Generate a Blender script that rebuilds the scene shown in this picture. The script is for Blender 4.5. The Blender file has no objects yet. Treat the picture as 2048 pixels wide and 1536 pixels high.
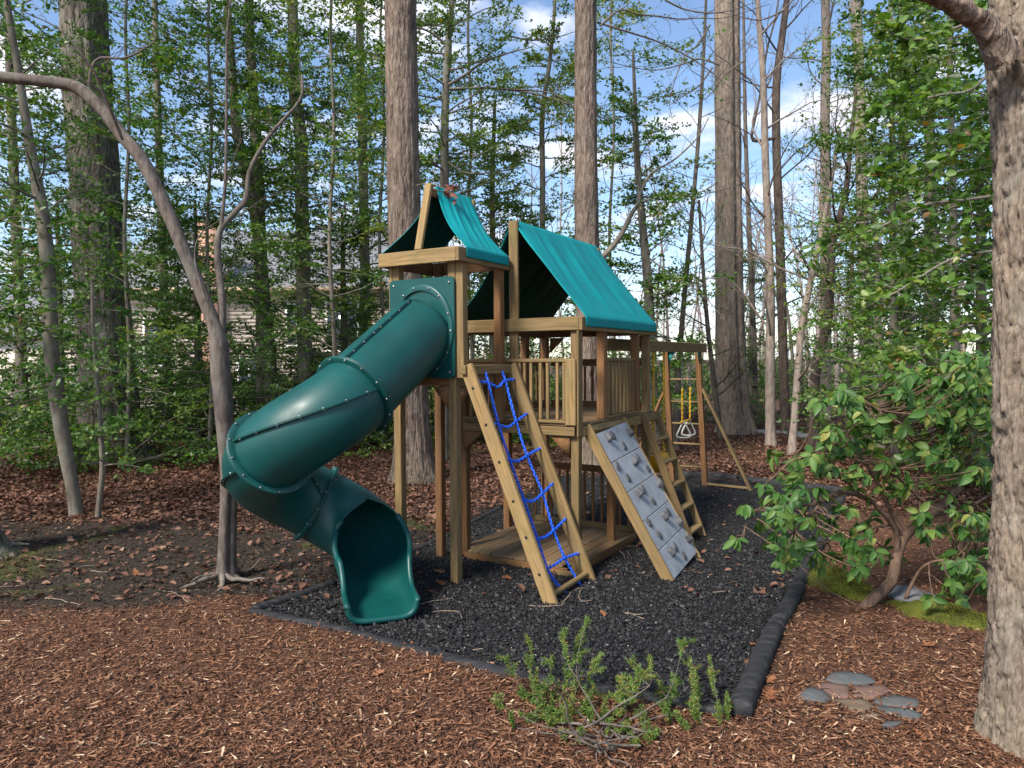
import bpy, bmesh, math, random
import numpy as np
from mathutils import Vector, Matrix

# ------------------------------------------------------------------ camera, sky, sun, exposure
SC = bpy.context.scene
COL = SC.collection
F_PX, PITCH, ROLL, CAM_H = 1416.69, 0.0354, -0.0062, 2.2328
YAW, PX0, PY0 = 0.5421, -0.556, 7.0052          # the playset's own frame: a-axis (along its ridge), b-axis (to the left)

cam_d = bpy.data.cameras.new('camera')
cam_d.sensor_width = 36.0
cam_d.lens = F_PX / 2048 * 36.0
cam_d.clip_start = 0.05
cam_d.clip_end = 3000
cam = bpy.data.objects.new('camera', cam_d)
COL.objects.link(cam)
cam.matrix_world = (Matrix.Translation((0, 0, CAM_H)) @ Matrix.Rotation(math.pi / 2 - PITCH, 4, 'X')
                    @ Matrix.Rotation(ROLL, 4, 'Z'))
SC.camera = cam

SUN_EL, SUN_AZ = math.radians(44), math.radians(222)   # azimuth: clockwise from +Y (the view direction)
EXPOSURE = 1.75
world = bpy.data.worlds.new('World')
SC.world = world
world.use_nodes = True


def build_world():
    nt = world.node_tree
    nt.nodes.clear()
    nd = lambda t: nt.nodes.new(t)
    out, bg = nd('ShaderNodeOutputWorld'), nd('ShaderNodeBackground')
    sky = nd('ShaderNodeTexSky')
    sky.sky_type = 'NISHITA'
    sky.sun_disc = False
    sky.sun_elevation = SUN_EL
    sky.sun_rotation = SUN_AZ
    sky.altitude = 100
    sky.air_density = 1.0
    sky.dust_density = 0.6
    sky.ozone_density = 2.6
    tc = nd('ShaderNodeTexCoord')
    sep = nd('ShaderNodeSeparateXYZ')
    nt.links.new(tc.outputs['Generated'], sep.inputs[0])
    # clouds lie on a high flat layer: direction divided by its height
    add = nd('ShaderNodeMath'); add.operation = 'ADD'; add.inputs[1].default_value = 0.22
    nt.links.new(sep.outputs['Z'], add.inputs[0])
    mx = nd('ShaderNodeMath'); mx.operation = 'MAXIMUM'; mx.inputs[1].default_value = 0.08
    nt.links.new(add.outputs[0], mx.inputs[0])
    dv = nd('ShaderNodeVectorMath'); dv.operation = 'DIVIDE'
    comb = nd('ShaderNodeCombineXYZ')
    for i in range(3):
        nt.links.new(mx.outputs[0], comb.inputs[i])
    nt.links.new(tc.outputs['Generated'], dv.inputs[0])
    nt.links.new(comb.outputs[0], dv.inputs[1])
    mp = nd('ShaderNodeMapping'); mp.inputs['Location'].default_value = (3.7, 1.45, 0.0)
    mp.inputs['Scale'].default_value = (1.0, 1.25, 0.0)
    nt.links.new(dv.outputs[0], mp.inputs['Vector'])
    n1 = nd('ShaderNodeTexNoise'); n1.inputs['Scale'].default_value = 2.1
    n1.inputs['Detail'].default_value = 9; n1.inputs['Roughness'].default_value = 0.56
    n1.inputs['Distortion'].default_value = 0.25
    nt.links.new(mp.outputs[0], n1.inputs['Vector'])
    rp = nd('ShaderNodeValToRGB')
    rp.color_ramp.elements[0].position = 0.51; rp.color_ramp.elements[0].color = (0, 0, 0, 1)
    rp.color_ramp.elements[1].position = 0.64; rp.color_ramp.elements[1].color = (1, 1, 1, 1)
    nt.links.new(n1.outputs['Fac'], rp.inputs[0])
    n2 = nd('ShaderNodeTexNoise'); n2.inputs['Scale'].default_value = 4.2; n2.inputs['Detail'].default_value = 5
    nt.links.new(mp.outputs[0], n2.inputs['Vector'])
    cr = nd('ShaderNodeValToRGB')
    cr.color_ramp.elements[0].position = 0.35; cr.color_ramp.elements[0].color = (3.0, 3.5, 4.6, 1)
    cr.color_ramp.elements[1].position = 0.62; cr.color_ramp.elements[1].color = (6.0, 6.0, 6.5, 1)
    nt.links.new(n2.outputs['Fac'], cr.inputs[0])
    mix = nd('ShaderNodeMix'); mix.data_type = 'RGBA'
    nt.links.new(rp.outputs[0], mix.inputs['Factor'])
    nt.links.new(sky.outputs[0], mix.inputs['A'])
    nt.links.new(cr.outputs[0], mix.inputs['B'])
    nt.links.new(mix.outputs['Result'], bg.inputs['Color'])
    bg.inputs['Strength'].default_value = 0.070
    nt.links.new(bg.outputs[0], out.inputs[0])


build_world()
sun_d = bpy.data.lights.new('sun', 'SUN')
sun_d.energy = 2.0
sun_d.angle = math.radians(14)
sun_d.color = (1.0, 0.93, 0.83)
sun = bpy.data.objects.new('sun', sun_d)
COL.objects.link(sun)
_sd = Vector((math.sin(SUN_AZ) * math.cos(SUN_EL), math.cos(SUN_AZ) * math.cos(SUN_EL), math.sin(SUN_EL)))
sun.rotation_euler = _sd.to_track_quat('Z', 'Y').to_euler()
vs = SC.view_settings
SC.display_settings.display_device = 'sRGB'
vs.view_transform = 'Standard'
vs.look = 'None'
vs.gamma = 1.0
vs.use_curve_mapping = False
vs.exposure = EXPOSURE
SC.cycles.max_bounces = 6
SC.cycles.diffuse_bounces = 3
SC.cycles.transparent_max_bounces = 8

# ------------------------------------------------------------------ geometry helpers
RNG = np.random.default_rng(20)
CY, SY = math.cos(YAW), math.sin(YAW)


def ray(x, y):
    """direction of the sight line through a point of the 2048 x 1536 frame"""
    u, v = x - 1024, y - 768
    cr, sr = math.cos(-ROLL), math.sin(-ROLL)
    u, v = u * cr - v * sr, u * sr + v * cr
    cp, sp = math.cos(PITCH), math.sin(PITCH)
    return np.array([u, F_PX * cp - v * sp, -F_PX * sp - v * cp]) / F_PX


def on_ground(x, y, z=0.0):
    d = ray(x, y)
    return np.array([0, 0, CAM_H]) + d * ((z - CAM_H) / d[2])


def at(x, y, Y):
    d = ray(x, y)
    return np.array([0, 0, CAM_H]) + d * (Y / d[1])


def to_local(p):
    X, Y = p[0] - PX0, p[1] - PY0
    return np.array([X * SY + Y * CY, -X * CY + Y * SY, p[2]])


def norm(v):
    v = np.asarray(v, float)
    return v / (np.linalg.norm(v, axis=-1, keepdims=True) + 1e-12)


_tab = np.random.default_rng(3).random((64, 64, 64))


def vnoise(p):
    p = np.asarray(p, float)
    i = np.floor(p).astype(int)
    f = p - i
    f = f * f * (3 - 2 * f)
    r = 0
    for dx in (0, 1):
        for dy in (0, 1):
            for dz in (0, 1):
                w = (f[..., 0] if dx else 1 - f[..., 0]) * (f[..., 1] if dy else 1 - f[..., 1]) * (f[..., 2] if dz else 1 - f[..., 2])
                r = r + w * _tab[(i[..., 0] + dx) & 63, (i[..., 1] + dy) & 63, (i[..., 2] + dz) & 63]
    return r


def fbm(p, o=4):
    p = np.asarray(p, float)
    s, a, t = 0, 1.0, 0
    for k in range(o):
        s = s + a * vnoise(p * 2 ** k + 17.3 * k)
        t += a
        a *= 0.5
    return s / t


def mesh_np(name, V, F, mat=None, smooth=False, face_attr=None, T=None):
    """a mesh from arrays: F is (n,4) quads, T is (m,3) triangles"""
    me = bpy.data.meshes.new(name)
    V = np.asarray(V, np.float32)
    nq = 0 if F is None else len(F)
    ntri = 0 if T is None else len(T)
    loops = []
    starts = []
    if nq:
        loops.append(np.asarray(F, np.int32).ravel())
        starts.append(np.arange(nq) * 4)
    if ntri:
        loops.append(np.asarray(T, np.int32).ravel())
        starts.append(nq * 4 + np.arange(ntri) * 3)
    loops = np.concatenate(loops)
    starts = np.concatenate(starts).astype(np.int32)
    me.vertices.add(len(V))
    me.vertices.foreach_set('co', V.ravel())
    me.loops.add(len(loops))
    me.loops.foreach_set('vertex_index', loops)
    me.polygons.add(nq + ntri)
    me.polygons.foreach_set('loop_start', starts)
    if smooth:
        me.polygons.foreach_set('use_smooth', np.ones(nq + ntri, bool))
    if face_attr is not None:
        for k, v in face_attr.items():
            a = me.attributes.new(k, 'FLOAT', 'FACE')
            a.data.foreach_set('value', np.asarray(v, np.float32))
    me.update()
    me.validate()
    if mat:
        me.materials.append(mat)
    return me


def link(name, me, parent=None, loc=None):
    o = bpy.data.objects.new(name, me)
    COL.objects.link(o)
    if parent:
        o.parent = parent
    if loc is not None:
        o.location = loc
    return o


def empty(name, loc=(0, 0, 0), parent=None, rz=0.0):
    o = bpy.data.objects.new(name, None)
    o.empty_display_size = 0.1
    COL.objects.link(o)
    o.location = loc
    o.rotation_euler = (0, 0, rz)
    if parent:
        o.parent = parent
    return o


def tag(o, label=None, cat=None, group=None, kind=None):
    if label: o['label'] = label
    if cat: o['category'] = cat
    if group: o['group'] = group
    if kind: o['kind'] = kind
    return o


class Acc:
    """collects quads / triangles of one mesh"""
    def __init__(s):
        s.V, s.F, s.T, s.n = [], [], [], 0
        s.fa, s.ta = [], []

    def add(s, V, F=None, T=None, a=0.5):
        V = np.asarray(V, float)
        s.V.append(V)
        if F is not None and len(F):
            s.F.append(np.asarray(F) + s.n)
            s.fa.append(np.full(len(F), a) if np.isscalar(a) else np.asarray(a))
        if T is not None and len(T):
            s.T.append(np.asarray(T) + s.n)
            s.ta.append(np.full(len(T), a) if np.isscalar(a) else np.asarray(a))
        s.n += len(V)

    def mesh(s, name, mat, smooth=False, origin=None):
        V = np.concatenate(s.V)
        if origin is not None:
            V = V - np.asarray(origin)
        F = np.concatenate(s.F) if s.F else None
        T = np.concatenate(s.T) if s.T else None
        at_ = np.concatenate(s.fa + s.ta)
        return mesh_np(name, V, F, mat, smooth, {'rnd': at_}, T)


_tube_idx = {}


def tube(P, R, n=6, cap=False, flat=None):
    """swept tube with parallel-transported frames"""
    P = np.asarray(P, float)
    R = np.broadcast_to(np.asarray(R, float), (len(P),))
    t = np.gradient(P, axis=0)
    t = norm(t)
    ref = np.array([0, 0, 1.0]) if abs(t[0][2]) < 0.9 else np.array([1.0, 0, 0])
    nv = np.empty_like(P)
    u = ref - t[0] * np.dot(ref, t[0])
    nv[0] = u / np.linalg.norm(u)
    for i in range(1, len(P)):
        u = nv[i - 1] - t[i] * np.dot(nv[i - 1], t[i])
        nv[i] = u / (np.linalg.norm(u) + 1e-12)
    b = np.cross(t, nv)
    an = np.arange(n) * 2 * math.pi / n
    c, s = np.cos(an), np.sin(an)
    V = P[:, None] + R[:, None, None] * (nv[:, None] * c[None, :, None] + b[:, None] * s[None, :, None])
    k = (len(P), n)
    if k not in _tube_idx:
        i, j = np.meshgrid(np.arange(len(P) - 1), np.arange(n), indexing='ij')
        j2 = (j + 1) % n
        _tube_idx[k] = np.stack([i * n + j, i * n + j2, (i + 1) * n + j2, (i + 1) * n + j], -1).reshape(-1, 4)
    V = V.reshape(-1, 3)
    F = _tube_idx[k]
    if cap:
        m = len(V)
        V = np.concatenate([V, P[:1], P[-1:]])
        T = [[m, (j + 1) % n, j] for j in range(n)] + [[m + 1, (len(P) - 1) * n + j, (len(P) - 1) * n + (j + 1) % n] for j in range(n)]
        return V, F, np.array(T)
    return V, F


def resample(P, m):
    """smooth Catmull-Rom resampling of a polyline of any width"""
    P = np.asarray(P, float)
    n = len(P)
    if n == 2:
        t = np.linspace(0, 1, m)[:, None]
        return P[0] * (1 - t) + P[1] * t
    Q = np.vstack([2 * P[0] - P[1], P, 2 * P[-1] - P[-2]])
    tt = np.linspace(0, n - 1 - 1e-9, m)
    i = np.floor(tt).astype(int)
    f = (tt - i)[:, None]
    p0, p1, p2, p3 = Q[i], Q[i + 1], Q[i + 2], Q[i + 3]
    return 0.5 * (2 * p1 + (p2 - p0) * f + (2 * p0 - 5 * p1 + 4 * p2 - p3) * f ** 2 + (3 * p1 - p0 - 3 * p2 + p3) * f ** 3)


# ------------------------------------------------------------------ materials
def new_mat(name):
    m = bpy.data.materials.new(name)
    m.use_nodes = True
    nt = m.node_tree
    return m, nt, nt.nodes['Principled BSDF']


def nd(nt, t, **k):
    n = nt.nodes.new(t)
    for a, v in k.items():
        if a in n.inputs:
            n.inputs[a].default_value = v
        else:
            setattr(n, a, v)
    return n


def ramp(nt, fac, stops):
    r = nt.nodes.new('ShaderNodeValToRGB')
    e = r.color_ramp.elements
    while len(e) < len(stops):
        e.new(0.5)
    for x, (p, c) in zip(e, stops):
        x.position = p
        x.color = (*c, 1) if len(c) == 3 else c
    nt.links.new(fac, r.inputs[0])
    return r.outputs[0]


def mixc(nt, f, a, b, mode='MIX'):
    m = nt.nodes.new('ShaderNodeMix')
    m.data_type = 'RGBA'
    m.blend_type = mode
    for s, v in (('Factor', f), ('A', a), ('B', b)):
        if hasattr(v, 'is_output'):
            nt.links.new(v, m.inputs[s])
        else:
            m.inputs[s].default_value = v if s == 'Factor' else (*v, 1)
    return m.outputs['Result']


def noise(nt, vec, scale, detail=5, rough=0.55, dist=0.0):
    n = nd(nt, 'ShaderNodeTexNoise', Scale=scale, Detail=detail, Roughness=rough, Distortion=dist)
    if vec is not None:
        nt.links.new(vec, n.inputs['Vector'])
    return n.outputs['Fac']


def obj_vec(nt, scale=(1, 1, 1), rnd=True):
    tc = nt.nodes.new('ShaderNodeTexCoord')
    v = tc.outputs['Object']
    if rnd:
        oi = nt.nodes.new('ShaderNodeObjectInfo')
        mul = nd(nt, 'ShaderNodeMath', operation='MULTIPLY')
        mul.inputs[1].default_value = 53.0
        nt.links.new(oi.outputs['Random'], mul.inputs[0])
        ad = nd(nt, 'ShaderNodeVectorMath', operation='ADD')
        nt.links.new(v, ad.inputs[0])
        nt.links.new(mul.outputs[0], ad.inputs[1])
        v = ad.outputs[0]
    mp = nt.nodes.new('ShaderNodeMapping')
    mp.inputs['Scale'].default_value = scale
    nt.links.new(v, mp.inputs['Vector'])
    return mp.outputs[0]


def bump(nt, bsdf, h, strength, dist):
    b = nd(nt, 'ShaderNodeBump', Strength=strength, Distance=dist)
    nt.links.new(h, b.inputs['Height'])
    nt.links.new(b.outputs[0], bsdf.inputs['Normal'])
    return b


def wood_mat(name, dark, light, grey, greyamt=0.5, algae=0.5):
    m, nt, bs = new_mat(name)
    g = noise(nt, obj_vec(nt, (1.3, 26, 26)), 1.6, 6, 0.6, 1.2)
    col = ramp(nt, g, [(0.30, dark), (0.52, tuple((a + b) / 2 for a, b in zip(dark, light))), (0.72, light)])
    w = noise(nt, obj_vec(nt, (1.0, 3.0, 3.0)), 2.6, 5, 0.6)
    wf = ramp(nt, w, [(0.40, (0, 0, 0)), (0.66, (greyamt,) * 3)])
    col = mixc(nt, wf, col, grey)
    al = noise(nt, obj_vec(nt, (1.6, 2.2, 2.2)), 1.7, 4)
    af = ramp(nt, al, [(0.52, (0, 0, 0)), (0.74, (algae,) * 3)])
    col = mixc(nt, af, col, (0.115, 0.12, 0.04))
    oi = nt.nodes.new('ShaderNodeObjectInfo')
    tint = ramp(nt, oi.outputs['Random'], [(0, (0.78, 0.76, 0.74)), (1, (1.14, 1.10, 1.05))])
    col = mixc(nt, 1.0, col, tint, 'MULTIPLY')
    nt.links.new(col, bs.inputs['Base Color'])
    bs.inputs['Roughness'].default_value = 0.82
    bs.inputs['Specular IOR Level'].default_value = 0.25
    fine = noise(nt, obj_vec(nt, (2.0, 55, 55)), 2.2, 5, 0.7, 0.5)
    bump(nt, bs, fine, 0.55, 0.005)
    return m


def plain_mat(name, col, rough=0.5, var=0.15, scale=6, bstr=0.1, bdist=0.002, bscale=None, spec=0.5, metallic=0):
    m, nt, bs = new_mat(name)
    v = obj_vec(nt)
    n = noise(nt, v, scale, 5)
    c = ramp(nt, n, [(0.3, tuple(x * (1 - var) for x in col)), (0.7, tuple(min(1, x * (1 + var)) for x in col))])
    nt.links.new(c, bs.inputs['Base Color'])
    bs.inputs['Roughness'].default_value = rough
    bs.inputs['Specular IOR Level'].default_value = spec
    bs.inputs['Metallic'].default_value = metallic
    if bstr:
        bump(nt, bs, noise(nt, v, bscale or scale * 8, 4), bstr, bdist)
    return m


def attr_mat(name, stops, rough=0.6, transl=0.0, spec=0.4, tcol=None, bscale=0):
    """colour from the per-face number 'rnd' (each leaf or chip has its own)"""
    m, nt, bs = new_mat(name)
    a = nd(nt, 'ShaderNodeAttribute', attribute_name='rnd')
    c = ramp(nt, a.outputs['Fac'], stops)
    nt.links.new(c, bs.inputs['Base Color'])
    bs.inputs['Roughness'].default_value = rough
    bs.inputs['Specular IOR Level'].default_value = spec
    if transl > 0:
        tr = nt.nodes.new('ShaderNodeBsdfTranslucent')
        tc = mixc(nt, 1.0, c, tcol or (1.5, 1.7, 0.6), 'MULTIPLY')
        nt.links.new(tc, tr.inputs['Color'])
        mx = nt.nodes.new('ShaderNodeMixShader')
        mx.inputs[0].default_value = transl
        nt.links.new(bs.outputs[0], mx.inputs[1])
        nt.links.new(tr.outputs[0], mx.inputs[2])
        nt.links.new(mx.outputs[0], nt.nodes['Material Output'].inputs['Surface'])
    return m


def bark_mat(name, dark, light, vs=(14, 14, 3.0), moss=0.0, mosscol=(0.09, 0.10, 0.03), moss_h=1.0, lichen=0.0, bs_=0.9, bd=0.03, scale=1.0):
    m, nt, bs = new_mat(name)
    v = obj_vec(nt, vs, False)
    n1 = noise(nt, v, 1.3 * scale, 6, 0.62, 0.6)
    vo = nd(nt, 'ShaderNodeTexVoronoi', feature='DISTANCE_TO_EDGE', Scale=1.1 * scale)
    nz = nd(nt, 'ShaderNodeTexNoise', Scale=2.0 * scale, Detail=3)
    nt.links.new(v, nz.inputs['Vector'])
    dv = nd(nt, 'ShaderNodeVectorMath', operation='MULTIPLY_ADD')
    dv.inputs[1].default_value = (0.9, 0.9, 0.9)
    nt.links.new(nz.outputs['Color'], dv.inputs[0])
    nt.links.new(v, dv.inputs[2])
    nt.links.new(dv.outputs[0], vo.inputs['Vector'])
    h = nd(nt, 'ShaderNodeMath', operation='MINIMUM'); h.inputs[1].default_value = 0.35
    nt.links.new(vo.outputs['Distance'], h.inputs[0])
    h2 = nd(nt, 'ShaderNodeMath', operation='MULTIPLY_ADD'); h2.inputs[1].default_value = 0.5
    nt.links.new(n1, h2.inputs[0]); nt.links.new(h.outputs[0], h2.inputs[2])
    col = ramp(nt, n1, [(0.32, dark), (0.68, light)])
    big = noise(nt, obj_vec(nt, (1.2, 1.2, 0.5), False), 1.6, 4)
    col = mixc(nt, 1.0, col, ramp(nt, big, [(0.3, (0.75, 0.76, 0.78)), (0.7, (1.2, 1.15, 1.1))]), 'MULTIPLY')
    if lichen:
        ln = noise(nt, obj_vec(nt, (2.5, 2.5, 1.6), False), 1.5, 6, 0.65)
        col = mixc(nt, ramp(nt, ln, [(0.5, (0, 0, 0)), (0.7, (lichen,) * 3)]), col, (0.26, 0.29, 0.24))
    if moss:
        tc = nt.nodes.new('ShaderNodeTexCoord')
        sp = nt.nodes.new('ShaderNodeSeparateXYZ'); nt.links.new(tc.outputs['Object'], sp.inputs[0])
        mr = nd(nt, 'ShaderNodeMapRange'); mr.inputs[1].default_value = 0.0; mr.inputs[2].default_value = moss_h
        mr.inputs[3].default_value = moss; mr.inputs[4].default_value = 0.0
        nt.links.new(sp.outputs['Z'], mr.inputs[0])
        mn = noise(nt, obj_vec(nt, (3, 3, 2), False), 2.0, 6, 0.7)
        mm = nd(nt, 'ShaderNodeMath', operation='MULTIPLY')
        nt.links.new(mr.outputs[0], mm.inputs[0])
        rr = ramp(nt, mn, [(0.4, (0, 0, 0)), (0.6, (1, 1, 1))])
        nt.links.new(rr, mm.inputs[1])
        col = mixc(nt, mm.outputs[0], col, mosscol)
    nt.links.new(col, bs.inputs['Base Color'])
    bs.inputs['Roughness'].default_value = 0.92
    bs.inputs['Specular IOR Level'].default_value = 0.15
    bump(nt, bs, h2.outputs[0], bs_, bd)
    return m


MAT = {}
MAT['wood'] = wood_mat('treated_wood', (0.12, 0.078, 0.034), (0.34, 0.232, 0.105), (0.185, 0.14, 0.082), 0.5, 0.5)
MAT['wood_pale'] = wood_mat('pale_treated_wood', (0.155, 0.102, 0.043), (0.36, 0.25, 0.112), (0.22, 0.165, 0.095), 0.45, 0.45)
MAT['wood_red'] = wood_mat('russet_treated_wood', (0.11, 0.05, 0.02), (0.30, 0.155, 0.065), (0.14, 0.10, 0.065), 0.35, 0.15)
MAT['wood_deck'] = wood_mat('deck_wood', (0.12, 0.073, 0.036), (0.32, 0.20, 0.10), (0.21, 0.175, 0.13), 0.6, 0.45)
MAT['bolt'] = plain_mat('dark_bolt', (0.02, 0.017, 0.014), 0.5, 0.2)
MAT['steel'] = plain_mat('zinc_bolt', (0.30, 0.30, 0.30), 0.4, 0.5, 30, metallic=0.7)
MAT['chain_y'] = plain_mat('yellow_coated_chain', (0.62, 0.36, 0.02), 0.45)
MAT['chain_b'] = plain_mat('blue_coated_chain', (0.012, 0.13, 0.80), 0.35)
MAT['chain_g'] = plain_mat('galvanised_chain', (0.16, 0.16, 0.16), 0.5, metallic=0.5)
MAT['seat'] = plain_mat('yellow_plastic', (0.72, 0.38, 0.012), 0.4)
MAT['ring'] = plain_mat('off_white_plastic', (0.62, 0.60, 0.50), 0.4)
MAT['teal_steel'] = plain_mat('teal_bracket', (0.02, 0.22, 0.20), 0.5)
MAT['rock_panel'] = plain_mat('grey_moulded_panel', (0.285, 0.31, 0.345), 0.6, 0.22, 5, 0.6, 0.006, 22)
MAT['rock_hold'] = plain_mat('grey_moulded_hold', (0.085, 0.088, 0.094), 0.75, 0.3, 12, 0.6, 0.006, 40)


def slide_mat():
    m, nt, bs = new_mat('green_rotomoulded_plastic')
    v = obj_vec(nt, rnd=False)
    n = noise(nt, v, 2.2, 5)
    c = ramp(nt, n, [(0.3, (0.002, 0.050, 0.047)), (0.7, (0.003, 0.072, 0.066))])
    d = noise(nt, v, 9, 6, 0.7)
    c = mixc(nt, ramp(nt, d, [(0.62, (0, 0, 0)), (0.8, (0.12,) * 3)]), c, (0.16, 0.17, 0.14))
    nt.links.new(c, bs.inputs['Base Color'])
    r = ramp(nt, noise(nt, v, 5, 5), [(0.3, (0.36,) * 3), (0.7, (0.52,) * 3)])
    nt.links.new(r, bs.inputs['Roughness'])
    bs.inputs['Specular IOR Level'].default_value = 0.42
    bump(nt, bs, noise(nt, v, 160, 3), 0.12, 0.0015)
    return m


MAT['slide'] = slide_mat()


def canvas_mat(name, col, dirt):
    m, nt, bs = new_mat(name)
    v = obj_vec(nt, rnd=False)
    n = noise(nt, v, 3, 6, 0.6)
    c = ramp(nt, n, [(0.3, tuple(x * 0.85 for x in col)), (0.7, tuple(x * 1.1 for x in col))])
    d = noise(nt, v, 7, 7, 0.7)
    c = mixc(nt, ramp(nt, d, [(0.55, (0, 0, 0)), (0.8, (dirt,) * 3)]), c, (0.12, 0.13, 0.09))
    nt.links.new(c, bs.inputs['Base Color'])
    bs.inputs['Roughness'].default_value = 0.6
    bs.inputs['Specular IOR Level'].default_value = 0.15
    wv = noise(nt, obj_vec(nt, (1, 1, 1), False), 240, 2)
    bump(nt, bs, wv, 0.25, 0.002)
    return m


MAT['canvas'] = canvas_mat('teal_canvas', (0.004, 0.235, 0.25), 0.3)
MAT['canvas_in'] = canvas_mat('dark_green_canvas_underside', (0.006, 0.055, 0.045), 0.15)  # inner face of the cloth, a darker green than the outer one
LEAF_STOPS = [(0.0, (0.024, 0.066, 0.012)), (0.35, (0.06, 0.135, 0.022)), (0.72, (0.115, 0.205, 0.034)), (0.93, (0.19, 0.245, 0.045)), (1.0, (0.25, 0.13, 0.035))]
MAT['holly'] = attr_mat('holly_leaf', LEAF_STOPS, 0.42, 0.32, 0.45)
MAT['holly_lit'] = attr_mat('sunlit_holly_leaf', [(0.0, (0.04, 0.095, 0.014)), (0.4, (0.09, 0.17, 0.026)), (0.8, (0.165, 0.235, 0.04)), (0.96, (0.25, 0.25, 0.055)), (1, (0.24, 0.12, 0.03))], 0.42, 0.34, 0.45)  # paler, yellower copy of the holly leaf with sunlight put into its colour
MAT['beech'] = attr_mat('sapling_leaf', [(0.0, (0.03, 0.085, 0.014)), (0.5, (0.065, 0.15, 0.028)), (1, (0.12, 0.19, 0.045))], 0.42, 0.35, 0.4)
MAT['hemlock'] = attr_mat('hemlock_needle', [(0.0, (0.012, 0.035, 0.012)), (0.6, (0.03, 0.07, 0.022)), (1, (0.06, 0.10, 0.03))], 0.5, 0.2, 0.3)
MAT['rhodo'] = attr_mat('rhododendron_leaf', [(0.0, (0.032, 0.092, 0.020)), (0.5, (0.075, 0.165, 0.034)), (0.9, (0.15, 0.23, 0.05)), (1, (0.30, 0.28, 0.07))], 0.5, 0.3, 0.35)
MAT['yew'] = attr_mat('yew_needle', [(0.0, (0.05, 0.12, 0.025)), (0.55, (0.12, 0.21, 0.042)), (0.92, (0.22, 0.27, 0.065)), (1, (0.36, 0.17, 0.05))], 0.5, 0.25, 0.35)
MAT['dead_leaf'] = attr_mat('dead_leaf', [(0.0, (0.055, 0.027, 0.020)), (0.3, (0.12, 0.056, 0.037)), (0.6, (0.19, 0.094, 0.060)), (0.88, (0.26, 0.15, 0.098)), (1, (0.36, 0.25, 0.18))], 0.7, 0.1, 0.3, (1.2, 0.9, 0.6))
MAT['oak_leaf'] = attr_mat('russet_oak_leaf', [(0.0, (0.20, 0.075, 0.03)), (0.5, (0.30, 0.13, 0.06)), (1, (0.38, 0.23, 0.13))], 0.65, 0.1, 0.3, (1.2, 0.9, 0.6))
MAT['chip'] = attr_mat('bark_mulch_chip', [(0.0, (0.055, 0.026, 0.017)), (0.35, (0.15, 0.068, 0.038)), (0.65, (0.265, 0.13, 0.072)), (0.9, (0.40, 0.25, 0.155)), (1, (0.58, 0.42, 0.28))], 0.85, 0, 0.15)
MAT['nugget'] = attr_mat('rubber_nugget', [(0.0, (0.010, 0.010, 0.011)), (0.55, (0.022, 0.022, 0.024)), (0.9, (0.05, 0.05, 0.053)), (0.965, (0.10, 0.095, 0.09)), (1, (0.5, 0.47, 0.42))], 0.6, 0, 0.45)
MAT['debris'] = attr_mat('woody_debris', [(0.0, (0.022, 0.017, 0.014)), (0.45, (0.055, 0.040, 0.030)), (0.8, (0.13, 0.095, 0.068)), (1, (0.33, 0.26, 0.19))], 0.85, 0, 0.15)
MAT['twig'] = plain_mat('bare_twig', (0.22, 0.165, 0.12), 0.85, 0.35, 9, 0.4, 0.003)
MAT['grass'] = attr_mat('lawn_grass', [(0.0, (0.05, 0.08, 0.015)), (0.6, (0.11, 0.14, 0.03)), (1, (0.22, 0.21, 0.06))], 0.6, 0.25)
MAT['moss'] = attr_mat('moss', [(0.0, (0.035, 0.04, 0.014)), (0.45, (0.075, 0.085, 0.016)), (0.75, (0.12, 0.13, 0.02)), (1, (0.19, 0.18, 0.035))], 0.9, 0.1, 0.1)
MAT['bark_oak'] = bark_mat('oak_bark', (0.085, 0.072, 0.062), (0.31, 0.275, 0.24), (11, 11, 3.2), 0.75, (0.05, 0.058, 0.022), 2.3, 0.55, 1.0, 0.06)
MAT['bark_brown'] = bark_mat('brown_furrowed_bark', (0.07, 0.052, 0.042), (0.27, 0.21, 0.17), (13, 13, 3.0), 0.35, (0.08, 0.08, 0.03), 0.9, 0.15, 1.0, 0.05)
MAT['bark_poplar'] = bark_mat('grey_brown_poplar_bark', (0.10, 0.078, 0.064), (0.34, 0.275, 0.225), (12, 12, 3.2), 0.0, lichen=0.25, bs_=0.8, bd=0.04)
MAT['bark_near'] = bark_mat('pale_flaking_bark', (0.095, 0.072, 0.054), (0.285, 0.23, 0.18), (40, 40, 14), 0.3, (0.10, 0.105, 0.04), 0.35, 0.25, 0.35, 0.006)
MAT['bark_smooth'] = bark_mat('smooth_grey_bark', (0.095, 0.082, 0.066), (0.235, 0.21, 0.17), (7, 7, 3), 0.0, lichen=0.5, bs_=0.35, bd=0.008)
MAT['bark_pink'] = bark_mat('pinkish_grey_bark', (0.07, 0.056, 0.048), (0.185, 0.155, 0.135), (16, 16, 5), 0.0, lichen=0.25, bs_=0.6, bd=0.008)
MAT['bark_pale'] = bark_mat('pale_scaly_bark', (0.15, 0.12, 0.10), (0.36, 0.30, 0.26), (12, 12, 4), 0.0, lichen=0.3, bs_=0.6, bd=0.012)
MAT['bark_dark'] = bark_mat('dark_branch_bark', (0.045, 0.035, 0.030), (0.15, 0.12, 0.10), (10, 10, 4), 0.0, bs_=0.4, bd=0.006)
MAT['border'] = None


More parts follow.
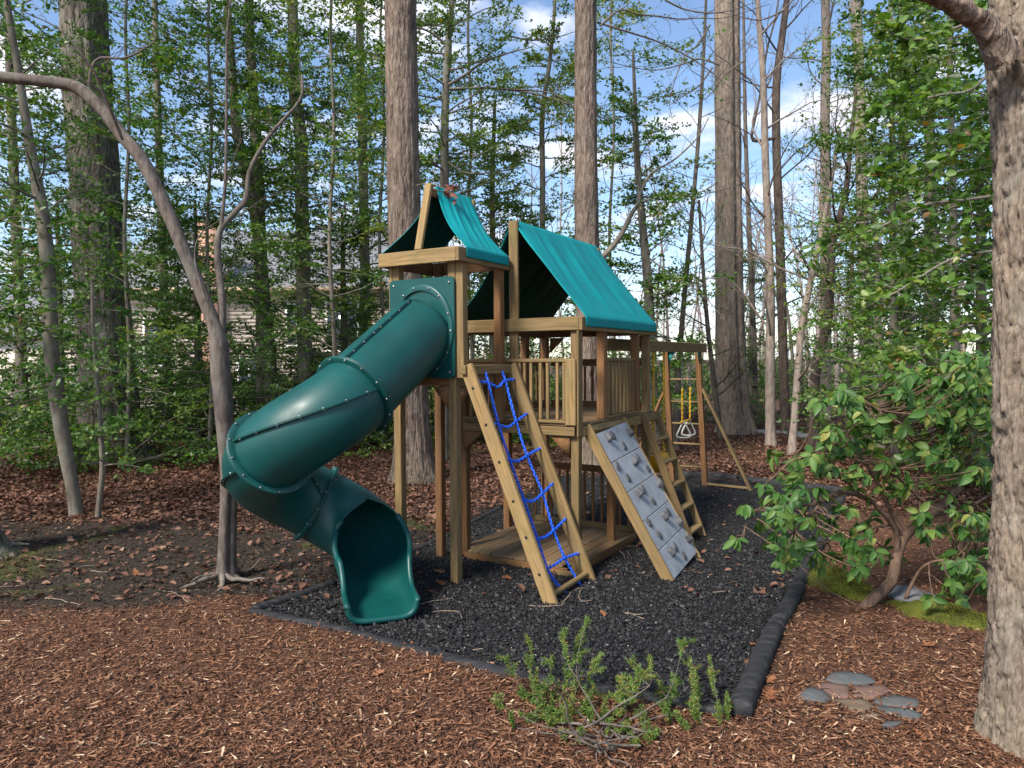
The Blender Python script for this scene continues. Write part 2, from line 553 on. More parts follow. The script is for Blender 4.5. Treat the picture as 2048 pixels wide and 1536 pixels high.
def border_mat():
    m, nt, bs = new_mat('black_border_timber')
    v = obj_vec(nt, (2.2, 9, 9))
    n = noise(nt, v, 2, 6, 0.65)
    c = ramp(nt, n, [(0.35, (0.014, 0.014, 0.016)), (0.58, (0.034, 0.035, 0.038)), (0.72, (0.085, 0.08, 0.07)), (0.85, (0.15, 0.13, 0.10))])
    nt.links.new(c, bs.inputs['Base Color'])
    bs.inputs['Roughness'].default_value = 0.85
    bs.inputs['Specular IOR Level'].default_value = 0.25
    bump(nt, bs, noise(nt, v, 6, 5, 0.7), 0.6, 0.008)
    return m


MAT['border'] = border_mat()

# ------------------------------------------------------------------ ground
PIT = [on_ground(500, 1222)[:2], on_ground(690, 1262)[:2], on_ground(870, 1308)[:2], on_ground(1150, 1372)[:2], on_ground(1455, 1432)[:2],
       on_ground(1590, 1195)[:2], on_ground(1645, 1085)[:2], on_ground(1690, 985)[:2],
       on_ground(1560, 972)[:2], on_ground(1362, 951)[:2], on_ground(1130, 948)[:2], on_ground(1000, 1012)[:2], on_ground(870, 1080)[:2], on_ground(665, 1168)[:2]]
PIT = np.array(PIT)


def in_poly(x, y, P):
    r = np.zeros(np.shape(x), bool)
    n = len(P)
    for i in range(n):
        x0, y0 = P[i]
        x1, y1 = P[(i + 1) % n]
        c = ((y0 > y) != (y1 > y)) & (x < (x1 - x0) * (y - y0) / (y1 - y0 + 1e-12) + x0)
        r ^= c
    return r


def poly_dist(x, y, P):
    d = np.full(np.shape(x), 1e9)
    n = len(P)
    for i in range(n):
        a, b = P[i], P[(i + 1) % n]
        e = b - a
        t = np.clip(((x - a[0]) * e[0] + (y - a[1]) * e[1]) / (e @ e), 0, 1)
        d = np.minimum(d, np.hypot(x - a[0] - t * e[0], y - a[1] - t * e[1]))
    return np.where(in_poly(x, y, P), -d, d)


def sstep(x, a, b):
    t = np.clip((x - a) / (b - a), 0, 1)
    return t * t * (3 - 2 * t)


RB = np.array([on_ground(1480, 1450)[:2], on_ground(1590, 1195)[:2], on_ground(1645, 1085)[:2], on_ground(1690, 985)[:2]])


def zones(x, y):
    p = np.stack([x, y, 0 * x], -1)
    n = (fbm(p * 1.1 + 5, 4) - 0.5)
    pit = sstep(-(poly_dist(x, y, PIT) + n * 0.10), -0.05, 0.06)
    # brown bark mulch: in front of the play area and to the right of its border
    left_line = 6.42 + 0.05 * (x + 2.3) + n * 0.9
    side = np.interp(y, RB[:, 1], RB[:, 0]) + 0.02
    front = sstep(left_line - y, -0.12, 0.22)
    right = sstep(x - side, -0.05, 0.15) * sstep(10.2 + n * 2 - y, -0.4, 0.6)
    mul = np.clip(np.maximum(np.where(x < 1.0, front, np.where(y < 4.6, 1, 0)), right), 0, 1) * (1 - pit)
    lawn = sstep(y + n * 4 + 0.09 * (x + 8) - 21.0, 0, 1.6) * sstep(-2.5 + n * 4 - x, 0, 2)
    lawn = np.maximum(lawn, sstep(y + n * 6 - 27, 0, 3) * (x > -3) * sstep(7 - x, 0, 2))
    leaf = sstep(y + n * 3.2 + 0.06 * np.abs(x) - 9.3, 0, 1.6)
    q = fbm(p * 1.7 + 31, 4)
    moss = sstep(q - 0.655, 0, 0.05) * 0.55 * (1 - mul) * (1 - pit)
    return pit, mul, lawn, leaf, moss


def ground_h(x, y):
    x = np.asarray(x, float); y = np.asarray(y, float)
    p = np.stack([x, y, 0 * x], -1)
    h = (fbm(p * 0.35 + 3, 3) - 0.5) * 0.16 * sstep(np.abs(poly_dist(x, y, PIT)), 0.3, 4) 
    h = h + (fbm(p * 2.3 + 9, 3) - 0.5) * 0.05 + (fbm(p * 9 + 1, 2) - 0.5) * 0.022
    pd = poly_dist(x, y, PIT)
    h = h * (0.35 + 0.65 * sstep(pd, -0.3, 1.0)) - 0.012
    h = h + 0.02 * sstep(pd, -0.05, 0.1) 
    far = np.hypot(x, y)
    h = h + 0.6 * (fbm(p * 0.05 + 40, 2) - 0.5) * sstep(far, 14, 40) - 0.25 * sstep(far, 26, 60)
    return h


def ground_material():
    m, nt, bs = new_mat('woodland_floor')
    v = obj_vec(nt, rnd=False)
    g = lambda k: nd(nt, 'ShaderNodeAttribute', attribute_name=k).outputs['Fac']
    fine = noise(nt, v, 38, 6, 0.7)
    mid = noise(nt, v, 9, 5, 0.6)
    soil = ramp(nt, fine, [(0.3, (0.020, 0.016, 0.013)), (0.55, (0.045, 0.034, 0.026)), (0.75, (0.10, 0.075, 0.052))])
    leaf = ramp(nt, fine, [(0.3, (0.032, 0.018, 0.013)), (0.55, (0.085, 0.045, 0.03)), (0.78, (0.17, 0.10, 0.065))])
    mul = ramp(nt, fine, [(0.28, (0.05, 0.024, 0.016)), (0.55, (0.12, 0.060, 0.037)), (0.8, (0.22, 0.12, 0.073))])
    pit = ramp(nt, fine, [(0.3, (0.009, 0.009, 0.010)), (0.6, (0.020, 0.020, 0.021)), (0.8, (0.045, 0.044, 0.044))])
    lawn = ramp(nt, mid, [(0.3, (0.07, 0.085, 0.018)), (0.7, (0.18, 0.17, 0.045))])
    moss = ramp(nt, mid, [(0.3, (0.05, 0.065, 0.014)), (0.7, (0.12, 0.13, 0.025))])
    c = mixc(nt, g('leaf'), soil, leaf)
    c = mixc(nt, g('moss'), c, moss)
    c = mixc(nt, g('lawn'), c, lawn)
    c = mixc(nt, g('mulch'), c, mul)
    c = mixc(nt, g('pit'), c, pit)
    nt.links.new(c, bs.inputs['Base Color'])
    bs.inputs['Roughness'].default_value = 0.92
    bs.inputs['Specular IOR Level'].default_value = 0.2
    bump(nt, bs, fine, 0.8, 0.03)
    return m


def build_ground():
    xs = np.concatenate([-np.geomspace(600, 8.2, 46), np.arange(-8, 8.01, 0.08), np.geomspace(8.2, 600, 46)])
    ys = np.concatenate([np.linspace(-60, 2.6, 14), np.arange(2.8, 14.01, 0.075), np.geomspace(14.2, 900, 90)])
    X, Y = np.meshgrid(xs, ys)
    Z = ground_h(X, Y)
    V = np.stack([X, Y, Z], -1).reshape(-1, 3)
    ny, nx = X.shape
    i, j = np.meshgrid(np.arange(ny - 1), np.arange(nx - 1), indexing='ij')
    Fq = np.stack([i * nx + j, i * nx + j + 1, (i + 1) * nx + j + 1, (i + 1) * nx + j], -1).reshape(-1, 4)
    me = mesh_np('ground', V, Fq, ground_material(), True)
    for k, a in zip(('pit', 'mulch', 'lawn', 'leaf', 'moss'), zones(V[:, 0], V[:, 1])):
        at_ = me.attributes.new(k, 'FLOAT', 'POINT')
        at_.data.foreach_set('value', a.astype(np.float32))
    return tag(link('ground', me), 'woodland floor of soil, bark mulch and black play surface', kind='structure')


build_ground()

# ------------------------------------------------------------------ playset
PS = tag(empty('playset', (PX0, PY0, 0), rz=math.pi / 2 - YAW),
         'wooden playset with teal canopies, green tube slide, ladders and a swing beam', 'playset')
_boxes = {}


def box_mesh(L, w, h, mat, bev):
    k = (round(L, 3), round(w, 3), round(h, 3), mat, bev)
    if k not in _boxes:
        bm = bmesh.new()
        bmesh.ops.create_cube(bm, size=1)
        bmesh.ops.scale(bm, vec=(L, w, h), verts=bm.verts)
        if bev:
            bmesh.ops.bevel(bm, geom=list(bm.edges), offset=min(bev, w * 0.3, h * 0.3), segments=1, affect='EDGES')
        me = bpy.data.meshes.new('board')
        bm.to_mesh(me)
        bm.free()
        me.materials.append(MAT[mat])
        _boxes[k] = me
    return _boxes[k]


def beam(name, p0, p1, w, h, mat='wood', parent=None, up=(0, 0, 1), bev=0.006):
    """a board from p0 to p1: w across, h along 'up'"""
    p0, p1 = Vector(p0), Vector(p1)
    x = (p1 - p0).normalized()
    u = Vector(up)
    if abs(x.dot(u)) > 0.98:
        u = Vector((1, 0, 0))
    y = u.cross(x).normalized()
    z = x.cross(y)
    o = link(name, box_mesh((p1 - p0).length, w, h, mat, bev), parent or PS)
    m = Matrix((x, y, z)).transposed().to_4x4()
    m.translation = (p0 + p1) / 2
    o.matrix_local = m
    return o


def box(name, lo, hi, mat='wood', parent=None, bev=0.006):
    """a board given by its extents, grain along the longest side"""
    lo, hi = Vector(lo), Vector(hi)
    d = hi - lo
    c = (lo + hi) / 2
    k = max(range(3), key=lambda i: d[i])
    e = Vector((0, 0, 0)); e[k] = d[k] / 2
    if k == 2:
        return beam(name, c - e, c + e, d[1], d[0], mat, parent, (1, 0, 0), bev)
    if k == 0:
        return beam(name, c - e, c + e, d[1], d[2], mat, parent, (0, 0, 1), bev)
    return beam(name, c - e, c + e, d[0], d[2], mat, parent, (0, 0, 1), bev)


def gusset(name, p, q, r, th, mat='wood_red'):
    """triangular corner block p-q-r, th thick"""
    p, q, r = (np.array(v, float) for v in (p, q, r))
    nrm = norm(np.cross(q - p, r - p)) * th / 2
    V = np.array([p + nrm, q + nrm, r + nrm, p - nrm, q - nrm, r - nrm])
    me = mesh_np(name, V, [[0, 3, 4, 1], [1, 4, 5, 2], [2, 5, 3, 0]], MAT[mat], T=[[0, 1, 2], [5, 4, 3]])
    return link(name, me, PS)


def acc_obj(name, acc, mat, parent, smooth=False):
    return link(name, acc.mesh(name, MAT[mat], smooth), parent)


# small (slide) tower
box('post', (0, 0, -0.15), (0.09, 0.09, 3.305), 'wood')
box('post', (0, 0.712, -0.15), (0.09, 0.802, 3.305), 'wood')
box('post_extension', (0.002, -0.09, 2.045), (0.09, -0.004, 3.30), 'wood')
box('post_extension', (0.002, 0.806, 2.045), (0.09, 0.853, 3.30), 'wood_pale')
box('post', (0.70, -0.088, 1.56), (0.785, -0.002, 3.30), 'wood_red')
box('post', (0.70, 0.712, -0.15), (0.785, 0.802, 3.30), 'wood_red')
box('roof_beam', (-0.113, -0.090, 3.184), (-0.075, 0.8925, 3.324), 'wood_pale')
box('roof_beam', (-0.114, -0.128, 3.182), (0.832, -0.092, 3.322), 'wood')
box('roof_beam', (-0.073, 0.857, 3.184), (0.83, 0.893, 3.324), 'wood_red')
box('roof_beam', (0.79, -0.088, 3.186), (0.828, 0.855, 3.326), 'wood_red')
beam('king_post', (-0.085, 0.383, 3.326), (0.098, 0.383, 4.02), 0.085, 0.04, 'wood_pale', up=(1, 0, 0))
beam('king_post', (0.80, 0.383, 3.328), (0.87, 0.383, 4.0), 0.085, 0.04, 'wood', up=(1, 0, 0))
box('ridge_beam', (0.12, 0.363, 3.90), (0.85, 0.403, 3.985), 'wood_red')
for k in range(5):
    y0 = 0.004 + k * 0.1418
    box('deck_board', (0.092, y0, 2.062), (0.733, y0 + 0.137, 2.087), 'wood_deck', bev=0.004)
box('deck_joist', (0.01, 0.093, 1.965), (0.05, 0.709, 2.058), 'wood_red')
box('deck_joist', (0.76, 0.0, 1.965), (0.80, 0.709, 2.058), 'wood_red')
box('deck_joist', (0.094, 0.0, 1.962), (0.755, 0.038, 2.056), 'wood')
box('deck_joist', (0.094, 0.67, 1.962), (0.755, 0.708, 2.056), 'wood_red')
gusset('corner_block', (0.03, 0.094, 1.96), (0.03, 0.30, 1.96), (0.03, 0.094, 1.72), 0.036)
gusset('corner_block', (0.094, 0.03, 1.955), (0.30, 0.03, 1.955), (0.094, 0.03, 1.76), 0.036)
box('side_rail', (0.094, 0.745, 2.62), (0.733, 0.783, 2.71), 'wood_red')
for k in range(4):
    box('baluster', (0.16 + k * 0.15, 0.75, 2.09), (0.195 + k * 0.15, 0.785, 2.618), 'wood_red')
box('side_rail', (0.79, 0.0, 2.10), (0.83, 0.71, 2.19), 'wood_red')

# large tower
LB = [(0.835, -0.92, 'wood'), (0.835, 0.49, 'wood_red'), (3.0, -0.92, 'wood'), (3.0, 0.545, 'wood_red')]
for a0, b0, m_ in LB:
    box('post', (a0 + (0.038 if a0 < 1 else -0.096), b0, -0.15), (a0 + (0.126 if a0 < 1 else -0.006), b0 + 0.09, 2.64), m_)
box('corner_board', (0.822, -0.945, 1.43), (0.93, -0.923, 2.521), 'wood')
box('corner_board', (0.798, -0.92, 1.545), (0.832, -0.80, 2.23), 'wood_pale')
box('post', (1.50, -0.93, 1.56), (1.60, -0.84, 2.523), 'wood_red')
box('post', (2.50, -0.93, 1.56), (2.59, -0.84, 2.523), 'wood_red')
box('post', (1.96, -0.85, -0.15), (2.05, -0.76, 1.43), 'wood_red')
box('post', (1.96, 0.585, -0.15), (2.05, 0.675, 1.43), 'wood_red')
box('post', (1.70, 0.545, 1.56), (1.79, 0.635, 2.523), 'wood_red')
box('post', (2.35, 0.545, 1.56), (2.44, 0.635, 2.523), 'wood_red')
box('king_post', (0.872, -0.203, 1.56), (0.91, -0.09, 3.72), 'wood')
box('king_post', (3.0, -0.203, 2.53), (3.038, -0.09, 3.70), 'wood')
box('ridge_beam', (0.915, -0.165, 3.57), (2.995, -0.127, 3.665), 'wood_red')
box('roof_beam', (0.833, -0.944, 2.523), (0.870, 0.60, 2.663), 'wood_pale')
box('roof_beam', (0.831, -0.984, 2.521), (3.045, -0.947, 2.661), 'wood')
box('roof_beam', (0.873, 0.605, 2.521), (3.04, 0.642, 2.661), 'wood_red')
box('roof_beam', (3.0, -0.944, 2.525), (3.037, 0.602, 2.665), 'wood_red')
for k in range(16):
    a0 = 0.84 + k * 0.1405
    box('deck_board', (a0, -0.93, 1.531), (a0 + 0.134, 0.63, 1.556), 'wood_deck', bev=0.004)
box('deck_joist', (0.810, -0.903, 1.432), (0.833, 0.486, 1.527), 'wood')
box('deck_joist', (0.93, -0.958, 1.42), (3.09, -0.925, 1.527), 'wood')
box('deck_joist', (0.93, 0.60, 1.42), (3.09, 0.633, 1.527), 'wood_red')
box('deck_joist', (3.055, -0.92, 1.42), (3.09, 0.595, 1.527), 'wood_red')
for a0 in (1.4, 1.9, 2.45):
    box('deck_joist', (a0, -0.92, 1.44), (a0 + 0.038, 0.598, 1.527), 'wood_red')
gusset('corner_block', (0.85, 0.486, 1.43), (0.85, 0.24, 1.43), (0.85, 0.486, 1.20), 0.036)
gusset('corner_block', (0.86, -0.828, 1.43), (0.86, -0.60, 1.43), (0.86, -0.828, 1.20), 0.036)
gusset('corner_block', (3.03, 0.545, 2.52), (3.03, 0.33, 2.52), (3.03, 0.545, 2.32), 0.036, 'wood_red')
gusset('corner_block', (3.03, -0.83, 2.52), (3.03, -0.62, 2.52), (3.03, -0.83, 2.32), 0.036, 'wood_red')
# front railing
box('hand_rail', (0.828, -0.825, 2.195), (0.872, 0.488, 2.235), 'wood')
box('bottom_rail', (0.815, -0.80, 1.560), (0.870, 0.488, 1.592), 'wood')
for b in (0.40, 0.30, 0.20, 0.10, -0.02, -0.235, -0.297, -0.375, -0.49, -0.575, -0.69, -0.768):
    box('baluster', (0.835, b - 0.017, 1.594), (0.868, b + 0.017, 2.193), 'wood')
# right-hand railing panel
box('hand_rail', (1.602, -0.915, 2.20), (2.498, -0.868, 2.235), 'wood')
box('bottom_rail', (1.602, -0.945, 1.560), (2.498, -0.868, 1.590), 'wood')
for a0 in (1.66, 1.755, 1.86, 1.965, 2.075, 2.185, 2.30, 2.40):
    box('baluster', (a0, -0.91, 1.592), (a0 + 0.045, -0.875, 2.198), 'wood')
# left and rear railings
box('hand_rail', (0.93, 0.575, 2.13), (1.698, 0.61, 2.225), 'wood_red')
box('hand_rail', (1.792, 0.575, 2.13), (2.998, 0.61, 2.225), 'wood_red')
box('bottom_rail', (0.93, 0.575, 1.562), (2.998, 0.61, 1.66), 'wood_red')
for k in range(15):
    a0 = 0.98 + k * 0.132
    if 1.66 < a0 < 1.80 or 2.31 < a0 < 2.45:
        continue
    box('baluster', (a0, 0.58, 1.662), (a0 + 0.034, 0.605, 2.128), 'wood_red')
box('hand_rail', (3.03, -0.825, 2.13), (3.065, 0.543, 2.225), 'wood_red')
box('bottom_rail', (3.03, -0.825, 1.562), (3.065, 0.543, 1.66), 'wood_red')
for k in range(12):
    b0 = -0.76 + k * 0.11
    box('baluster', (3.035, b0, 1.662), (3.06, b0 + 0.034, 2.128), 'wood_red')
# ground-level floor and its railing
for k in range(10):
    b0 = -0.92 + k * 0.151
    box('floor_board', (0.80 if k not in (0, 9) else 0.93, b0, 0.058), (2.50, b0 + 0.143, 0.086), 'wood_deck', bev=0.004)
box('floor_joist', (0.935, -0.925, -0.02), (2.50, -0.89, 0.055), 'wood_red')
box('floor_joist', (0.80, -0.82, -0.02), (0.833, 0.486, 0.055), 'wood_red')
box('floor_joist', (0.935, 0.54, -0.02), (2.50, 0.575, 0.055), 'wood_red')
beam('edging_board', (0.76, -0.72, 0.012), (0.815, -0.96, 0.012), 0.03, 0.05, 'wood')
beam('edging_board', (0.80, -0.965, 0.012), (1.0, -0.955, 0.012), 0.03, 0.05, 'wood')
box('hand_rail', (2.43, -0.92, 0.80), (2.47, 0.58, 0.885), 'wood_red')
box('bottom_rail', (2.43, -0.92, 0.09), (2.47, 0.58, 0.165), 'wood')
for k in range(12):
    b0 = -0.86 + k * 0.12
    box('baluster', (2.435, b0, 0.167), (2.465, b0 + 0.032, 0.798), 'wood_red')


# canopies
def canopy(name, ridge_b, ridge_z, eave_b, eave_z, a_top, a_bot, skirt, sag, seed, label):
    """one slope of cloth: ridge line a_top=(a0,a1), eave line a_bot=(a0,a1), hanging skirt below the eave"""
    nu, nv, ns = 56, 30, 6
    u = np.linspace(0, 1, nu)[:, None]
    v = np.linspace(0, 1, nv)[None, :]
    a = (a_top[0] * (1 - u) + a_top[1] * u) * (1 - v) + (a_bot[0] * (1 - u) + a_bot[1] * u) * v
    edge = np.exp(-((u - 0.0) / 0.10) ** 2) + np.exp(-((u - 1.0) / 0.10) ** 2)
    sg = sag * np.sin(math.pi * v) * (0.55 + 0.6 * edge)
    sl = np.array([eave_b - ridge_b, eave_z - ridge_z])
    sl = sl / np.linalg.norm(sl)
    nb, nz = -abs(sl[1]) * np.sign(eave_b - ridge_b) * -1, abs(sl[0])
    p = np.stack([u * 13 + v * 1.6, v * 0.55 + 0 * u, 0 * u + 0 * v + seed], -1)
    wr = (fbm(p, 3) - 0.5) * 0.055 * np.sin(math.pi * np.clip(v * 1.02, 0, 1)) ** 0.6
    wr = wr + (vnoise(np.stack([u * 30 + v * 2.5, v * 0.4 + 0 * u, 0 * u + 0 * v + seed + 7], -1)) - 0.5) * 0.02 * np.sin(math.pi * np.clip(v, 0, 1))
    off = wr - sg
    b = ridge_b + (eave_b - ridge_b) * v + nb * off + 0 * u
    z = ridge_z + (eave_z - ridge_z) * v + nz * off + 0 * u
    G = np.stack([a, b, z], -1)
    # skirt
    w = np.linspace(0, 1, ns + 1)[1:]
    sgn = np.sign(eave_b - ridge_b)
    rip = (vnoise(np.stack([u[:, 0] * 9, 0 * u[:, 0], 0 * u[:, 0] + seed], -1)) - 0.5) * 0.012
    S = np.stack([np.broadcast_to(a[:, -1:], (nu, ns)), eave_b + sgn * (0.006 + rip[:, None] * w[None]) + 0 * a[:, :1],
                  eave_z - skirt * w[None] + 0 * a[:, :1]], -1)
    G = np.concatenate([G, S], 1)
    n1 = G.shape[1]
    i, j = np.meshgrid(np.arange(nu - 1), np.arange(n1 - 1), indexing='ij')
    Fq = np.stack([i * n1 + j, i * n1 + j + 1, (i + 1) * n1 + j + 1, (i + 1) * n1 + j], -1).reshape(-1, 4)
    if eave_b > ridge_b:
        Fq = Fq[:, ::-1]
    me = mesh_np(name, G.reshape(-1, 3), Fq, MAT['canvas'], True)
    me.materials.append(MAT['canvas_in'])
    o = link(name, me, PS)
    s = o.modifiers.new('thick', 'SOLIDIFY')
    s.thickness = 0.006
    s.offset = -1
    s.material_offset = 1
    return o


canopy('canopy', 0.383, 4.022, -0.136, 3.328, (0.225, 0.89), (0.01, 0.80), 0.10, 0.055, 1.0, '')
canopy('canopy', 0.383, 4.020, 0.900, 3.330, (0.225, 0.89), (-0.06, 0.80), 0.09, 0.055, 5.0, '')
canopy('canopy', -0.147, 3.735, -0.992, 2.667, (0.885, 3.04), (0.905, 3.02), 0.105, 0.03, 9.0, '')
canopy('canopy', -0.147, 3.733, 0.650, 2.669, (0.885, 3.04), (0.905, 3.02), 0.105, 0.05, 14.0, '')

# ------------------------------------------------------------------ tube slide
SL = empty('slide', (0, 0, 0), PS)
TR = 0.355                                        # tube radius
SLOPE = math.radians(32)


def slide_path():
    """centre line: straight run off the panel, then a clockwise helix down to the chute (world coordinates)"""
    p0 = np.array([PX0 - 0.395 * CY - 0.03 * SY, PY0 + 0.395 * SY - 0.03 * CY, 2.53])
    h0 = math.atan2(-CY, -SY)                      # heading straight out of the panel
    L1, r, turn = 0.98, 0.475, math.radians(312)
    pts, hd = [], []
    n1 = 22
    for i in range(n1 + 1):
        s = L1 * i / n1
        pts.append([p0[0] + math.cos(h0) * s, p0[1] + math.sin(h0) * s, p0[2] - math.tan(SLOPE) * s])
        hd.append(h0)
    e = np.array(pts[-1])
    cx, cy = e[0] + r * math.sin(h0), e[1] - r * math.cos(h0)
    n2 = 96
    for i in range(1, n2 + 1):
        f = i / n2
        h = h0 - turn * f
        drop = 1.57 * f - 2.08 * max(0.0, f - 0.75) ** 2
        pts.append([cx - r * math.sin(h), cy + r * math.cos(h), e[2] - drop])
        hd.append(h)
    return np.array(pts), n1


SP_W, N1 = slide_path()
SP = np.array([to_local(p) for p in SP_W])


def frames(P):
    t = norm(np.gradient(P, axis=0))
    side = norm(np.cross(t, [0, 0, 1.0]))           # to the right of travel
    up = np.cross(side, t)
    return t, side, up


ST, SS, SU = frames(SP)


def ring_pts(i, R, ang):
    """points of cross-section i: angle 0 = top, positive towards the right of travel"""
    return SP[i] + R * (np.sin(ang)[:, None] * SS[i] + np.cos(ang)[:, None] * SU[i])


def sweep(name, i0, i1, R, n=56, extra=0.0):
    ang = np.arange(n) * 2 * math.pi / n
    idx = np.arange(i0, i1 + 1)
    V = np.concatenate([ring_pts(i, R, ang) for i in idx])
    m = len(idx)
    i, j = np.meshgrid(np.arange(m - 1), np.arange(n), indexing='ij')
    j2 = (j + 1) % n
    Fq = np.stack([i * n + j, i * n + j2, (i + 1) * n + j2, (i + 1) * n + j], -1).reshape(-1, 4)
    o = link(name, mesh_np(name, V, Fq, MAT['slide'], True), SL)
    s = o.modifiers.new('thick', 'SOLIDIFY'); s.thickness = 0.008; s.offset = -1
    return o


def flange(i, R0, R1, half=0.016, n=64):
    """bolted collar round the tube at section i: two lips with a groove between"""
    t = ST[i]
    ang = np.arange(n) * 2 * math.pi / n
    dirs = np.sin(ang)[:, None] * SS[i] + np.cos(ang)[:, None] * SU[i]
    prof = [(-half, R0), (-half, R1 - 0.006), (-half + 0.005, R1), (-0.003, R1), (-0.002, R1 - 0.014), (0.002, R1 - 0.014), (0.003, R1), (half - 0.005, R1), (half, R1 - 0.006), (half, R0)]
    V = np.concatenate([SP[i] + t * d + dirs * r for d, r in prof])
    m = len(prof)
    k, j = np.meshgrid(np.arange(m - 1), np.arange(n), indexing='ij')
    j2 = (j + 1) % n
    Fq = np.stack([k * n + j, k * n + j2, (k + 1) * n + j2, (k + 1) * n + j], -1).reshape(-1, 4)
    link('joint_flange', mesh_np('joint_flange', V, Fq, MAT['slide'], True), SL)
    # its bolts
    ac = Acc()
    nb = 14
    for q in range(nb):
        an = (q + 0.4) * 2 * math.pi / nb
        d = math.sin(an) * SS[i] + math.cos(an) * SU[i]
        c = SP[i] + d * (R0 + R1) / 2 + d * 0.012
        V_, F_, T_ = tube([c - t * (half + 0.012), c - t * (half + 0.008), c + t * (half + 0.008), c + t * (half + 0.012)], [0.004, 0.008, 0.008, 0.004], 8, True)
        ac.add(V_, F_, T_)
    tag(acc_obj('bolt_ring', ac, 'steel', SL, True), kind='stuff')


def seam(i0, i1, a0, a1, bolts):
    """raised lip where the two half shells meet, from angle a0 to a1 along the run"""
    idx = np.arange(i0, i1 + 1)
    f = np.linspace(0, 1, len(idx))
    an = a0 + (a1 - a0) * f
    prof = [(-0.009, -0.004), (-0.009, 0.028), (-0.004, 0.032), (-0.001, 0.022), (0.001, 0.022), (0.004, 0.032), (0.009, 0.028), (0.009, -0.004)]
    rows = []
    for i, a in zip(idx, an):
        d = math.sin(a) * SS[i] + math.cos(a) * SU[i]
        tg = math.cos(a) * SS[i] - math.sin(a) * SU[i]
        rows.append([SP[i] + d * (TR + h) + tg * w for w, h in prof])
    V = np.array(rows).reshape(-1, 3)
    m, n = len(idx), len(prof)
    k, j = np.meshgrid(np.arange(m - 1), np.arange(n - 1), indexing='ij')
    Fq = np.stack([k * n + j, k * n + j + 1, (k + 1) * n + j + 1, (k + 1) * n + j], -1).reshape(-1, 4)
    link('seam_lip', mesh_np('seam_lip', V, Fq, MAT['slide'], True), SL)
    ac = Acc()
    for q in range(bolts):
        g = (q + 0.5) / bolts * (len(idx) - 1)
        i = idx[int(g)]
        a = an[int(g)]
        d = math.sin(a) * SS[i] + math.cos(a) * SU[i]
        tg = math.cos(a) * SS[i] - math.sin(a) * SU[i]
        c = SP[i] + d * (TR + 0.016)
        V_, F_, T_ = tube([c - tg * 0.017, c - tg * 0.013, c + tg * 0.013, c + tg * 0.017], [0.005, 0.009, 0.009, 0.005], 8, True)
        ac.add(V_, F_, T_)
    tag(acc_obj('bolt_row', ac, 'steel', SL, True), kind='stuff')


J1 = N1
NT = len(SP) - 1
J2 = N1 + int(96 * 98 / 312)
J3 = N1 + int(96 * 222 / 312)
sweep('tube_section', 0, J1, TR)
sweep('tube_section', J1, J2, TR - 0.002)
sweep('tube_section', J2, J3, TR - 0.001)
for j in (J1, J2, J3):
    flange(j, TR - 0.003, TR + 0.052)
seam(1, J1 - 1, math.radians(-8), math.radians(-8), 7)
seam(1, J1 - 1, math.radians(172), math.radians(172), 7)
seam(J1 + 1, J2 - 1, math.radians(-75), math.radians(-70), 7)
seam(J1 + 1, J2 - 1, math.radians(105), math.radians(110), 7)
seam(J2 + 1, J3 - 1, math.radians(-110), math.radians(-110), 7)
seam(J2 + 1, J3 - 1, math.radians(70), math.radians(70), 7)


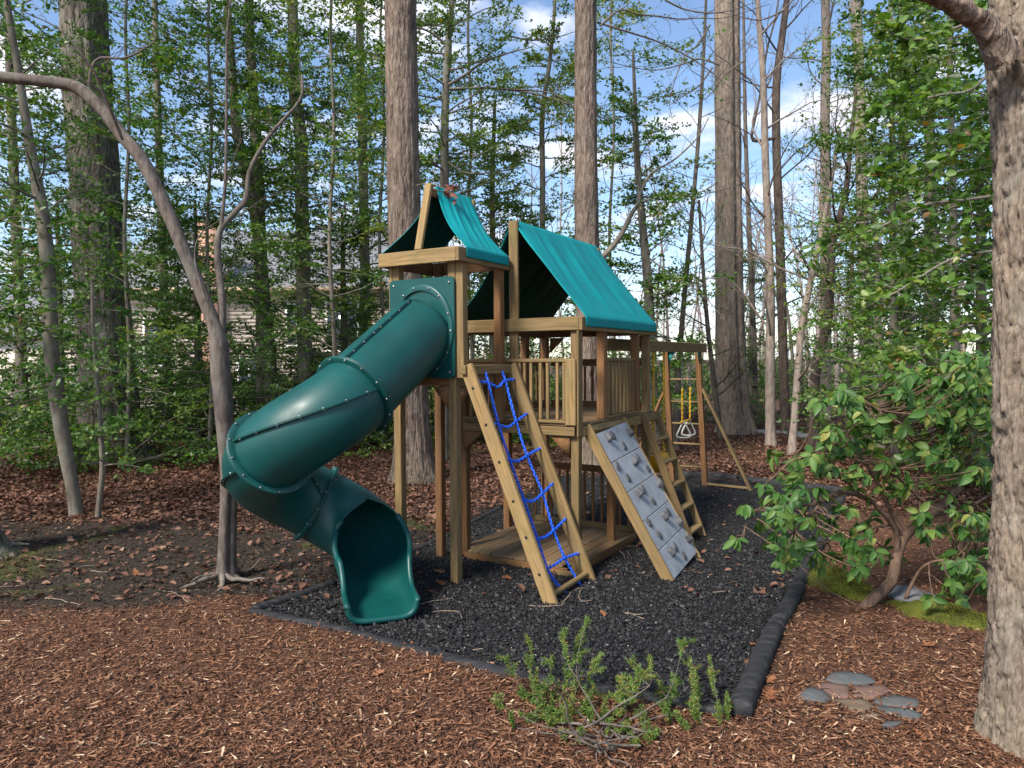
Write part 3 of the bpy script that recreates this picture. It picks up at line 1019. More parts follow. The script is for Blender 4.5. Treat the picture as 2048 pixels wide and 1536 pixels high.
def chute():
    """last section: closed tube that opens into a flat-floored trough with rounded side walls"""
    nA = 61
    secs = []
    u = np.linspace(-1, 1, nA)

    def sec(c, side, up, R, alpha, flat, wx=1.0, wallh=None):
        an = u * alpha                                  # from the bottom
        x = R * np.sin(an)
        y = -R * np.cos(an)
        if flat > 0:
            e = 1 + 1.6 * flat
            x2 = np.sign(np.sin(an)) * np.abs(np.sin(np.clip(an, -math.pi / 2, math.pi / 2))) ** (1 / e) * R * wx
            y2 = np.where(np.abs(an) < math.pi / 2, -R * np.abs(np.cos(an)) ** (1 / e), -R * np.cos(an))
            x = x * (1 - flat) + x2 * flat
            y = y * (1 - flat) + y2 * flat
        if wallh is not None:
            y = np.minimum(y, -R + wallh)
        return c + x[:, None] * side + y[:, None] * up

    idx = np.arange(J3, NT + 1)
    m = len(idx)
    for k, i in enumerate(idx):
        f = k / (m - 1)
        al = math.pi * (0.9999 - 0.36 * float(sstep(np.array(f), 0.66, 1.0)))
        secs.append(sec(SP[i], SS[i], SU[i], TR, al, 0.0))
    # straight run-out
    t = ST[NT].copy()
    th = norm([t[0], t[1], 0])
    side = SS[NT]
    c = SP[NT].copy()
    up0 = SU[NT]
    L = 0.84
    n = 30
    for k in range(1, n + 1):
        f = k / n
        sl = math.radians(11) * (1 - f) + math.radians(3) * f
        d = th * math.cos(sl) + np.array([0, 0, -math.sin(sl)])
        c = c + d * L / n
        upv = np.cross(side, d)
        al = math.pi * (0.64 - 0.14 * float(sstep(np.array(f), 0, 0.40)))
        wall = 0.75 * TR * 2 * (1 - float(sstep(np.array(f), 0.0, 0.75))) + 0.14
        secs.append(sec(c, side, upv, TR, al, float(sstep(np.array(f), 0.0, 0.6)), 1.0 - 0.16 * float(sstep(np.array(f), 0.0, 0.5)), min(wall, TR * 2)))
    V = np.array(secs)
    ms = len(V)
    k, j = np.meshgrid(np.arange(ms - 1), np.arange(nA - 1), indexing='ij')
    Fq = np.stack([k * nA + j, k * nA + j + 1, (k + 1) * nA + j + 1, (k + 1) * nA + j], -1).reshape(-1, 4)
    me = mesh_np('exit_chute', V.reshape(-1, 3), Fq, MAT['slide'], True)
    o = link('exit_chute', me, SL)
    s = o.modifiers.new('thick', 'SOLIDIFY'); s.thickness = 0.012; s.offset = 0
    # rolled rim along both walls, and the rounded lip at the end
    k0 = m - 4
    for e in (0, nA - 1):
        path = V[k0:, e]
        V_, F_, T_ = tube(resample(path, 40), 0.026, 10, True)
        link('rolled_rim', mesh_np('rolled_rim', V_, F_, MAT['slide'], True, T=T_), SL)
    lip = V[-1]
    V_, F_, T_ = tube(resample(lip[::3], 60), 0.027, 10, True)
    link('end_lip', mesh_np('end_lip', V_, F_, MAT['slide'], True, T=T_), SL)
    foot = np.array([V[-1][nA // 2] , V[-1][nA // 2]])
    # hood edge
    hood = V[k0 - 14:k0 + 1, 0]
    return V


CHUTE = chute()


def slide_panel():
    """square green plate with rounded corners, the tube leaving through it"""
    b0, b1, z0, z1, a = -0.012, 0.812, 2.045, 3.05, -0.034
    r = 0.05
    out = []
    for cx, cz, s0 in ((b1 - r, z1 - r, 0), (b0 + r, z1 - r, 90), (b0 + r, z0 + r, 180), (b1 - r, z0 + r, 270)):
        for q in range(5):
            an = math.radians(s0 + q * 22.5)
            out.append((cx + r * math.cos(an), cz + r * math.sin(an)))
    n = len(out)
    V = [[a, p[0], p[1]] for p in out] + [[a + 0.026, p[0], p[1]] for p in out]
    bm = bmesh.new()
    vv = [bm.verts.new(p) for p in V]
    bm.faces.new(vv[:n]); bm.faces.new(vv[n:][::-1])
    for q in range(n):
        bm.faces.new((vv[q], vv[n + q], vv[n + (q + 1) % n], vv[(q + 1) % n]))
    bmesh.ops.recalc_face_normals(bm, faces=bm.faces)
    me = bpy.data.meshes.new('mounting_panel'); bm.to_mesh(me); bm.free()
    me.materials.append(MAT['slide'])
    link('mounting_panel', me, SL)
    ac = Acc()
    for b, z in ((b0 + .06, z0 + .06), (b1 - .06, z0 + .06), (b0 + .06, z1 - .06), (b1 - .06, z1 - .06)):
        V_, F_, T_ = tube([[a + .004, b, z], [a - .006, b, z], [a - .010, b, z]], [0.014, 0.014, 0.008], 8, True)
        ac.add(V_, F_, T_)
    # oval collar where the tube meets the plate
    n = 64
    ang = np.arange(n) * 2 * math.pi / n
    dirs = np.sin(ang)[:, None] * SS[3] + np.cos(ang)[:, None] * SU[3]
    axis = ST[3]
    def plane(R, aa):
        P = SP[3] + dirs * R
        return P + axis * ((aa - P[:, 0]) / axis[0])[:, None]
    rows = [plane(TR + .045, a + .002), plane(TR + .045, a - .018), plane(TR + .036, a - .024), plane(TR - .002, a - .024)]
    V = np.concatenate(rows)
    k, j = np.meshgrid(np.arange(3), np.arange(n), indexing='ij')
    j2 = (j + 1) % n
    Fq = np.stack([k * n + j, k * n + j2, (k + 1) * n + j2, (k + 1) * n + j], -1).reshape(-1, 4)
    V[:, 1] = np.clip(V[:, 1], b0 + 0.004, b1 - 0.004)
    V[:, 2] = np.clip(V[:, 2], z0 + 0.004, z1 - 0.004)
    link('panel_flange', mesh_np('panel_flange', V, Fq, MAT['slide'], True), SL)
    for q in range(14):
        p = plane(TR + .024, a - .024)[int((q + .5) / 14 * n)]
        if z0 + .02 < p[2] < z1 - .02 and b0 + .02 < p[1] < b1 - .02:
            V_, F_, T_ = tube([p, p + np.array([-.006, 0, 0]), p + np.array([-.010, 0, 0])], [0.012, 0.012, 0.007], 8, True)
            ac.add(V_, F_, T_)
    tag(acc_obj('bolt_ring', ac, 'steel', SL, True), kind='stuff')


slide_panel()

# ------------------------------------------------------------------ ladders and climbing wall
RW = empty('rock_wall', (0, 0, 0), PS)
RW_T, RW_B = np.array([-0.94, 1.53]), np.array([-1.79, 0.0])      # (b,z) of its top and foot


def rw(a, u, off=0.0):
    d = RW_B - RW_T
    q = RW_T + d * u
    nn = np.array([d[1], -d[0]]) / np.hypot(*d)
    if nn[1] < 0: nn = -nn
    nn = np.array([-abs(nn[0]), abs(nn[1])])
    return np.array([a + 0.13 * u, q[0] + nn[0] * off, q[1] + nn[1] * off])


rw_n = rw(0, 0, 1) - rw(0, 0, 0)
for a0 in (1.015, 1.965):
    beam('rail', rw(a0, 0.0, -0.01), rw(a0, 1.015, -0.01), 0.036, 0.115, 'wood_pale', RW, rw_n)
beam('header', rw(1.035, 0.025, 0.0), rw(1.945, 0.025, 0.0), 0.07, 0.036, 'wood', RW, rw_n)
us = [0.05, 0.242, 0.437, 0.626, 0.813, 0.995]
for k in range(5):
    c0, c1 = us[k] + 0.002, us[k + 1] - 0.002
    pa, pb = rw(1.49, c0, 0.028), rw(1.49, c1, 0.028)
    beam('panel', pa, pb, 0.905, 0.03, 'rock_panel', RW, rw_n, 0.004)


def hold_mesh(seed, flat):
    r = np.random.default_rng(seed)
    bm = bmesh.new()
    bmesh.ops.create_icosphere(bm, subdivisions=2, radius=1)
    for v in bm.verts:
        p = np.array(v.co)
        q = np.sign(p) * np.abs(p) ** 0.72
        q += (vnoise(p * 1.7 + seed * 3.1) - 0.5) * 0.55 * p
        q[2] = max(q[2], -0.15)
        if not flat and q[0] > 0:
            q[2] *= 1.35                                   # downhill lip of the grip stands proud
        v.co = q * np.array([0.055, 0.042, 0.048 if not flat else 0.020])
    me = bpy.data.meshes.new('hold'); bm.to_mesh(me); bm.free()
    for p in me.polygons: p.use_smooth = False
    me.materials.append(MAT['rock_hold'])
    return me


HM = [hold_mesh(s, False) for s in (1, 2)] + [hold_mesh(s, True) for s in (3, 4)]
HOLDS = [(1.249, .108, 0), (1.404, .100, 2), (1.85, .110, 1), (1.546, .186, 3), (1.125, .288, 2), (1.57, .297, 0), (1.725, .280, 2), (1.84, .369, 3),
         (1.225, .379, 3), (1.27, .483, 0), (1.425, .475, 2), (1.90, .478, 1), (1.525, .564, 3), (1.14, .661, 2), (1.58, .676, 0), (1.745, .664, 2),
         (1.875, .749, 1), (1.235, .757, 3), (1.28, .873, 0), (1.445, .862, 2), (1.865, .869, 1), (1.55, .94, 3)]
for a, u, k in HOLDS:
    o = link('hold', HM[k], RW)
    x = Vector(norm(rw(0, 1) - rw(0, 0)))
    z = Vector(rw_n).normalized()
    y = z.cross(x)
    m = Matrix((x, y, z)).transposed().to_4x4()
    m.translation = Vector(rw(a, u, 0.043))
    o.matrix_local = m @ Matrix.Rotation(random.Random(int(a * 1000)).uniform(-0.5, 0.5), 4, 'Z')

LD = empty('step_ladder', (0, 0, 0), PS)
l0, l1 = np.array([-0.965, 1.54]), np.array([-1.575, 0.0])


def ld(a, u):
    q = l0 + (l1 - l0) * u
    return np.array([a, q[0], q[1]])


nl = np.array([0, -(l0[1] - l1[1]), -(l0[0] - l1[0])]); nl = np.array([0, -1.54, 0.61]) / math.hypot(1.54, .61)
for a0 in (2.60, 3.09):
    beam('rail', ld(a0, -0.005), ld(a0, 1.01), 0.036, 0.09, 'wood_pale', LD, nl)
box('header', (2.56, -1.0, 1.44), (3.13, -0.962, 1.53), 'wood', LD)
for u in (0.21, 0.385, 0.565, 0.745, 0.92):
    c = ld(2.62, u); d = ld(3.07, u)
    beam('step', c, d, 0.095, 0.036, 'wood_pale', LD)

RL = empty('chain_ladder', (0, 0, 0), PS)
r0, r1 = np.array([-0.16, 2.17]), np.array([-1.075, 0.0])


def rl_pix(x, y, off=0.0):
    """where a sight line meets the ladder's plane (playset frame)"""
    o = to_local(np.array([0, 0, CAM_H])); d = to_local(np.array([0, 0, CAM_H]) + ray(x, y)) - o
    dd = r1 - r0
    nb, nz = dd[1], -dd[0]
    t = ((r0[0] - o[1]) * nb + (r0[1] - o[2]) * nz) / (d[1] * nb + d[2] * nz)
    return o + d * t


nr = np.array([0, -2.17, 0.915]) / math.hypot(2.17, .915)
for a0 in (-0.045, 0.780):
    beam('rail', (a0, r0[0], r0[1]), (a0, r1[0] - 0.02, r1[1] - 0.05), 0.046, 0.14, 'wood_pale', RL, nr)
box('header', (-0.10, -0.185, 2.082), (0.80, -0.130, 2.175), 'wood', RL)
beam('foot_bar', (-0.02, -1.06, 0.055), (0.755, -1.06, 0.055), 0.05, 0.05, 'wood_pale', RL, bev=0.016)
for q in (0.10, 0.26, 0.42, 0.585, 0.735, 0.885):
    c = r0 + (r1 - r0) * q
    V_, F_, T_ = tube([[-0.066, c[0], c[1]], [-0.0705, c[0], c[1]], [-0.0725, c[0], c[1]]], [0.016, 0.016, 0.009], 10, True)
    link('bolt', mesh_np('bolt', V_, F_, MAT['bolt'], True, T=T_), RL)


def chain(name, pts, link_len, r, mat, parent, sag=0.0):
    """a run of interlocked oval links, one mesh per run"""
    P = resample(np.asarray(pts), 200)
    s = np.concatenate([[0], np.cumsum(np.linalg.norm(np.diff(P, axis=0), axis=1))])
    n = max(2, int(s[-1] / link_len))
    ac = Acc()
    tq = np.linspace(0, 2 * math.pi, 11)[:-1]
    for k in range(n):
        m = (k + 0.5) / n * s[-1]
        c = np.array([np.interp(m, s, P[:, i]) for i in range(3)])
        e = np.array([np.interp(min(m + .01, s[-1]), s, P[:, i]) for i in range(3)]) - np.array([np.interp(max(m - .01, 0), s, P[:, i]) for i in range(3)])
        t = norm(e)
        ref = np.array([1.0, 0.3, 0.2])
        w = norm(np.cross(t, ref)); w2 = np.cross(t, w)
        ax = w * math.cos(k * math.pi / 2 + .5) + w2 * math.sin(k * math.pi / 2 + .5)
        loop = c + np.cos(tq)[:, None] * t * (link_len * 0.72) + np.sin(tq)[:, None] * ax * (link_len * 0.36)
        nn = len(loop)
        # closed ring tube
        tt = norm(np.roll(loop, -1, 0) - np.roll(loop, 1, 0))
        rad = norm(loop - c); bn = np.cross(tt, rad)
        an = np.arange(5) * 2 * math.pi / 5
        V = loop[:, None] + r * (rad[:, None] * np.cos(an)[None, :, None] + bn[:, None] * np.sin(an)[None, :, None])
        i, j = np.meshgrid(np.arange(nn), np.arange(5), indexing='ij')
        Fq = np.stack([i * 5 + j, i * 5 + (j + 1) % 5, ((i + 1) % nn) * 5 + (j + 1) % 5, ((i + 1) % nn) * 5 + j], -1).reshape(-1, 4)
        ac.add(V.reshape(-1, 3), Fq)
    return acc_obj(name, ac, mat, parent, True)


LS = [(971, 745), (976, 764), (997, 848), (1020, 920), (1048, 1000), (1074, 1076), (1095, 1137), (1112, 1165), (1133, 1187)]
RS = [(1004, 743), (1010, 760), (1032, 842), (1054, 911), (1085, 986), (1107, 1060), (1129, 1115), (1150, 1152), (1163, 1173)]
for strand in (LS, RS):
    chain('chain', [rl_pix(*p) for p in strand], 0.032, 0.0065, 'chain_b', RL)
ROWS = [[(952, 763), (976, 765), (996, 774), (1009, 762), (1031, 758)], [(982, 845), (997, 849), (1016, 854), (1032, 843), (1055, 826)],
        [(1007, 919), (1020, 920), (1036, 922), (1054, 911), (1083, 895)], [(1038, 999), (1048, 1000), (1066, 1002), (1085, 987), (1108, 964)],
        [(1066, 1074), (1075, 1077), (1092, 1073), (1107, 1061), (1134, 1035)], [(1088, 1136), (1095, 1137), (1112, 1128), (1129, 1116), (1163, 1105)]]
for row in ROWS:
    chain('chain_rung', [rl_pix(*p) for p in row], 0.034, 0.007, 'chain_b', RL)

# ------------------------------------------------------------------ swing beam, A-frame and what hangs from it
box('swing_beam', (2.1, -0.665, 2.325), (6.50, -0.575, 2.475), 'wood')
beam('a_frame_leg', (6.40, -0.53, 2.47), (6.60, -0.62, -0.1), 0.09, 0.09, 'wood_red', up=(1, 0, 0))
beam('a_frame_leg', (6.40, 0.04, 2.40), (6.60, -0.03, -0.1), 0.09, 0.09, 'wood_red', up=(1, 0, 0))
box('cross_beam', (6.36, -0.49, 2.335), (6.40, 0.02, 2.43), 'wood_red')
for z in (1.856, 1.463, 1.077, 0.718, 0.313):
    a_ = 6.60 - 0.2 * z / 2.47
    V_, F_, T_ = tube([[a_, -0.56, z], [a_, -0.02, z]], 0.017, 8, True)
    link('rung', mesh_np('rung', V_, F_, MAT['wood'], True, T=T_), PS)
beam('a_frame_brace', (6.47, -0.60, 1.70), (6.55, -1.43, -0.08), 0.04, 0.09, 'wood', up=(1, 0, 0))
beam('a_frame_brace', (6.47, 0.06, 1.70), (6.55, 0.86, -0.08), 0.04, 0.09, 'wood_red', up=(1, 0, 0))
beam('ground_brace', (6.58, -0.62, 0.03), (6.56, -1.36, 0.02), 0.035, 0.04, 'wood')
gusset('beam_bracket', (6.37, -0.575, 2.47), (6.17, -0.572, 2.44), (6.40, -0.572, 2.10), 0.012, 'teal_steel')
gusset('beam_bracket', (6.42, 0.0, 2.36), (6.42, -0.12, 2.33), (6.44, 0.0, 2.10), 0.012, 'teal_steel')


def ps_world(p):
    a, b, z = p
    return np.array([PX0 + a * SY - b * CY, PY0 + a * CY + b * SY, z])


def swing(name, label, aa, ab, zseat, upper, lower, group=None):
    t = tag(empty(name, ps_world(((aa + ab) / 2, -0.62, zseat)), rz=math.pi / 2 - YAW), label, 'swing')
    o = np.array([(aa + ab) / 2, -0.62, zseat])
    for a in (aa, ab):
        zs = zseat + 0.12
        if upper:
            chain('chain', [np.array([a, -0.62, 2.33]) - o, np.array([a, -0.62, 1.75]) - o], 0.036, 0.0045, 'chain_g', t)
            chain('chain', [np.array([a, -0.62, 1.75]) - o, np.array([a, -0.62, zs]) - o], 0.036, 0.0075, 'chain_y', t)
        else:
            chain('chain', [np.array([a, -0.62, 2.33]) - o, np.array([a, -0.62, zs]) - o], 0.036, 0.0105, 'chain_y', t)
    return t, o


TZ, o_ = swing('trapeze_swing', 'trapeze bar with two white gym rings hanging by the far ladder frame', 5.27, 5.68, 1.12, True, True)
V_, F_, T_ = tube([[-0.26, 0, 0.10], [0.26, 0, 0.10]], 0.02, 10, True)
link('bar', mesh_np('bar', V_, F_, MAT['seat'], True, T=T_), TZ)
for s in (-1, 1):
    x0 = s * 0.19
    tri = np.array([[x0, 0, 0.10], [x0 - 0.035, 0, 0.05], [x0 - 0.11, 0, -0.10], [x0 - 0.09, 0, -0.145], [x0, 0, -0.155], [x0 + 0.09, 0, -0.145], [x0 + 0.11, 0, -0.10], [x0 + 0.035, 0, 0.05], [x0, 0, 0.10]])
    tri = tri + np.array([0, 0.02 * s, 0])
    # the rings have swung round towards the house side
    ca, sa = math.cos(-0.9), math.sin(-0.9)
    d = tri - np.array([x0, 0.02 * s, 0.1])
    tri = np.stack([d[:, 0] * ca - d[:, 1] * sa + x0, d[:, 0] * sa + d[:, 1] * ca + 0.02 * s, d[:, 2] + 0.1], -1)
    V_, F_ = tube(resample(tri, 40), 0.014, 8)
    link('gym_ring', mesh_np('gym_ring', V_, F_, MAT['ring'], True), TZ)
SW, o_ = swing('belt_swing', 'yellow belt swing on yellow chains behind the step ladder', 3.95, 4.40, 0.72, False, True)
u = np.linspace(0, 1, 25)
bx = -0.225 + 0.45 * u
bz = 0.12 - 0.26 * np.sin(math.pi * u) ** 0.7
rows = []
for x, z in zip(bx, bz):
    w = 0.075
    rows.append([[x, -w, z], [x, w, z], [x, w, z - 0.012], [x, -w, z - 0.012]])
V = np.array(rows).reshape(-1, 3)
k, j = np.meshgrid(np.arange(24), np.arange(4), indexing='ij')
Fq = np.stack([k * 4 + j, k * 4 + (j + 1) % 4, (k + 1) * 4 + (j + 1) % 4, (k + 1) * 4 + j], -1).reshape(-1, 4)
link('seat', mesh_np('seat', V, Fq, MAT['seat'], True), SW)
SW2, o_ = swing('belt_swing', 'yellow swing nearest the large tower, mostly hidden by its posts', 3.25, 3.68, 0.62, False, True)
link('seat', bpy.data.meshes['seat'], SW2)

# ------------------------------------------------------------------ border timbers round the play area
def timber(name, label, pts, r, sink, seed, group='black timbers edging the play area', sides=12):
    P = np.array([on_ground(*p) for p in pts])
    P[:, 2] = ground_h(P[:, 0], P[:, 1]) + r - sink
    o0 = P.mean(0); o0[2] = 0
    Q = resample(P, 28)
    rr = r * (1 + 0.03 * (fbm(Q * 3 + seed, 3) - 0.5))
    t = norm(np.gradient(Q, axis=0))
    side = norm(np.cross(t, [0, 0, 1.0]))
    up = np.cross(side, t)
    an = np.arange(sides) * 2 * math.pi / sides
    ca = np.sign(np.cos(an)) * np.abs(np.cos(an)) ** 0.75
    sa = np.sign(np.sin(an)) * np.abs(np.sin(an)) ** 0.75
    V = Q[:, None] + rr[:, None, None] * (side[:, None] * ca[None, :, None] * 1.12 + up[:, None] * sa[None, :, None])
    V = V + (fbm(V * 14 + seed, 3)[..., None] - 0.5) * 0.003
    n = sides
    m = len(Q)
    i, j = np.meshgrid(np.arange(m - 1), np.arange(n), indexing='ij')
    Fq = np.stack([i * n + j, (i + 1) * n + j, (i + 1) * n + (j + 1) % n, i * n + (j + 1) % n], -1).reshape(-1, 4)
    V = np.concatenate([V.reshape(-1, 3), Q[:1], Q[-1:]])
    T = [[m * n, j, (j + 1) % n] for j in range(n)] + [[m * n + 1, (m - 1) * n + (j + 1) % n, (m - 1) * n + j] for j in range(n)]
    me = mesh_np(name, V - o0, Fq, MAT['border'], False, T=T)
    for p in me.polygons[:len(Fq)]:
        p.use_smooth = True
    o = link(name, me, loc=o0)
    return tag(o, label, 'border timber', group)


timber('border_timber', 'thick black round timber with its sawn end nearest the camera', [(1480, 1436), (1513, 1352), (1548, 1268)], 0.064, 0.022, 1)
timber('border_timber', 'black timber between the near end timber and the mossy bank', [(1551, 1260), (1572, 1226), (1597, 1180)], 0.060, 0.03, 2)
timber('border_timber', 'black timber running under the rhododendron leaves beside the mossy bank', [(1600, 1172), (1622, 1125), (1643, 1080)], 0.056, 0.03, 3)
timber('border_timber', 'black timber half hidden behind the rhododendron, farther up the right edge', [(1645, 1076), (1668, 1030), (1690, 988)], 0.056, 0.03, 4)
timber('border_timber', 'sunken black edging from the left corner to the first joint along the mulch', [(502, 1223), (600, 1242), (700, 1264), (790, 1288), (868, 1309)], 0.05, 0.068, 5)
timber('border_timber', 'sunken black edging in the middle of the front edge, left of the evergreen shrub', [(874, 1311), (950, 1331), (1040, 1352), (1120, 1368)], 0.05, 0.064, 6)
timber('border_timber', 'sunken black edging behind the small evergreen shrub', [(1126, 1370), (1230, 1389), (1340, 1405), (1448, 1426)], 0.055, 0.06, 7)
timber('border_timber', 'thin black edging running from the left corner to the slide foot', [(508, 1219), (590, 1193), (668, 1166)], 0.04, 0.04, 8)
timber('border_timber', 'thin black edging behind the slide exit, left of the tall tower post', [(672, 1165), (770, 1124), (868, 1082)], 0.04, 0.05, 9)
timber('border_timber', 'thin black edging behind the tower floor at the back left', [(872, 1080), (940, 1045), (1000, 1014)], 0.04, 0.05, 10)
timber('border_timber', 'far black edging just behind the near leg of the swing frame', [(1364, 951), (1420, 955), (1475, 961)], 0.07, 0.05, 11)
timber('border_timber', 'far black edging right of the swing frame brace', [(1480, 962), (1560, 971), (1686, 984)], 0.07, 0.05, 12)


# ------------------------------------------------------------------ stepping stones
STONES = []


def stone(label, crop, col, thick=0.05, lift=0.010, group='flagstones set in the mulch'):
    P = np.array([on_ground(1380 + u / 3.066, 1060 + v / 3.066) for u, v in crop])
    c = P.mean(0)
    c[2] = float(ground_h(c[0], c[1])) + lift
    STONES.append(P[:, :2])
    r = np.random.default_rng(int(c[0] * 1000) % 9999)
    ring = []
    n = len(P)
    for i in range(n):
        a, b = P[i][:2] - c[:2], P[(i + 1) % n][:2] - c[:2]
        for f in (0, 0.33, 0.66):
            q = a * (1 - f) + b * f
            ring.append(q * (1 + r.normal(0, 0.012)))
    ring = np.array(ring)
    area = np.sum(ring[:, 0] * np.roll(ring[:, 1], -1) - np.roll(ring[:, 0], -1) * ring[:, 1])
    if area < 0: ring = ring[::-1]
    n = len(ring)
    tilt = r.normal(0, 0.012, 2)
    rows = []
    for s, z in ((1.0, -thick), (1.0, -0.003), (0.988, 0.0), (0.55, 0.0)):
        q = ring * s
        zz = z + q @ tilt + (vnoise(np.stack([q[:, 0] * 9, q[:, 1] * 9, 0 * q[:, 0] + c[0] * 7], -1)) - 0.5) * 0.006 * (z > -0.01)
        rows.append(np.stack([q[:, 0], q[:, 1], zz], -1))
    V = np.concatenate(rows + [np.array([[0, 0, 0.002]])])
    i, j = np.meshgrid(np.arange(3), np.arange(n), indexing='ij')
    Fq = np.stack([i * n + j, i * n + (j + 1) % n, (i + 1) * n + (j + 1) % n, (i + 1) * n + j], -1).reshape(-1, 4)
    T = [[3 * n + j, 3 * n + (j + 1) % n, 4 * n] for j in range(n)]
    k = 'stone_%.2f_%.2f' % (col[0], col[2])
    if k not in MAT:
        m, nt, bs = new_mat('flagstone')
        v = obj_vec(nt)
        nA = noise(nt, v, 5, 6, 0.65)
        cc = ramp(nt, nA, [(0.3, tuple(x * 0.7 for x in col)), (0.55, col), (0.75, tuple(x * 1.35 for x in col))])
        rust = noise(nt, v, 3.1, 5, 0.6)
        cc = mixc(nt, ramp(nt, rust, [(0.5, (0, 0, 0)), (0.75, (0.25,) * 3)]), cc, (0.22, 0.13, 0.085))
        nt.links.new(cc, bs.inputs['Base Color'])
        bs.inputs['Roughness'].default_value = 0.92
        bs.inputs['Specular IOR Level'].default_value = 0.12
        bump(nt, bs, noise(nt, v, 26, 6, 0.7), 0.5, 0.006)
        MAT[k] = m
    o = link('flagstone', mesh_np('flagstone', V, Fq, MAT[k], False, T=T), loc=c)
    return tag(o, label, 'stone', group)


GREY, PINK, TAN = (0.10, 0.108, 0.108), (0.165, 0.105, 0.085), (0.16, 0.118, 0.08)
stone('large blue-grey flagstone at the back of the stone group in the mulch', [(832, 940), (850, 910), (900, 890), (980, 892), (1060, 905), (1135, 940), (1130, 962), (1000, 970), (900, 965)], GREY)
stone('pinkish flagstone left of the dark joint in the stone group', [(775, 968), (830, 953), (972, 974), (982, 1055), (900, 1050), (850, 1020)], PINK)
stone('pinkish flagstone right of the dark joint in the stone group', [(996, 977), (1190, 970), (1230, 1010), (1120, 1058), (1006, 1055)], PINK)
stone('grey flagstone at the left end of the stone group', [(655, 1030), (735, 977), (800, 988), (880, 1050), (800, 1088), (690, 1060)], GREY)
stone('tan flagstone at the front centre of the stone group', [(865, 1078), (900, 1062), (1080, 1069), (1135, 1115), (1060, 1145), (950, 1120)], TAN)
stone('grey flagstone at the right end of the stone group', [(1112, 1068), (1250, 1028), (1390, 1055), (1410, 1085), (1390, 1112), (1200, 1100)], GREY)
stone('narrow grey flagstone at the lower right of the stone group', [(1145, 1122), (1180, 1104), (1350, 1127), (1430, 1165), (1390, 1190), (1230, 1160)], GREY)
stone('smallest grey flagstone, half covered by mulch in front', [(1175, 1225), (1200, 1200), (1300, 1200), (1310, 1215), (1230, 1232)], GREY, lift=0.012)
stone('sliver of tan flagstone almost buried in mulch', [(1040, 1162), (1150, 1148), (1180, 1162), (1060, 1176)], TAN, lift=0.010)
stone('large dark slate slab under the rhododendron by the mossy bank', [(1185, 400), (1220, 358), (1340, 365), (1500, 420), (1525, 470), (1450, 497), (1340, 490)], (0.15, 0.16, 0.175), 0.06, 0.03, None)


# ------------------------------------------------------------------ leaves, branches, trees
def leaf_mesh(ac, P, D, N, L, W, rnd, fold=0.18, curl=0.0, six=False):
    """leaf blades: base P, axis D, face normal N, length L, width W"""
    n = len(P)
    D = norm(D)
    S = norm(np.cross(D, N))
    N = np.cross(S, D)
    L = np.broadcast_to(L, (n,))[:, None]
    W = np.broadcast_to(W, (n,))[:, None]
    if not six:
        V = np.stack([P, P + D * L * 0.48 + S * W / 2 + N * W * fold, P + D * L - N * L * curl, P + D * L * 0.48 - S * W / 2 + N * W * fold], 1)
        Fq = np.arange(4 * n).reshape(n, 4)
        ac.add(V.reshape(-1, 3), Fq, a=rnd)
    else:
        m1, m2 = 0.34, 0.72
        V = np.stack([P, P + D * L * m1 + S * W / 2 + N * (W * fold - L * curl * .1), P + D * L * m2 + S * W * 0.36 + N * (W * fold * .7 - L * curl * .5), P + D * L - N * L * curl,
                      P + D * L * m2 - S * W * 0.36 + N * (W * fold * .7 - L * curl * .5), P + D * L * m1 - S * W / 2 + N * (W * fold - L * curl * .1), P + D * L * 0.5 - N * L * curl * .25], 1)
        b = np.arange(n)[:, None] * 7
        T = np.concatenate([b + np.array([[0, 6, 1]]), b + np.array([[1, 6, 2]]), b + np.array([[2, 6, 3]]), b + np.array([[3, 6, 4]]), b + np.array([[4, 6, 5]]), b + np.array([[5, 6, 0]])])
        ac.add(V.reshape(-1, 3), None, T, a=np.tile(rnd, 6))


def grow(r, p, d, L, n, wob, rise=0.0):
    pts = [np.array(p, float)]
    d = norm(d)
    for _ in range(n):
        d = norm(d + r.normal(0, wob, 3) + np.array([0, 0, rise]))
        pts.append(pts[-1] + d * L / n)
    return np.array(pts)


def grow_batch(r, p, d, L, n, wob, rise=0.0):
    p = np.asarray(p, float)
    D = norm(d)
    L = np.asarray(L, float)[:, None] / n
    out = [p]
    for _ in range(n):
        D = norm(D + r.normal(0, wob, p.shape) + np.array([0, 0, rise]))
        out.append(out[-1] + D * L)
    return np.stack(out, 1)


def tube_batch(P, r0, r1, n):
    """many thin tubes at once: P is (N,m,3)"""
    N, m = P.shape[:2]
    r0 = np.broadcast_to(r0, (N,)); r1 = np.broadcast_to(r1, (N,))
    t = norm(np.gradient(P, axis=1))
    nv = norm(np.cross(t, np.array([0.31, 0.17, 0.935])) + 1e-9)
    b = np.cross(t, nv)
    f = np.linspace(0, 1, m)[None]
    R = r0[:, None] * (1 - f) + r1[:, None] * f
    an = np.arange(n) * 2 * math.pi / n
    V = P[:, :, None] + R[:, :, None, None] * (nv[:, :, None] * np.cos(an)[None, None, :, None] + b[:, :, None] * np.sin(an)[None, None, :, None])
    i, j = np.meshgrid(np.arange(m - 1), np.arange(n), indexing='ij')
    F0 = np.stack([i * n + j, i * n + (j + 1) % n, (i + 1) * n + (j + 1) % n, (i + 1) * n + j], -1).reshape(-1, 4)
    Fq = (F0[None] + (np.arange(N) * m * n)[:, None, None]).reshape(-1, 4)
    return V.reshape(-1, 3), Fq


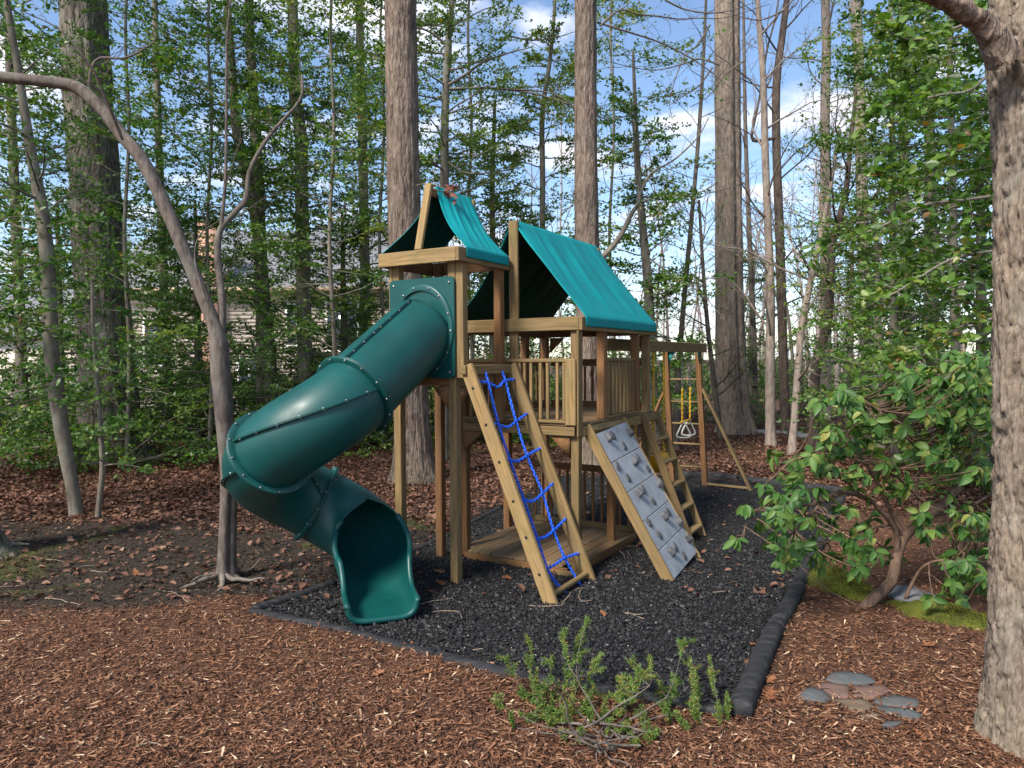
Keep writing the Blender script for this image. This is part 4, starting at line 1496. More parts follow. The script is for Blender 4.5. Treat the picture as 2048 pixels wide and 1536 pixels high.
class Tree:
    def __init__(s, name, label, base, cat='tree', group=None, seed=0):
        s.base = np.array(base, float)
        s.root = tag(empty(name, s.base), label, cat, group)
        s.br, s.lf = Acc(), Acc()
        s.r = np.random.default_rng(seed + 1000)
        s.nl = 0

    def trunk(s, P, R, mat, sides=20, rings=80, rough=0.05, ridge=0.0, name='trunk', lumps=0.0, kz=0.9, kt=5.0):
        P = np.asarray(P, float); R = np.asarray(R, float)
        Q = resample(np.column_stack([P, R]), rings)
        C, rad = Q[:, :3], np.maximum(Q[:, 3], 0.002)
        t = norm(np.gradient(C, axis=0))
        ref = np.array([0, 1.0, 0])
        nx = norm(np.cross(t, ref) + 1e-9)
        ny = np.cross(nx, t) * -1
        an = np.arange(sides) * 2 * math.pi / sides
        dirs = nx[:, None] * np.cos(an)[None, :, None] + ny[:, None] * np.sin(an)[None, :, None]
        z = C[:, 2][:, None] + 0 * an[None]
        pr = np.stack([np.cos(an)[None] * kt + 0 * z, np.sin(an)[None] * kt + 0 * z, z * kz], -1)
        disp = 1 + rough * 2 * (fbm(pr + s.base[0], 3) - 0.5)
        if ridge:
            q = np.stack([np.cos(an)[None] * kt * 3.2 + 0 * z, np.sin(an)[None] * kt * 3.2 + 0 * z, z * kz * 0.8], -1)
            disp = disp - ridge * (1 - np.abs(2 * fbm(q + 9, 3) - 1)) ** 3
        V = C[:, None] + dirs * (rad[:, None] * disp)[..., None]
        n, m = sides, rings
        i, j = np.meshgrid(np.arange(m - 1), np.arange(n), indexing='ij')
        Fq = np.stack([i * n + j, (i + 1) * n + j, (i + 1) * n + (j + 1) % n, i * n + (j + 1) % n], -1).reshape(-1, 4)
        o = link(name, mesh_np(name, V.reshape(-1, 3) - s.base, Fq, MAT[mat], True), s.root)
        s.C, s.rad = C, rad
        return o

    def add_tube(s, P, r0, r1, n=4):
        s.br.add(*tube(P, np.linspace(r0, r1, len(P)), n))

    def spray(s, B, L, r0, ntw, nleaf, size, wid=0.55, tl=0.4, base=0.5, droop=0.0, six=False, updo=0.8, twigs=True):
        """twigs and leaves along one branch (m,3) or many (n,m,3)"""
        r = s.r
        B = np.asarray(B, float)
        if B.ndim == 2: B = B[None]
        n, m = B.shape[:2]
        L = np.broadcast_to(L, (n,)); r0 = np.broadcast_to(r0, (n,))
        cb = base + r.normal(0, 0.14, n)
        u = 0.15 + 0.85 * (np.arange(ntw)[None] + r.random((n, ntw))) / ntw
        f = u * (m - 1)
        i = np.minimum(f.astype(int), m - 2)
        k = np.arange(n)[:, None]
        g = (f - i)[..., None]
        p = B[k, i] * (1 - g) + B[k, i + 1] * g
        d = norm(B[k, i + 1] - B[k, i])
        sd = norm(np.cross(d, [0, 0, 1.0]) + 1e-6) * np.where(np.arange(ntw) % 2, 1, -1)[None, :, None]
        dd = d * r.uniform(0.4, 1.0, (n, ntw, 1)) + sd * r.uniform(0.5, 1.1, (n, ntw, 1))
        dd[..., 2] += r.normal(0.02, 0.28, (n, ntw)) - droop
        l = L[:, None] * tl * (1.15 - 0.6 * u) * r.uniform(0.6, 1.25, (n, ntw))
        TW = grow_batch(r, p.reshape(-1, 3), dd.reshape(-1, 3), l.ravel(), 3, 0.16, -droop * 0.15)
        N = len(TW)
        if twigs:
            sel = r.random(N) < (0.3 if N > 300 else 1.0)
            s.br.add(*tube_batch(TW[sel], np.repeat(np.maximum(0.0025, r0 * 0.22), ntw)[sel], 0.0014, 3))
        tone = np.repeat(cb, ntw) + r.normal(0, 0.07, N)
        if nleaf > 0:
            TW2 = np.concatenate([TW, B[:, [m // 2, (m // 2 + m - 1) // 2, m - 2, m - 1]]])
            tone = np.concatenate([tone, cb])
            K = int(max(1, nleaf))
            N2 = len(TW2)
            f = r.random((N2, K)) ** 0.8 * 2.999
            i = f.astype(int); g = (f - i)[..., None]; k = np.arange(N2)[:, None]
            P = TW2[k, i] * (1 - g) + TW2[k, i + 1] * g
            td = norm(TW2[k, i + 1] - TW2[k, i])
            keep = r.random((N2, K)) < r.uniform(0.55, 1.25, (N2, 1))
            P, td, rn = P[keep], td[keep], np.broadcast_to(tone[:, None], (N2, K))[keep]
            q = len(P)
            D = norm(td * 0.55 + r.normal(0, 0.9, (q, 3)) * np.array([1, 1, 0.5]))
            Nn = norm(np.array([0, -0.22, updo * 0.7]) + r.normal(0, 0.48, (q, 3)))
            Ls = size * (0.6 + 0.6 * r.random(q))
            rn = np.clip(rn + r.normal(0, 0.17, q), 0, 0.95)
            rn = np.where(r.random(q) < 0.010, 1.0, rn)
            leaf_mesh(s.lf, P + D * 0.008, D, Nn, Ls, Ls * wid, rn, 0.15, 0.05, six)

    def branches(s, n, t0, t1, L, elev=(-0.05, 0.4), ntw=10, nleaf=12, size=0.055, wid=0.55, az=None, rise=0.02, base=0.5, droop=0.0, six=False, tl=0.4, rs=0.3, taper=0.45, updo=0.8, twigs=True):
        r = s.r
        m = len(s.C)
        t = t0 + (t1 - t0) * (np.arange(n) + r.random(n)) / n
        i = np.minimum((t * (m - 1)).astype(int), m - 1)
        a = r.uniform(0, 2 * math.pi, n) if az is None else r.uniform(az[0], az[1], n)
        e = r.uniform(elev[0], elev[1], n)
        l = r.uniform(L[0], L[1], n) * (1 - taper * (t - t0) / max(1e-6, t1 - t0))
        d = np.stack([np.cos(a) * np.cos(e), np.sin(a) * np.cos(e), np.sin(e)], -1)
        B = grow_batch(r, s.C[i], d, l, 8, 0.11, rise)
        r0 = np.minimum(s.rad[i] * rs, 0.006 + 0.010 * l)
        s.br.add(*tube_batch(B, r0, 0.003, 5))
        s.spray(B, l, r0, ntw, nleaf, size, wid, tl, base, droop, six, updo, twigs)

    def limb(s, pts, w0, w1, ntw=0, nleaf=0, size=0.05, n=24, sides=7, base=0.55, tl=0.25, six=False, wid=0.55):
        b = resample(np.asarray(pts), n)
        s.add_tube(b, w0, w1, sides)
        if ntw:
            L = np.linalg.norm(np.diff(b, axis=0), axis=1).sum()
            s.spray(b, L, w0, ntw, nleaf, size, wid, tl, base, six=six)
        return b

    def bare(s, B, r0, depth, n, ang=0.7, ratio=0.55, rise=0.05):
        """bare twigs branching off one or many polylines"""
        r = s.r
        B = np.asarray(B, float)
        if B.ndim == 2: B = B[None]
        N, m = B.shape[:2]
        r0 = np.broadcast_to(r0, (N,))
        L = np.linalg.norm(np.diff(B, axis=1), axis=2).sum(1)
        u = 0.2 + 0.78 * (np.arange(n)[None] + r.random((N, n))) / n
        f = u * (m - 1)
        i = np.minimum(f.astype(int), m - 2); k = np.arange(N)[:, None]; g = (f - i)[..., None]
        p = B[k, i] * (1 - g) + B[k, i + 1] * g
        d = norm(B[k, i + 1] - B[k, i])
        dd = d + ang * norm(r.normal(0, 1, (N, n, 3))) + np.array([0, 0, rise])
        l = L[:, None] * ratio * (1.15 - 0.6 * u) * r.uniform(0.6, 1.2, (N, n))
        C = grow_batch(r, p.reshape(-1, 3), dd.reshape(-1, 3), l.ravel(), 5, 0.14, rise * 0.5)
        rr = np.maximum(0.0022, r0[:, None] * 0.45 * (1.1 - 0.5 * u)).ravel()
        s.br.add(*tube_batch(C, rr, np.maximum(0.0012, rr * 0.3), 4 if depth > 1 else 3))
        if depth > 1:
            s.bare(C, rr, depth - 1, max(3, n // 2 + 1), ang, ratio, rise)

    def finish(s, leafmat='holly', bark='bark_dark', crown='crown', smooth=False):
        if s.br.n:
            tag(link('branches', s.br.mesh('branches', MAT[bark], True, s.base), s.root), kind='stuff')
        if s.lf.n:
            tag(link(crown, s.lf.mesh(crown, MAT[leafmat], smooth, s.base), s.root), kind='stuff')
        return s.root


def px_path(pts, Y, lean=0.0):
    """(x, y, width) frame points of an upright trunk standing at distance Y -> points and radii"""
    P, R = [], []
    for k, (x, y, w) in enumerate(pts):
        P.append(at(x, y, Y))
        R.append(w / 2 * Y / F_PX)
    return np.array(P), np.array(R)


def gY(x, y):
    return float(on_ground(x, y)[1])


def tree_px(name, label, pts, Y=None, mat='bark_smooth', sides=20, rings=70, rough=0.05, ridge=0.0, seed=0, sink=0.25, **k):
    if Y is None:
        Y = gY(pts[0][0], pts[0][1])
    P, R = px_path(pts, Y)
    b = P[0].copy(); b[2] = float(ground_h(b[0], b[1]))
    t = Tree(name, label, b, seed=seed, **{a: v for a, v in k.items() if a in ('cat', 'group')})
    P = np.vstack([P[0] + (P[0] - P[1]) / np.linalg.norm(P[0] - P[1]) * sink, P]); R = np.concatenate([[R[0] * 1.02], R])
    t.trunk(P, R, mat, sides, rings, rough, ridge, **{a: v for a, v in k.items() if a in ('kz', 'kt')})
    t.Y = Y
    return t


def roots(t, n, r0, length, mat, seed=0, z=0.0):
    """surface roots creeping out from the foot of a tree"""
    r = np.random.default_rng(seed)
    for k in range(n):
        a = 2 * math.pi * (k + r.uniform(-0.3, 0.3)) / n
        L = length * r.uniform(0.6, 1.3)
        b = grow(r, t.base + np.array([math.cos(a), math.sin(a), 0]) * r0 * 0.8 + np.array([0, 0, r0 * 1.1 + z]), [math.cos(a), math.sin(a), -0.35], L, 10, 0.22, 0.0)
        g = ground_h(b[:, 0], b[:, 1])
        b[:, 2] = np.maximum(np.minimum(b[:, 2], g + 0.1), g + 0.004 - 0.02 * np.linspace(0, 1, 11))
        V_, F_ = tube(resample(b, 24), np.linspace(r0 * 0.55, 0.005, 24), 7)
        link('root', mesh_np('root', V_ - t.base, F_, MAT[mat], True), t.root)


# --- large trunks
T1 = tree_px('oak_tree', 'massive grey oak with mossy flared base at the far left',
             [(224, 921, 210), (224, 900, 162), (221, 860, 128), (217, 780, 113), (208, 620, 102), (196, 430, 97), (180, 230, 92), (166, 0, 86), (150, -350, 78), (140, -700, 66)], None, 'bark_oak', 72, 220, 0.05, 0.14, 1)
for k, (az, tt) in enumerate(((2.2, .9), (0.6, .93), (4.0, .95), (5.4, .97))):
    i = int(tt * 219)
    b = grow(T1.r, T1.C[i], [math.cos(az), math.sin(az), 0.5], 4.5, 9, 0.1, 0.05)
    T1.add_tube(b, 0.16, 0.03, 8); T1.bare(b, 0.1, 2, 8)
T1.finish(bark='bark_dark')
roots(T1, 9, 0.22, 1.1, 'bark_oak', 3)
T2 = tree_px('oak_tree', 'tall furrowed brown trunk directly behind the small slide tower',
             [(828, 962, 118), (827, 935, 98), (825, 880, 80), (820, 760, 71), (812, 560, 67), (806, 300, 66), (801, 0, 64), (798, -350, 56), (796, -650, 46)], None, 'bark_brown', 60, 200, 0.035, 0.12, 2)
for az in (0.3, 2.4, 4.4):
    b = grow(T2.r, T2.C[int(199 * (0.9 + az * .015))], [math.cos(az), math.sin(az), 0.6], 3.5, 9, 0.1, 0.05)
    T2.add_tube(b, 0.1, 0.02, 7); T2.bare(b, 0.07, 2, 8)
T2.finish(bark='bark_dark')
T3 = tree_px('oak_tree', 'tall furrowed trunk rising behind the large teal canopy',
             [(1182, 940, 84), (1182, 915, 66), (1180, 860, 57), (1178, 700, 52), (1174, 480, 49), (1172, 300, 47), (1171, 0, 43), (1172, -350, 37), (1173, -650, 30)], None, 'bark_brown', 54, 190, 0.03, 0.11, 3)
for az in (0.9, 2.9, 5.2):
    b = grow(T3.r, T3.C[int(189 * (0.9 + az * .012))], [math.cos(az), math.sin(az), 0.6], 3.5, 9, 0.1, 0.05)
    T3.add_tube(b, 0.09, 0.02, 7); T3.bare(b, 0.06, 2, 8)
T3.finish(bark='bark_dark')
_t4n = 60
T4 = tree_px('poplar_tree', 'tall straight twin-stemmed trunk standing alone against the sky right of the swing frame',
             [(1471, 868, 92), (1470, 852, 80), (1467, 830, 71), (1463, 760, 64), (1459, 600, 57), (1456, 300, 52), (1454, 0, 50), (1453, -350, 45), (1452, -600, 38)], None, 'bark_poplar', 60, 200, 0.035, 0.09, 4)
_me = [o for o in T4.root.children if o.name.startswith('trunk')][0].data
_co = np.empty(len(_me.vertices) * 3, np.float32); _me.vertices.foreach_get('co', _co); _co = _co.reshape(200, 60, 3)
_ang = np.arctan2(_co[..., 1] - (T4.C - T4.base)[:, None, 1], _co[..., 0] - (T4.C - T4.base)[:, None, 0])
_g = 0.30 * np.exp(-((np.mod(_ang + 1.15 + math.pi, 2 * math.pi) - math.pi) / 0.16) ** 2)     # seam where the two stems have grown together
_co -= ((_co - (T4.C - T4.base)[:, None]) * _g[..., None]).astype(np.float32)
_me.vertices.foreach_set('co', _co.ravel()); _me.update()
for az in (0.5, 2.0, 3.3, 5.0):
    b = grow(T4.r, T4.C[int(199 * (0.88 + az * .015))], [math.cos(az), math.sin(az), 0.6], 4.5, 9, 0.1, 0.05)
    T4.add_tube(b, 0.14, 0.03, 7); T4.bare(b, 0.09, 2, 8)
T4.finish(bark='bark_dark')


# --- the pale trunk close at the right edge, its bark plates modelled
def near_trunk():
    Y = 3.95
    edge = [(1948, 1600), (1955, 1536), (1966, 1420), (1979, 1250), (1985, 1050), (1988, 850), (1991, 620), (1987, 400), (1984, 240), (1974, 120), (1968, 60), (1972, 0), (1985, -200), (1995, -500)]
    rad = 0.285
    C = []
    for x, y in edge:
        e = at(x, y, Y)
        C.append([e[0] + rad * 1.25, Y + 0.05, e[2]])
    C = np.array(C)
    base = np.array([C[1][0], C[1][1], float(ground_h(C[1][0], C[1][1]))])
    t = Tree('oak_tree', 'pale trunk with flaking bark plates filling the right edge, nearest the camera', base, seed=5)
    ns, nr = 270, 470
    Q = resample(C, nr)
    Q = Q[np.argsort(Q[:, 2])]
    z = Q[:, 2]
    rr = rad * (1 + 0.06 * np.exp(-np.maximum(z, 0) / 0.16)) * (1 - 0.02 * np.maximum(0, z - 2))
    q_ = np.linspace(0, 1, ns, endpoint=False)
    an = math.pi * 1.25 + 2 * math.pi * (q_ - 0.5 - 0.105 * np.sin(2 * math.pi * (q_ - 0.5)) * -1.0)   # finer towards the open side
    an = np.mod(an, 2 * math.pi); an = np.sort(an)
    # interlacing vertical ridges: narrow furrows along the level lines of stretched noise, flaking terraces between
    ca, sa = np.cos(an)[None] * rad, np.sin(an)[None] * rad
    zz = z[:, None]

    def sheet(k, kz, seed, o=3):
        return fbm(np.stack([ca * k + seed + 0 * zz, sa * k + 0 * zz, zz * kz + 0 * ca], -1), o)
    disp = 0
    A, B_, C_ = sheet(24, 2.6, 3.1), sheet(30, 3.4, 11.7), sheet(46, 8.0, 21.3)
    fur = np.maximum(1 - sstep(np.abs(A - 0.5), 0.01, 0.085), 0.85 * (1 - sstep(np.abs(B_ - 0.52), 0.01, 0.075)))
    brk = (1 - sstep(np.abs(C_ - 0.5), 0.0, 0.03)) * 0.45
    flake = np.floor(sheet(26, 9, 31.0, 4) * 9) / 9
    disp = -0.036 * np.maximum(fur, brk) + flake * 0.020 + (sheet(9, 3, 41, 3) - 0.5) * 0.03 + (sheet(120, 60, 51, 2) - 0.5) * 0.006
    Rg = rr[:, None] + disp - 0.012
    V = np.stack([Q[:, 0][:, None] + np.cos(an)[None] * Rg, Q[:, 1][:, None] + np.sin(an)[None] * Rg, z[:, None] + 0 * Rg], -1)
    i, j = np.meshgrid(np.arange(nr - 1), np.arange(ns), indexing='ij')
    Fq = np.stack([i * ns + j, i * ns + (j + 1) % ns, (i + 1) * ns + (j + 1) % ns, (i + 1) * ns + j], -1).reshape(-1, 4)
    link('trunk', mesh_np('trunk', V.reshape(-1, 3) - base, Fq, MAT['bark_near'], True), t.root)
    # limb leaving to the upper left
    pts = [at(2010, 120, 3.85), at(1975, 62, 3.8), at(1940, 30, 3.75), at(1890, 2, 3.65), at(1800, -40, 3.5), at(1650, -110, 3.4), at(1500, -230, 3.4)]
    P = resample(np.array(pts), 90)
    R = np.interp(np.linspace(0, 1, 90), [0, .2, .45, 1], [0.085, 0.056, 0.045, 0.025])
    n = 40
    V, F_ = tube(P, R, n)
    V = V + norm(V - np.repeat(P, n, 0)) * ((fbm(V * np.array([22, 22, 22]), 4) - 0.5) * 0.035)[:, None]
    link('limb', mesh_np('limb', V - base, F_, MAT['bark_brown'], True), t.root)
    t.C, t.rad = Q, rr
    return t


near_trunk()

# --- forked sapling in front of the slide
def forked():
    Y = gY(452, 1163)
    P, R = px_path([(446, 1160, 34), (447, 1130, 26), (449, 1060, 22), (452, 960, 22), (450, 880, 30), (446, 800, 37), (441, 740, 38), (437, 690, 36), (428, 650, 27), (405, 590, 26), (370, 505, 26), (330, 412, 26),
                     (285, 322, 26), (245, 272, 25), (205, 220, 24), (165, 182, 25), (130, 168, 23), (60, 160, 21), (0, 154, 22), (-90, 148, 20), (-220, 120, 16)], Y)
    t = Tree('forked_sapling', 'slender tree with twin lower stems and a long limb arching to the upper left', np.array([P[0][0], P[0][1], 0.0]), seed=11)
    P = np.vstack([P[0] - [0, 0, 0.15], P]); R = np.concatenate([[R[0]], R])
    t.trunk(P, R, 'bark_pink', 18, 170, 0.06)
    P2, R2 = px_path([(462, 1163, 30), (462, 1120, 22), (463, 1040, 21), (463, 960, 21), (458, 890, 24), (452, 840, 20)], Y + 0.05)
    P2 = np.vstack([P2[0] - [0, 0, 0.15], P2]); R2 = np.concatenate([[R2[0]], R2])
    t.trunk(P2, R2, 'bark_pink', 16, 60, 0.07, name='second_stem')
    up = [at(x, y, Y + d) for x, y, d in ((442, 745, 0), (443, 690, .02), (444, 600, .05), (436, 520, .08), (440, 462, .1), (470, 425, .1), (492, 398, .12), (500, 340, .15), (540, 270, .2), (600, 200, .3), (604, 150, .35))]
    b = t.limb(up, 0.045, 0.012, sides=9, n=40)
    t.bare(b, 0.02, 2, 7, 0.7, 0.3)
    up2 = [at(x, y, Y + d) for x, y, d in ((441, 470, .1), (448, 400, .05), (452, 330, 0), (453, 150, 0), (455, 60, 0), (470, -60, 0))]
    b = t.limb(up2, 0.02, 0.008, sides=7, n=30)
    t.bare(b, 0.012, 2, 8, 0.8, 0.3)
    for pts, w in ([(240, 268, -.3), (205, 190, -.4), (180, 162, -.5), (195, 118, -.5), (250, 116, -.5), (300, 90, -.5), (316, 70, -.5)], 0.022), ([(410, 600, -.1), (390, 520, -.1), (400, 470, -.1), (440, 440, 0)], 0.012), ([(430, 660, -.05), (420, 590, .1), (470, 560, .2), (520, 540, .3)], 0.008), \
            ([(245, 280, -.3), (200, 170, -.6), (180, 130, -.7), (120, 60, -.8), (40, 20, -.9)], 0.014):
        b = t.limb([at(x, y, Y + d) for x, y, d in pts], w, 0.004, sides=6)
        t.bare(b, w * .6, 2, 6, 0.8, 0.35)
    t.finish(bark='bark_pink')
    roots(t, 9, 0.055, 0.5, 'bark_pink', 4, 0.02)
    return t


forked()

# --- saplings at the left with larger soft leaves
T7 = tree_px('beech_sapling', 'slim grey sapling leaning left in front of the massive oak',
             [(153, 1030, 28), (147, 985, 25), (137, 930, 26), (124, 860, 28), (112, 780, 29), (103, 700, 27), (99, 600, 27), (93, 500, 26), (82, 410, 24), (65, 320, 20), (52, 240, 17), (35, 130, 14), (15, 10, 12), (0, -150, 10)], None, 'bark_smooth', 18, 110, 0.05, 0, 12)
T7.branches(14, 0.34, 0.62, (1.0, 1.9), (-0.15, 0.2), 8, 9, 0.105, 0.55, six=True, base=0.55, rise=-0.01)
T7.branches(22, 0.6, 1.0, (1.2, 2.0), (0.0, 0.5), 9, 10, 0.07, 0.55, base=0.5)
T7.finish('beech', 'bark_smooth')
T8 = tree_px('beech_sapling', 'thin pale sapling stem just right of the leaning sapling',
             [(196, 1036, 12), (199, 1000, 11), (205, 940, 11), (202, 870, 10), (199, 820, 9), (192, 740, 8), (186, 650, 7), (184, 560, 5)], None, 'bark_smooth', 12, 60, 0.05, 0, 13)
T8.branches(12, 0.35, 1.0, (0.6, 1.2), (-0.2, 0.3), 6, 7, 0.10, 0.55, six=True, base=0.6, rise=-0.02)
T8.finish('beech', 'bark_smooth')


def offframe_tree():
    """mossy tree whose flared foot reaches into the picture at the left edge"""
    Y = 8.0
    b = at(-75, 1120, Y)
    t = Tree('oak_tree', 'mossy root flare of a trunk just beyond the left edge', [b[0], Y, 0], seed=14)
    P = np.array([[b[0], Y, z] for z in (-0.2, 0.0, 0.12, 0.35, 0.8, 2, 4, 7, 10)])
    R = np.array([0.62, 0.60, 0.46, 0.36, 0.31, 0.28, 0.26, 0.22, 0.15])
    t.trunk(P, R, 'bark_oak', 60, 120, 0.08, 0.08)
    t.finish()
    roots(t, 7, 0.16, 0.7, 'bark_oak', 9)


offframe_tree()

# --- hollies and other slim trees of the middle distance
HG = 'slim hollies of the middle distance'


def holly(label, pts, Y, seed, n, L=(1.4, 2.6), t0=0.12, t1=1.0, size=0.06, ntw=11, nleaf=13, base=0.5, mat='holly', bark='bark_smooth', elev=(-0.1, 0.35), az=None, wid=0.55, extra=None, name='holly_tree'):
    t = tree_px(name, label, pts, Y, bark, 14, 60, 0.05, 0, seed, group=HG)
    t.branches(int(n * 1.5), t0, t1, (L[0] * 1.1, L[1] * 1.2), elev, ntw + 3, int(nleaf * 1.45), size * 1.55, wid, az, base=base)
    if extra:
        for P, w0, w1, tw, nl in extra:
            b = t.limb([at(x, y, Y + d) for x, y, d in P], w0, w1, tw, nl, size, 30, 7, base, 0.22)
            t.bare(b, w1 * 2, 2, 6, 0.7, 0.22)
    t.finish(mat, 'bark_smooth')
    return t


holly('bent holly trunk, left one of the crossing pair beyond the forked sapling', [(548, 872, 30), (545, 800, 28), (532, 650, 27), (514, 450, 24), (497, 366, 22), (474, 264, 19), (466, 164, 17), (454, 0, 14), (440, -250, 11), (430, -450, 8)], 17.2, 21, 40, (1.2, 2.3))
holly('straight holly trunk, right one of the crossing pair beyond the forked sapling', [(527, 868, 30), (527, 800, 28), (525, 620, 27), (518, 440, 25), (514, 322, 23), (508, 205, 20), (500, 70, 18), (495, -200, 14), (490, -400, 9)], 18.0, 22, 40, (1.3, 2.4), base=0.45)
holly('greenish holly trunk above the bend of the slide', [(612, 866, 34), (612, 800, 32), (608, 620, 29), (603, 380, 26), (602, 278, 25), (590, 190, 24), (588, 100, 22), (580, -150, 17), (575, -400, 10)], 17.0, 23, 46, (1.2, 2.2))
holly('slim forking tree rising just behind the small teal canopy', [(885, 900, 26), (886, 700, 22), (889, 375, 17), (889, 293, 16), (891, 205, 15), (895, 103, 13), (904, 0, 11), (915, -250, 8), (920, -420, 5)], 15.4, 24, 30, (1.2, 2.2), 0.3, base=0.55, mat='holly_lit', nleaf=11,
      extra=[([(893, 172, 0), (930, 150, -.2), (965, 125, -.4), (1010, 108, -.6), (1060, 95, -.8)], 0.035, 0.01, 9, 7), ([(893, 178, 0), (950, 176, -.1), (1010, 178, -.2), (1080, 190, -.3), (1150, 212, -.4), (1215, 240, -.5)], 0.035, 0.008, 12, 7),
             ([(895, 95, 0), (870, 70, 0), (835, 55, -.2), (790, 50, -.4), (740, 25, -.6)], 0.03, 0.01, 8, 9), ([(890, 320, 0), (930, 345, -.2), (985, 345, -.4), (1040, 335, -.5)], 0.025, 0.008, 9, 9)])
holly('leafy holly at the left edge beyond the leaning sapling', [(48, 905, 24), (45, 800, 22), (38, 600, 20), (30, 400, 18), (22, 200, 16), (15, 0, 13), (10, -300, 9)], 15.5, 25, 52, (1.5, 2.8), 0.08, nleaf=14)
holly('leafy holly between the massive oak and the forked sapling', [(338, 868, 22), (338, 800, 19), (330, 650, 17), (325, 480, 16), (318, 300, 14), (312, 100, 12), (305, -200, 8)], 19.5, 26, 56, (1.5, 2.9), 0.10, nleaf=14)
holly('pale thin trunk in the foliage left of the tall brown trunk', [(735, 860, 24), (733, 700, 22), (728, 440, 20), (725, 264, 19), (720, 100, 16), (716, -200, 11)], 20.5, 27, 50, (1.5, 2.8), 0.15, bark='bark_pale')
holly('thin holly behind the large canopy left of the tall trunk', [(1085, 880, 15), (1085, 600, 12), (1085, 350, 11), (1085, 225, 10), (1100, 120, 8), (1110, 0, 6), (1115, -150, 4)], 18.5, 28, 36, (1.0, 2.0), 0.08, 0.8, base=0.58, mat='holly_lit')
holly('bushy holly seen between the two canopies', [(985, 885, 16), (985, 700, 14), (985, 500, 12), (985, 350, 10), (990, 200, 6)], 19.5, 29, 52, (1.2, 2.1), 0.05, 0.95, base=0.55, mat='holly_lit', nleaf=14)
holly('holly with a curved pale stem right of the large canopy', [(1310, 860, 22), (1303, 740, 20), (1299, 625, 20), (1294, 543, 18), (1284, 440, 15), (1276, 330, 11), (1270, 200, 8), (1266, 100, 5)], 15.8, 30, 34, (0.9, 1.9), 0.15, 0.9, base=0.45, nleaf=11,
      extra=[([(1205, 515, -.3), (1238, 477, -.3), (1262, 430, -.3), (1278, 400, -.3), (1272, 345, -.3), (1268, 280, -.3), (1262, 200, -.3)], 0.07, 0.012, 12, 8), ([(1276, 398, -.3), (1300, 350, -.4), (1350, 318, -.5), (1395, 275, -.6), (1418, 235, -.7)], 0.03, 0.008, 8, 1),
             ([(1278, 404, -.3), (1330, 392, -.4), (1400, 384, -.5), (1440, 360, -.6)], 0.025, 0.006, 8, 1), ([(1290, 510, 0), (1340, 548, -.3), (1400, 585, -.6), (1450, 640, -.9)], 0.02, 0.005, 8, 2)])
holly('leafy holly low in front of the neighbouring house, left of the slide bend', [(400, 866, 18), (398, 760, 16), (395, 640, 14), (392, 520, 10), (390, 400, 5)], 18.5, 31, 46, (1.2, 2.0), 0.05, 1.0, nleaf=13, base=0.55)
holly('holly low behind the straight run of the slide', [(690, 872, 18), (690, 780, 16), (688, 660, 14), (686, 540, 10), (684, 420, 5)], 18.8, 32, 44, (1.1, 1.9), 0.05, 1.0, nleaf=13, base=0.5)
holly('dark holly low beside the massive oak at the left', [(120, 872, 20), (120, 760, 18), (118, 620, 14), (116, 480, 9), (114, 380, 5)], 17.8, 33, 46, (1.3, 2.2), 0.04, 1.0, nleaf=13, base=0.38)


MORE = [('thin-stemmed leafy holly crossing in front of the massive oak', 255, 905, 14.2, 11, 60, .5, 'holly'), ('leafy holly filling the sky above the slide bend', 665, 885, 15.0, 12, 62, .52, 'holly'), ('leafy holly between the tall brown trunk and the small canopy', 765, 880, 17.5, 10, 54, .55, 'holly_lit'),
        ('tall leafy holly behind the small canopy peak', 940, 878, 18.0, 10, 58, .55, 'holly_lit'), ('leafy holly at the far upper left corner', -40, 900, 13.0, 12, 66, .5, 'holly'), ('slender leafy holly above the forked sapling', 420, 880, 15.5, 10, 60, .5, 'holly'),
        ('slender holly with yellow-green leaves right of the tall trunk behind the large canopy', 1225, 872, 17.5, 9, 46, .6, 'holly_lit')]
for k, (lb, x, y, Y, w, n, bs_, mt) in enumerate(MORE):
    holly(lb, [(x, y, w * .9), (x + 4, 700, w * .75), (x - 6, 480, w * .65), (x + 3, 260, w * .55), (x - 4, 60, w * .5), (x + 6, -160, w * .4), (x, -380, w * .3)], Y, 120 + k, n, (1.5, 2.6), 0.06 if k not in (1, 6) else .3, base=bs_, mat=mt)


def near_left():
    """holly just outside the left edge whose sprays hang into the picture"""
    t = tree_px('holly_tree', 'holly whose near sprays hang in from the left edge', [(-170, 1030, 30), (-172, 800, 27), (-176, 500, 24), (-180, 200, 20), (-184, -100, 15), (-186, -350, 9)], 9.6, 'bark_smooth', 14, 60, 0.05, 0, 140, group=HG)
    t.branches(46, 0.22, 0.98, (1.2, 2.3), (-0.15, 0.35), 11, 10, 0.085, 0.58, (-1.3, 1.5), six=True, base=0.5, taper=0.2)
    t.finish('holly', 'bark_smooth')


near_left()

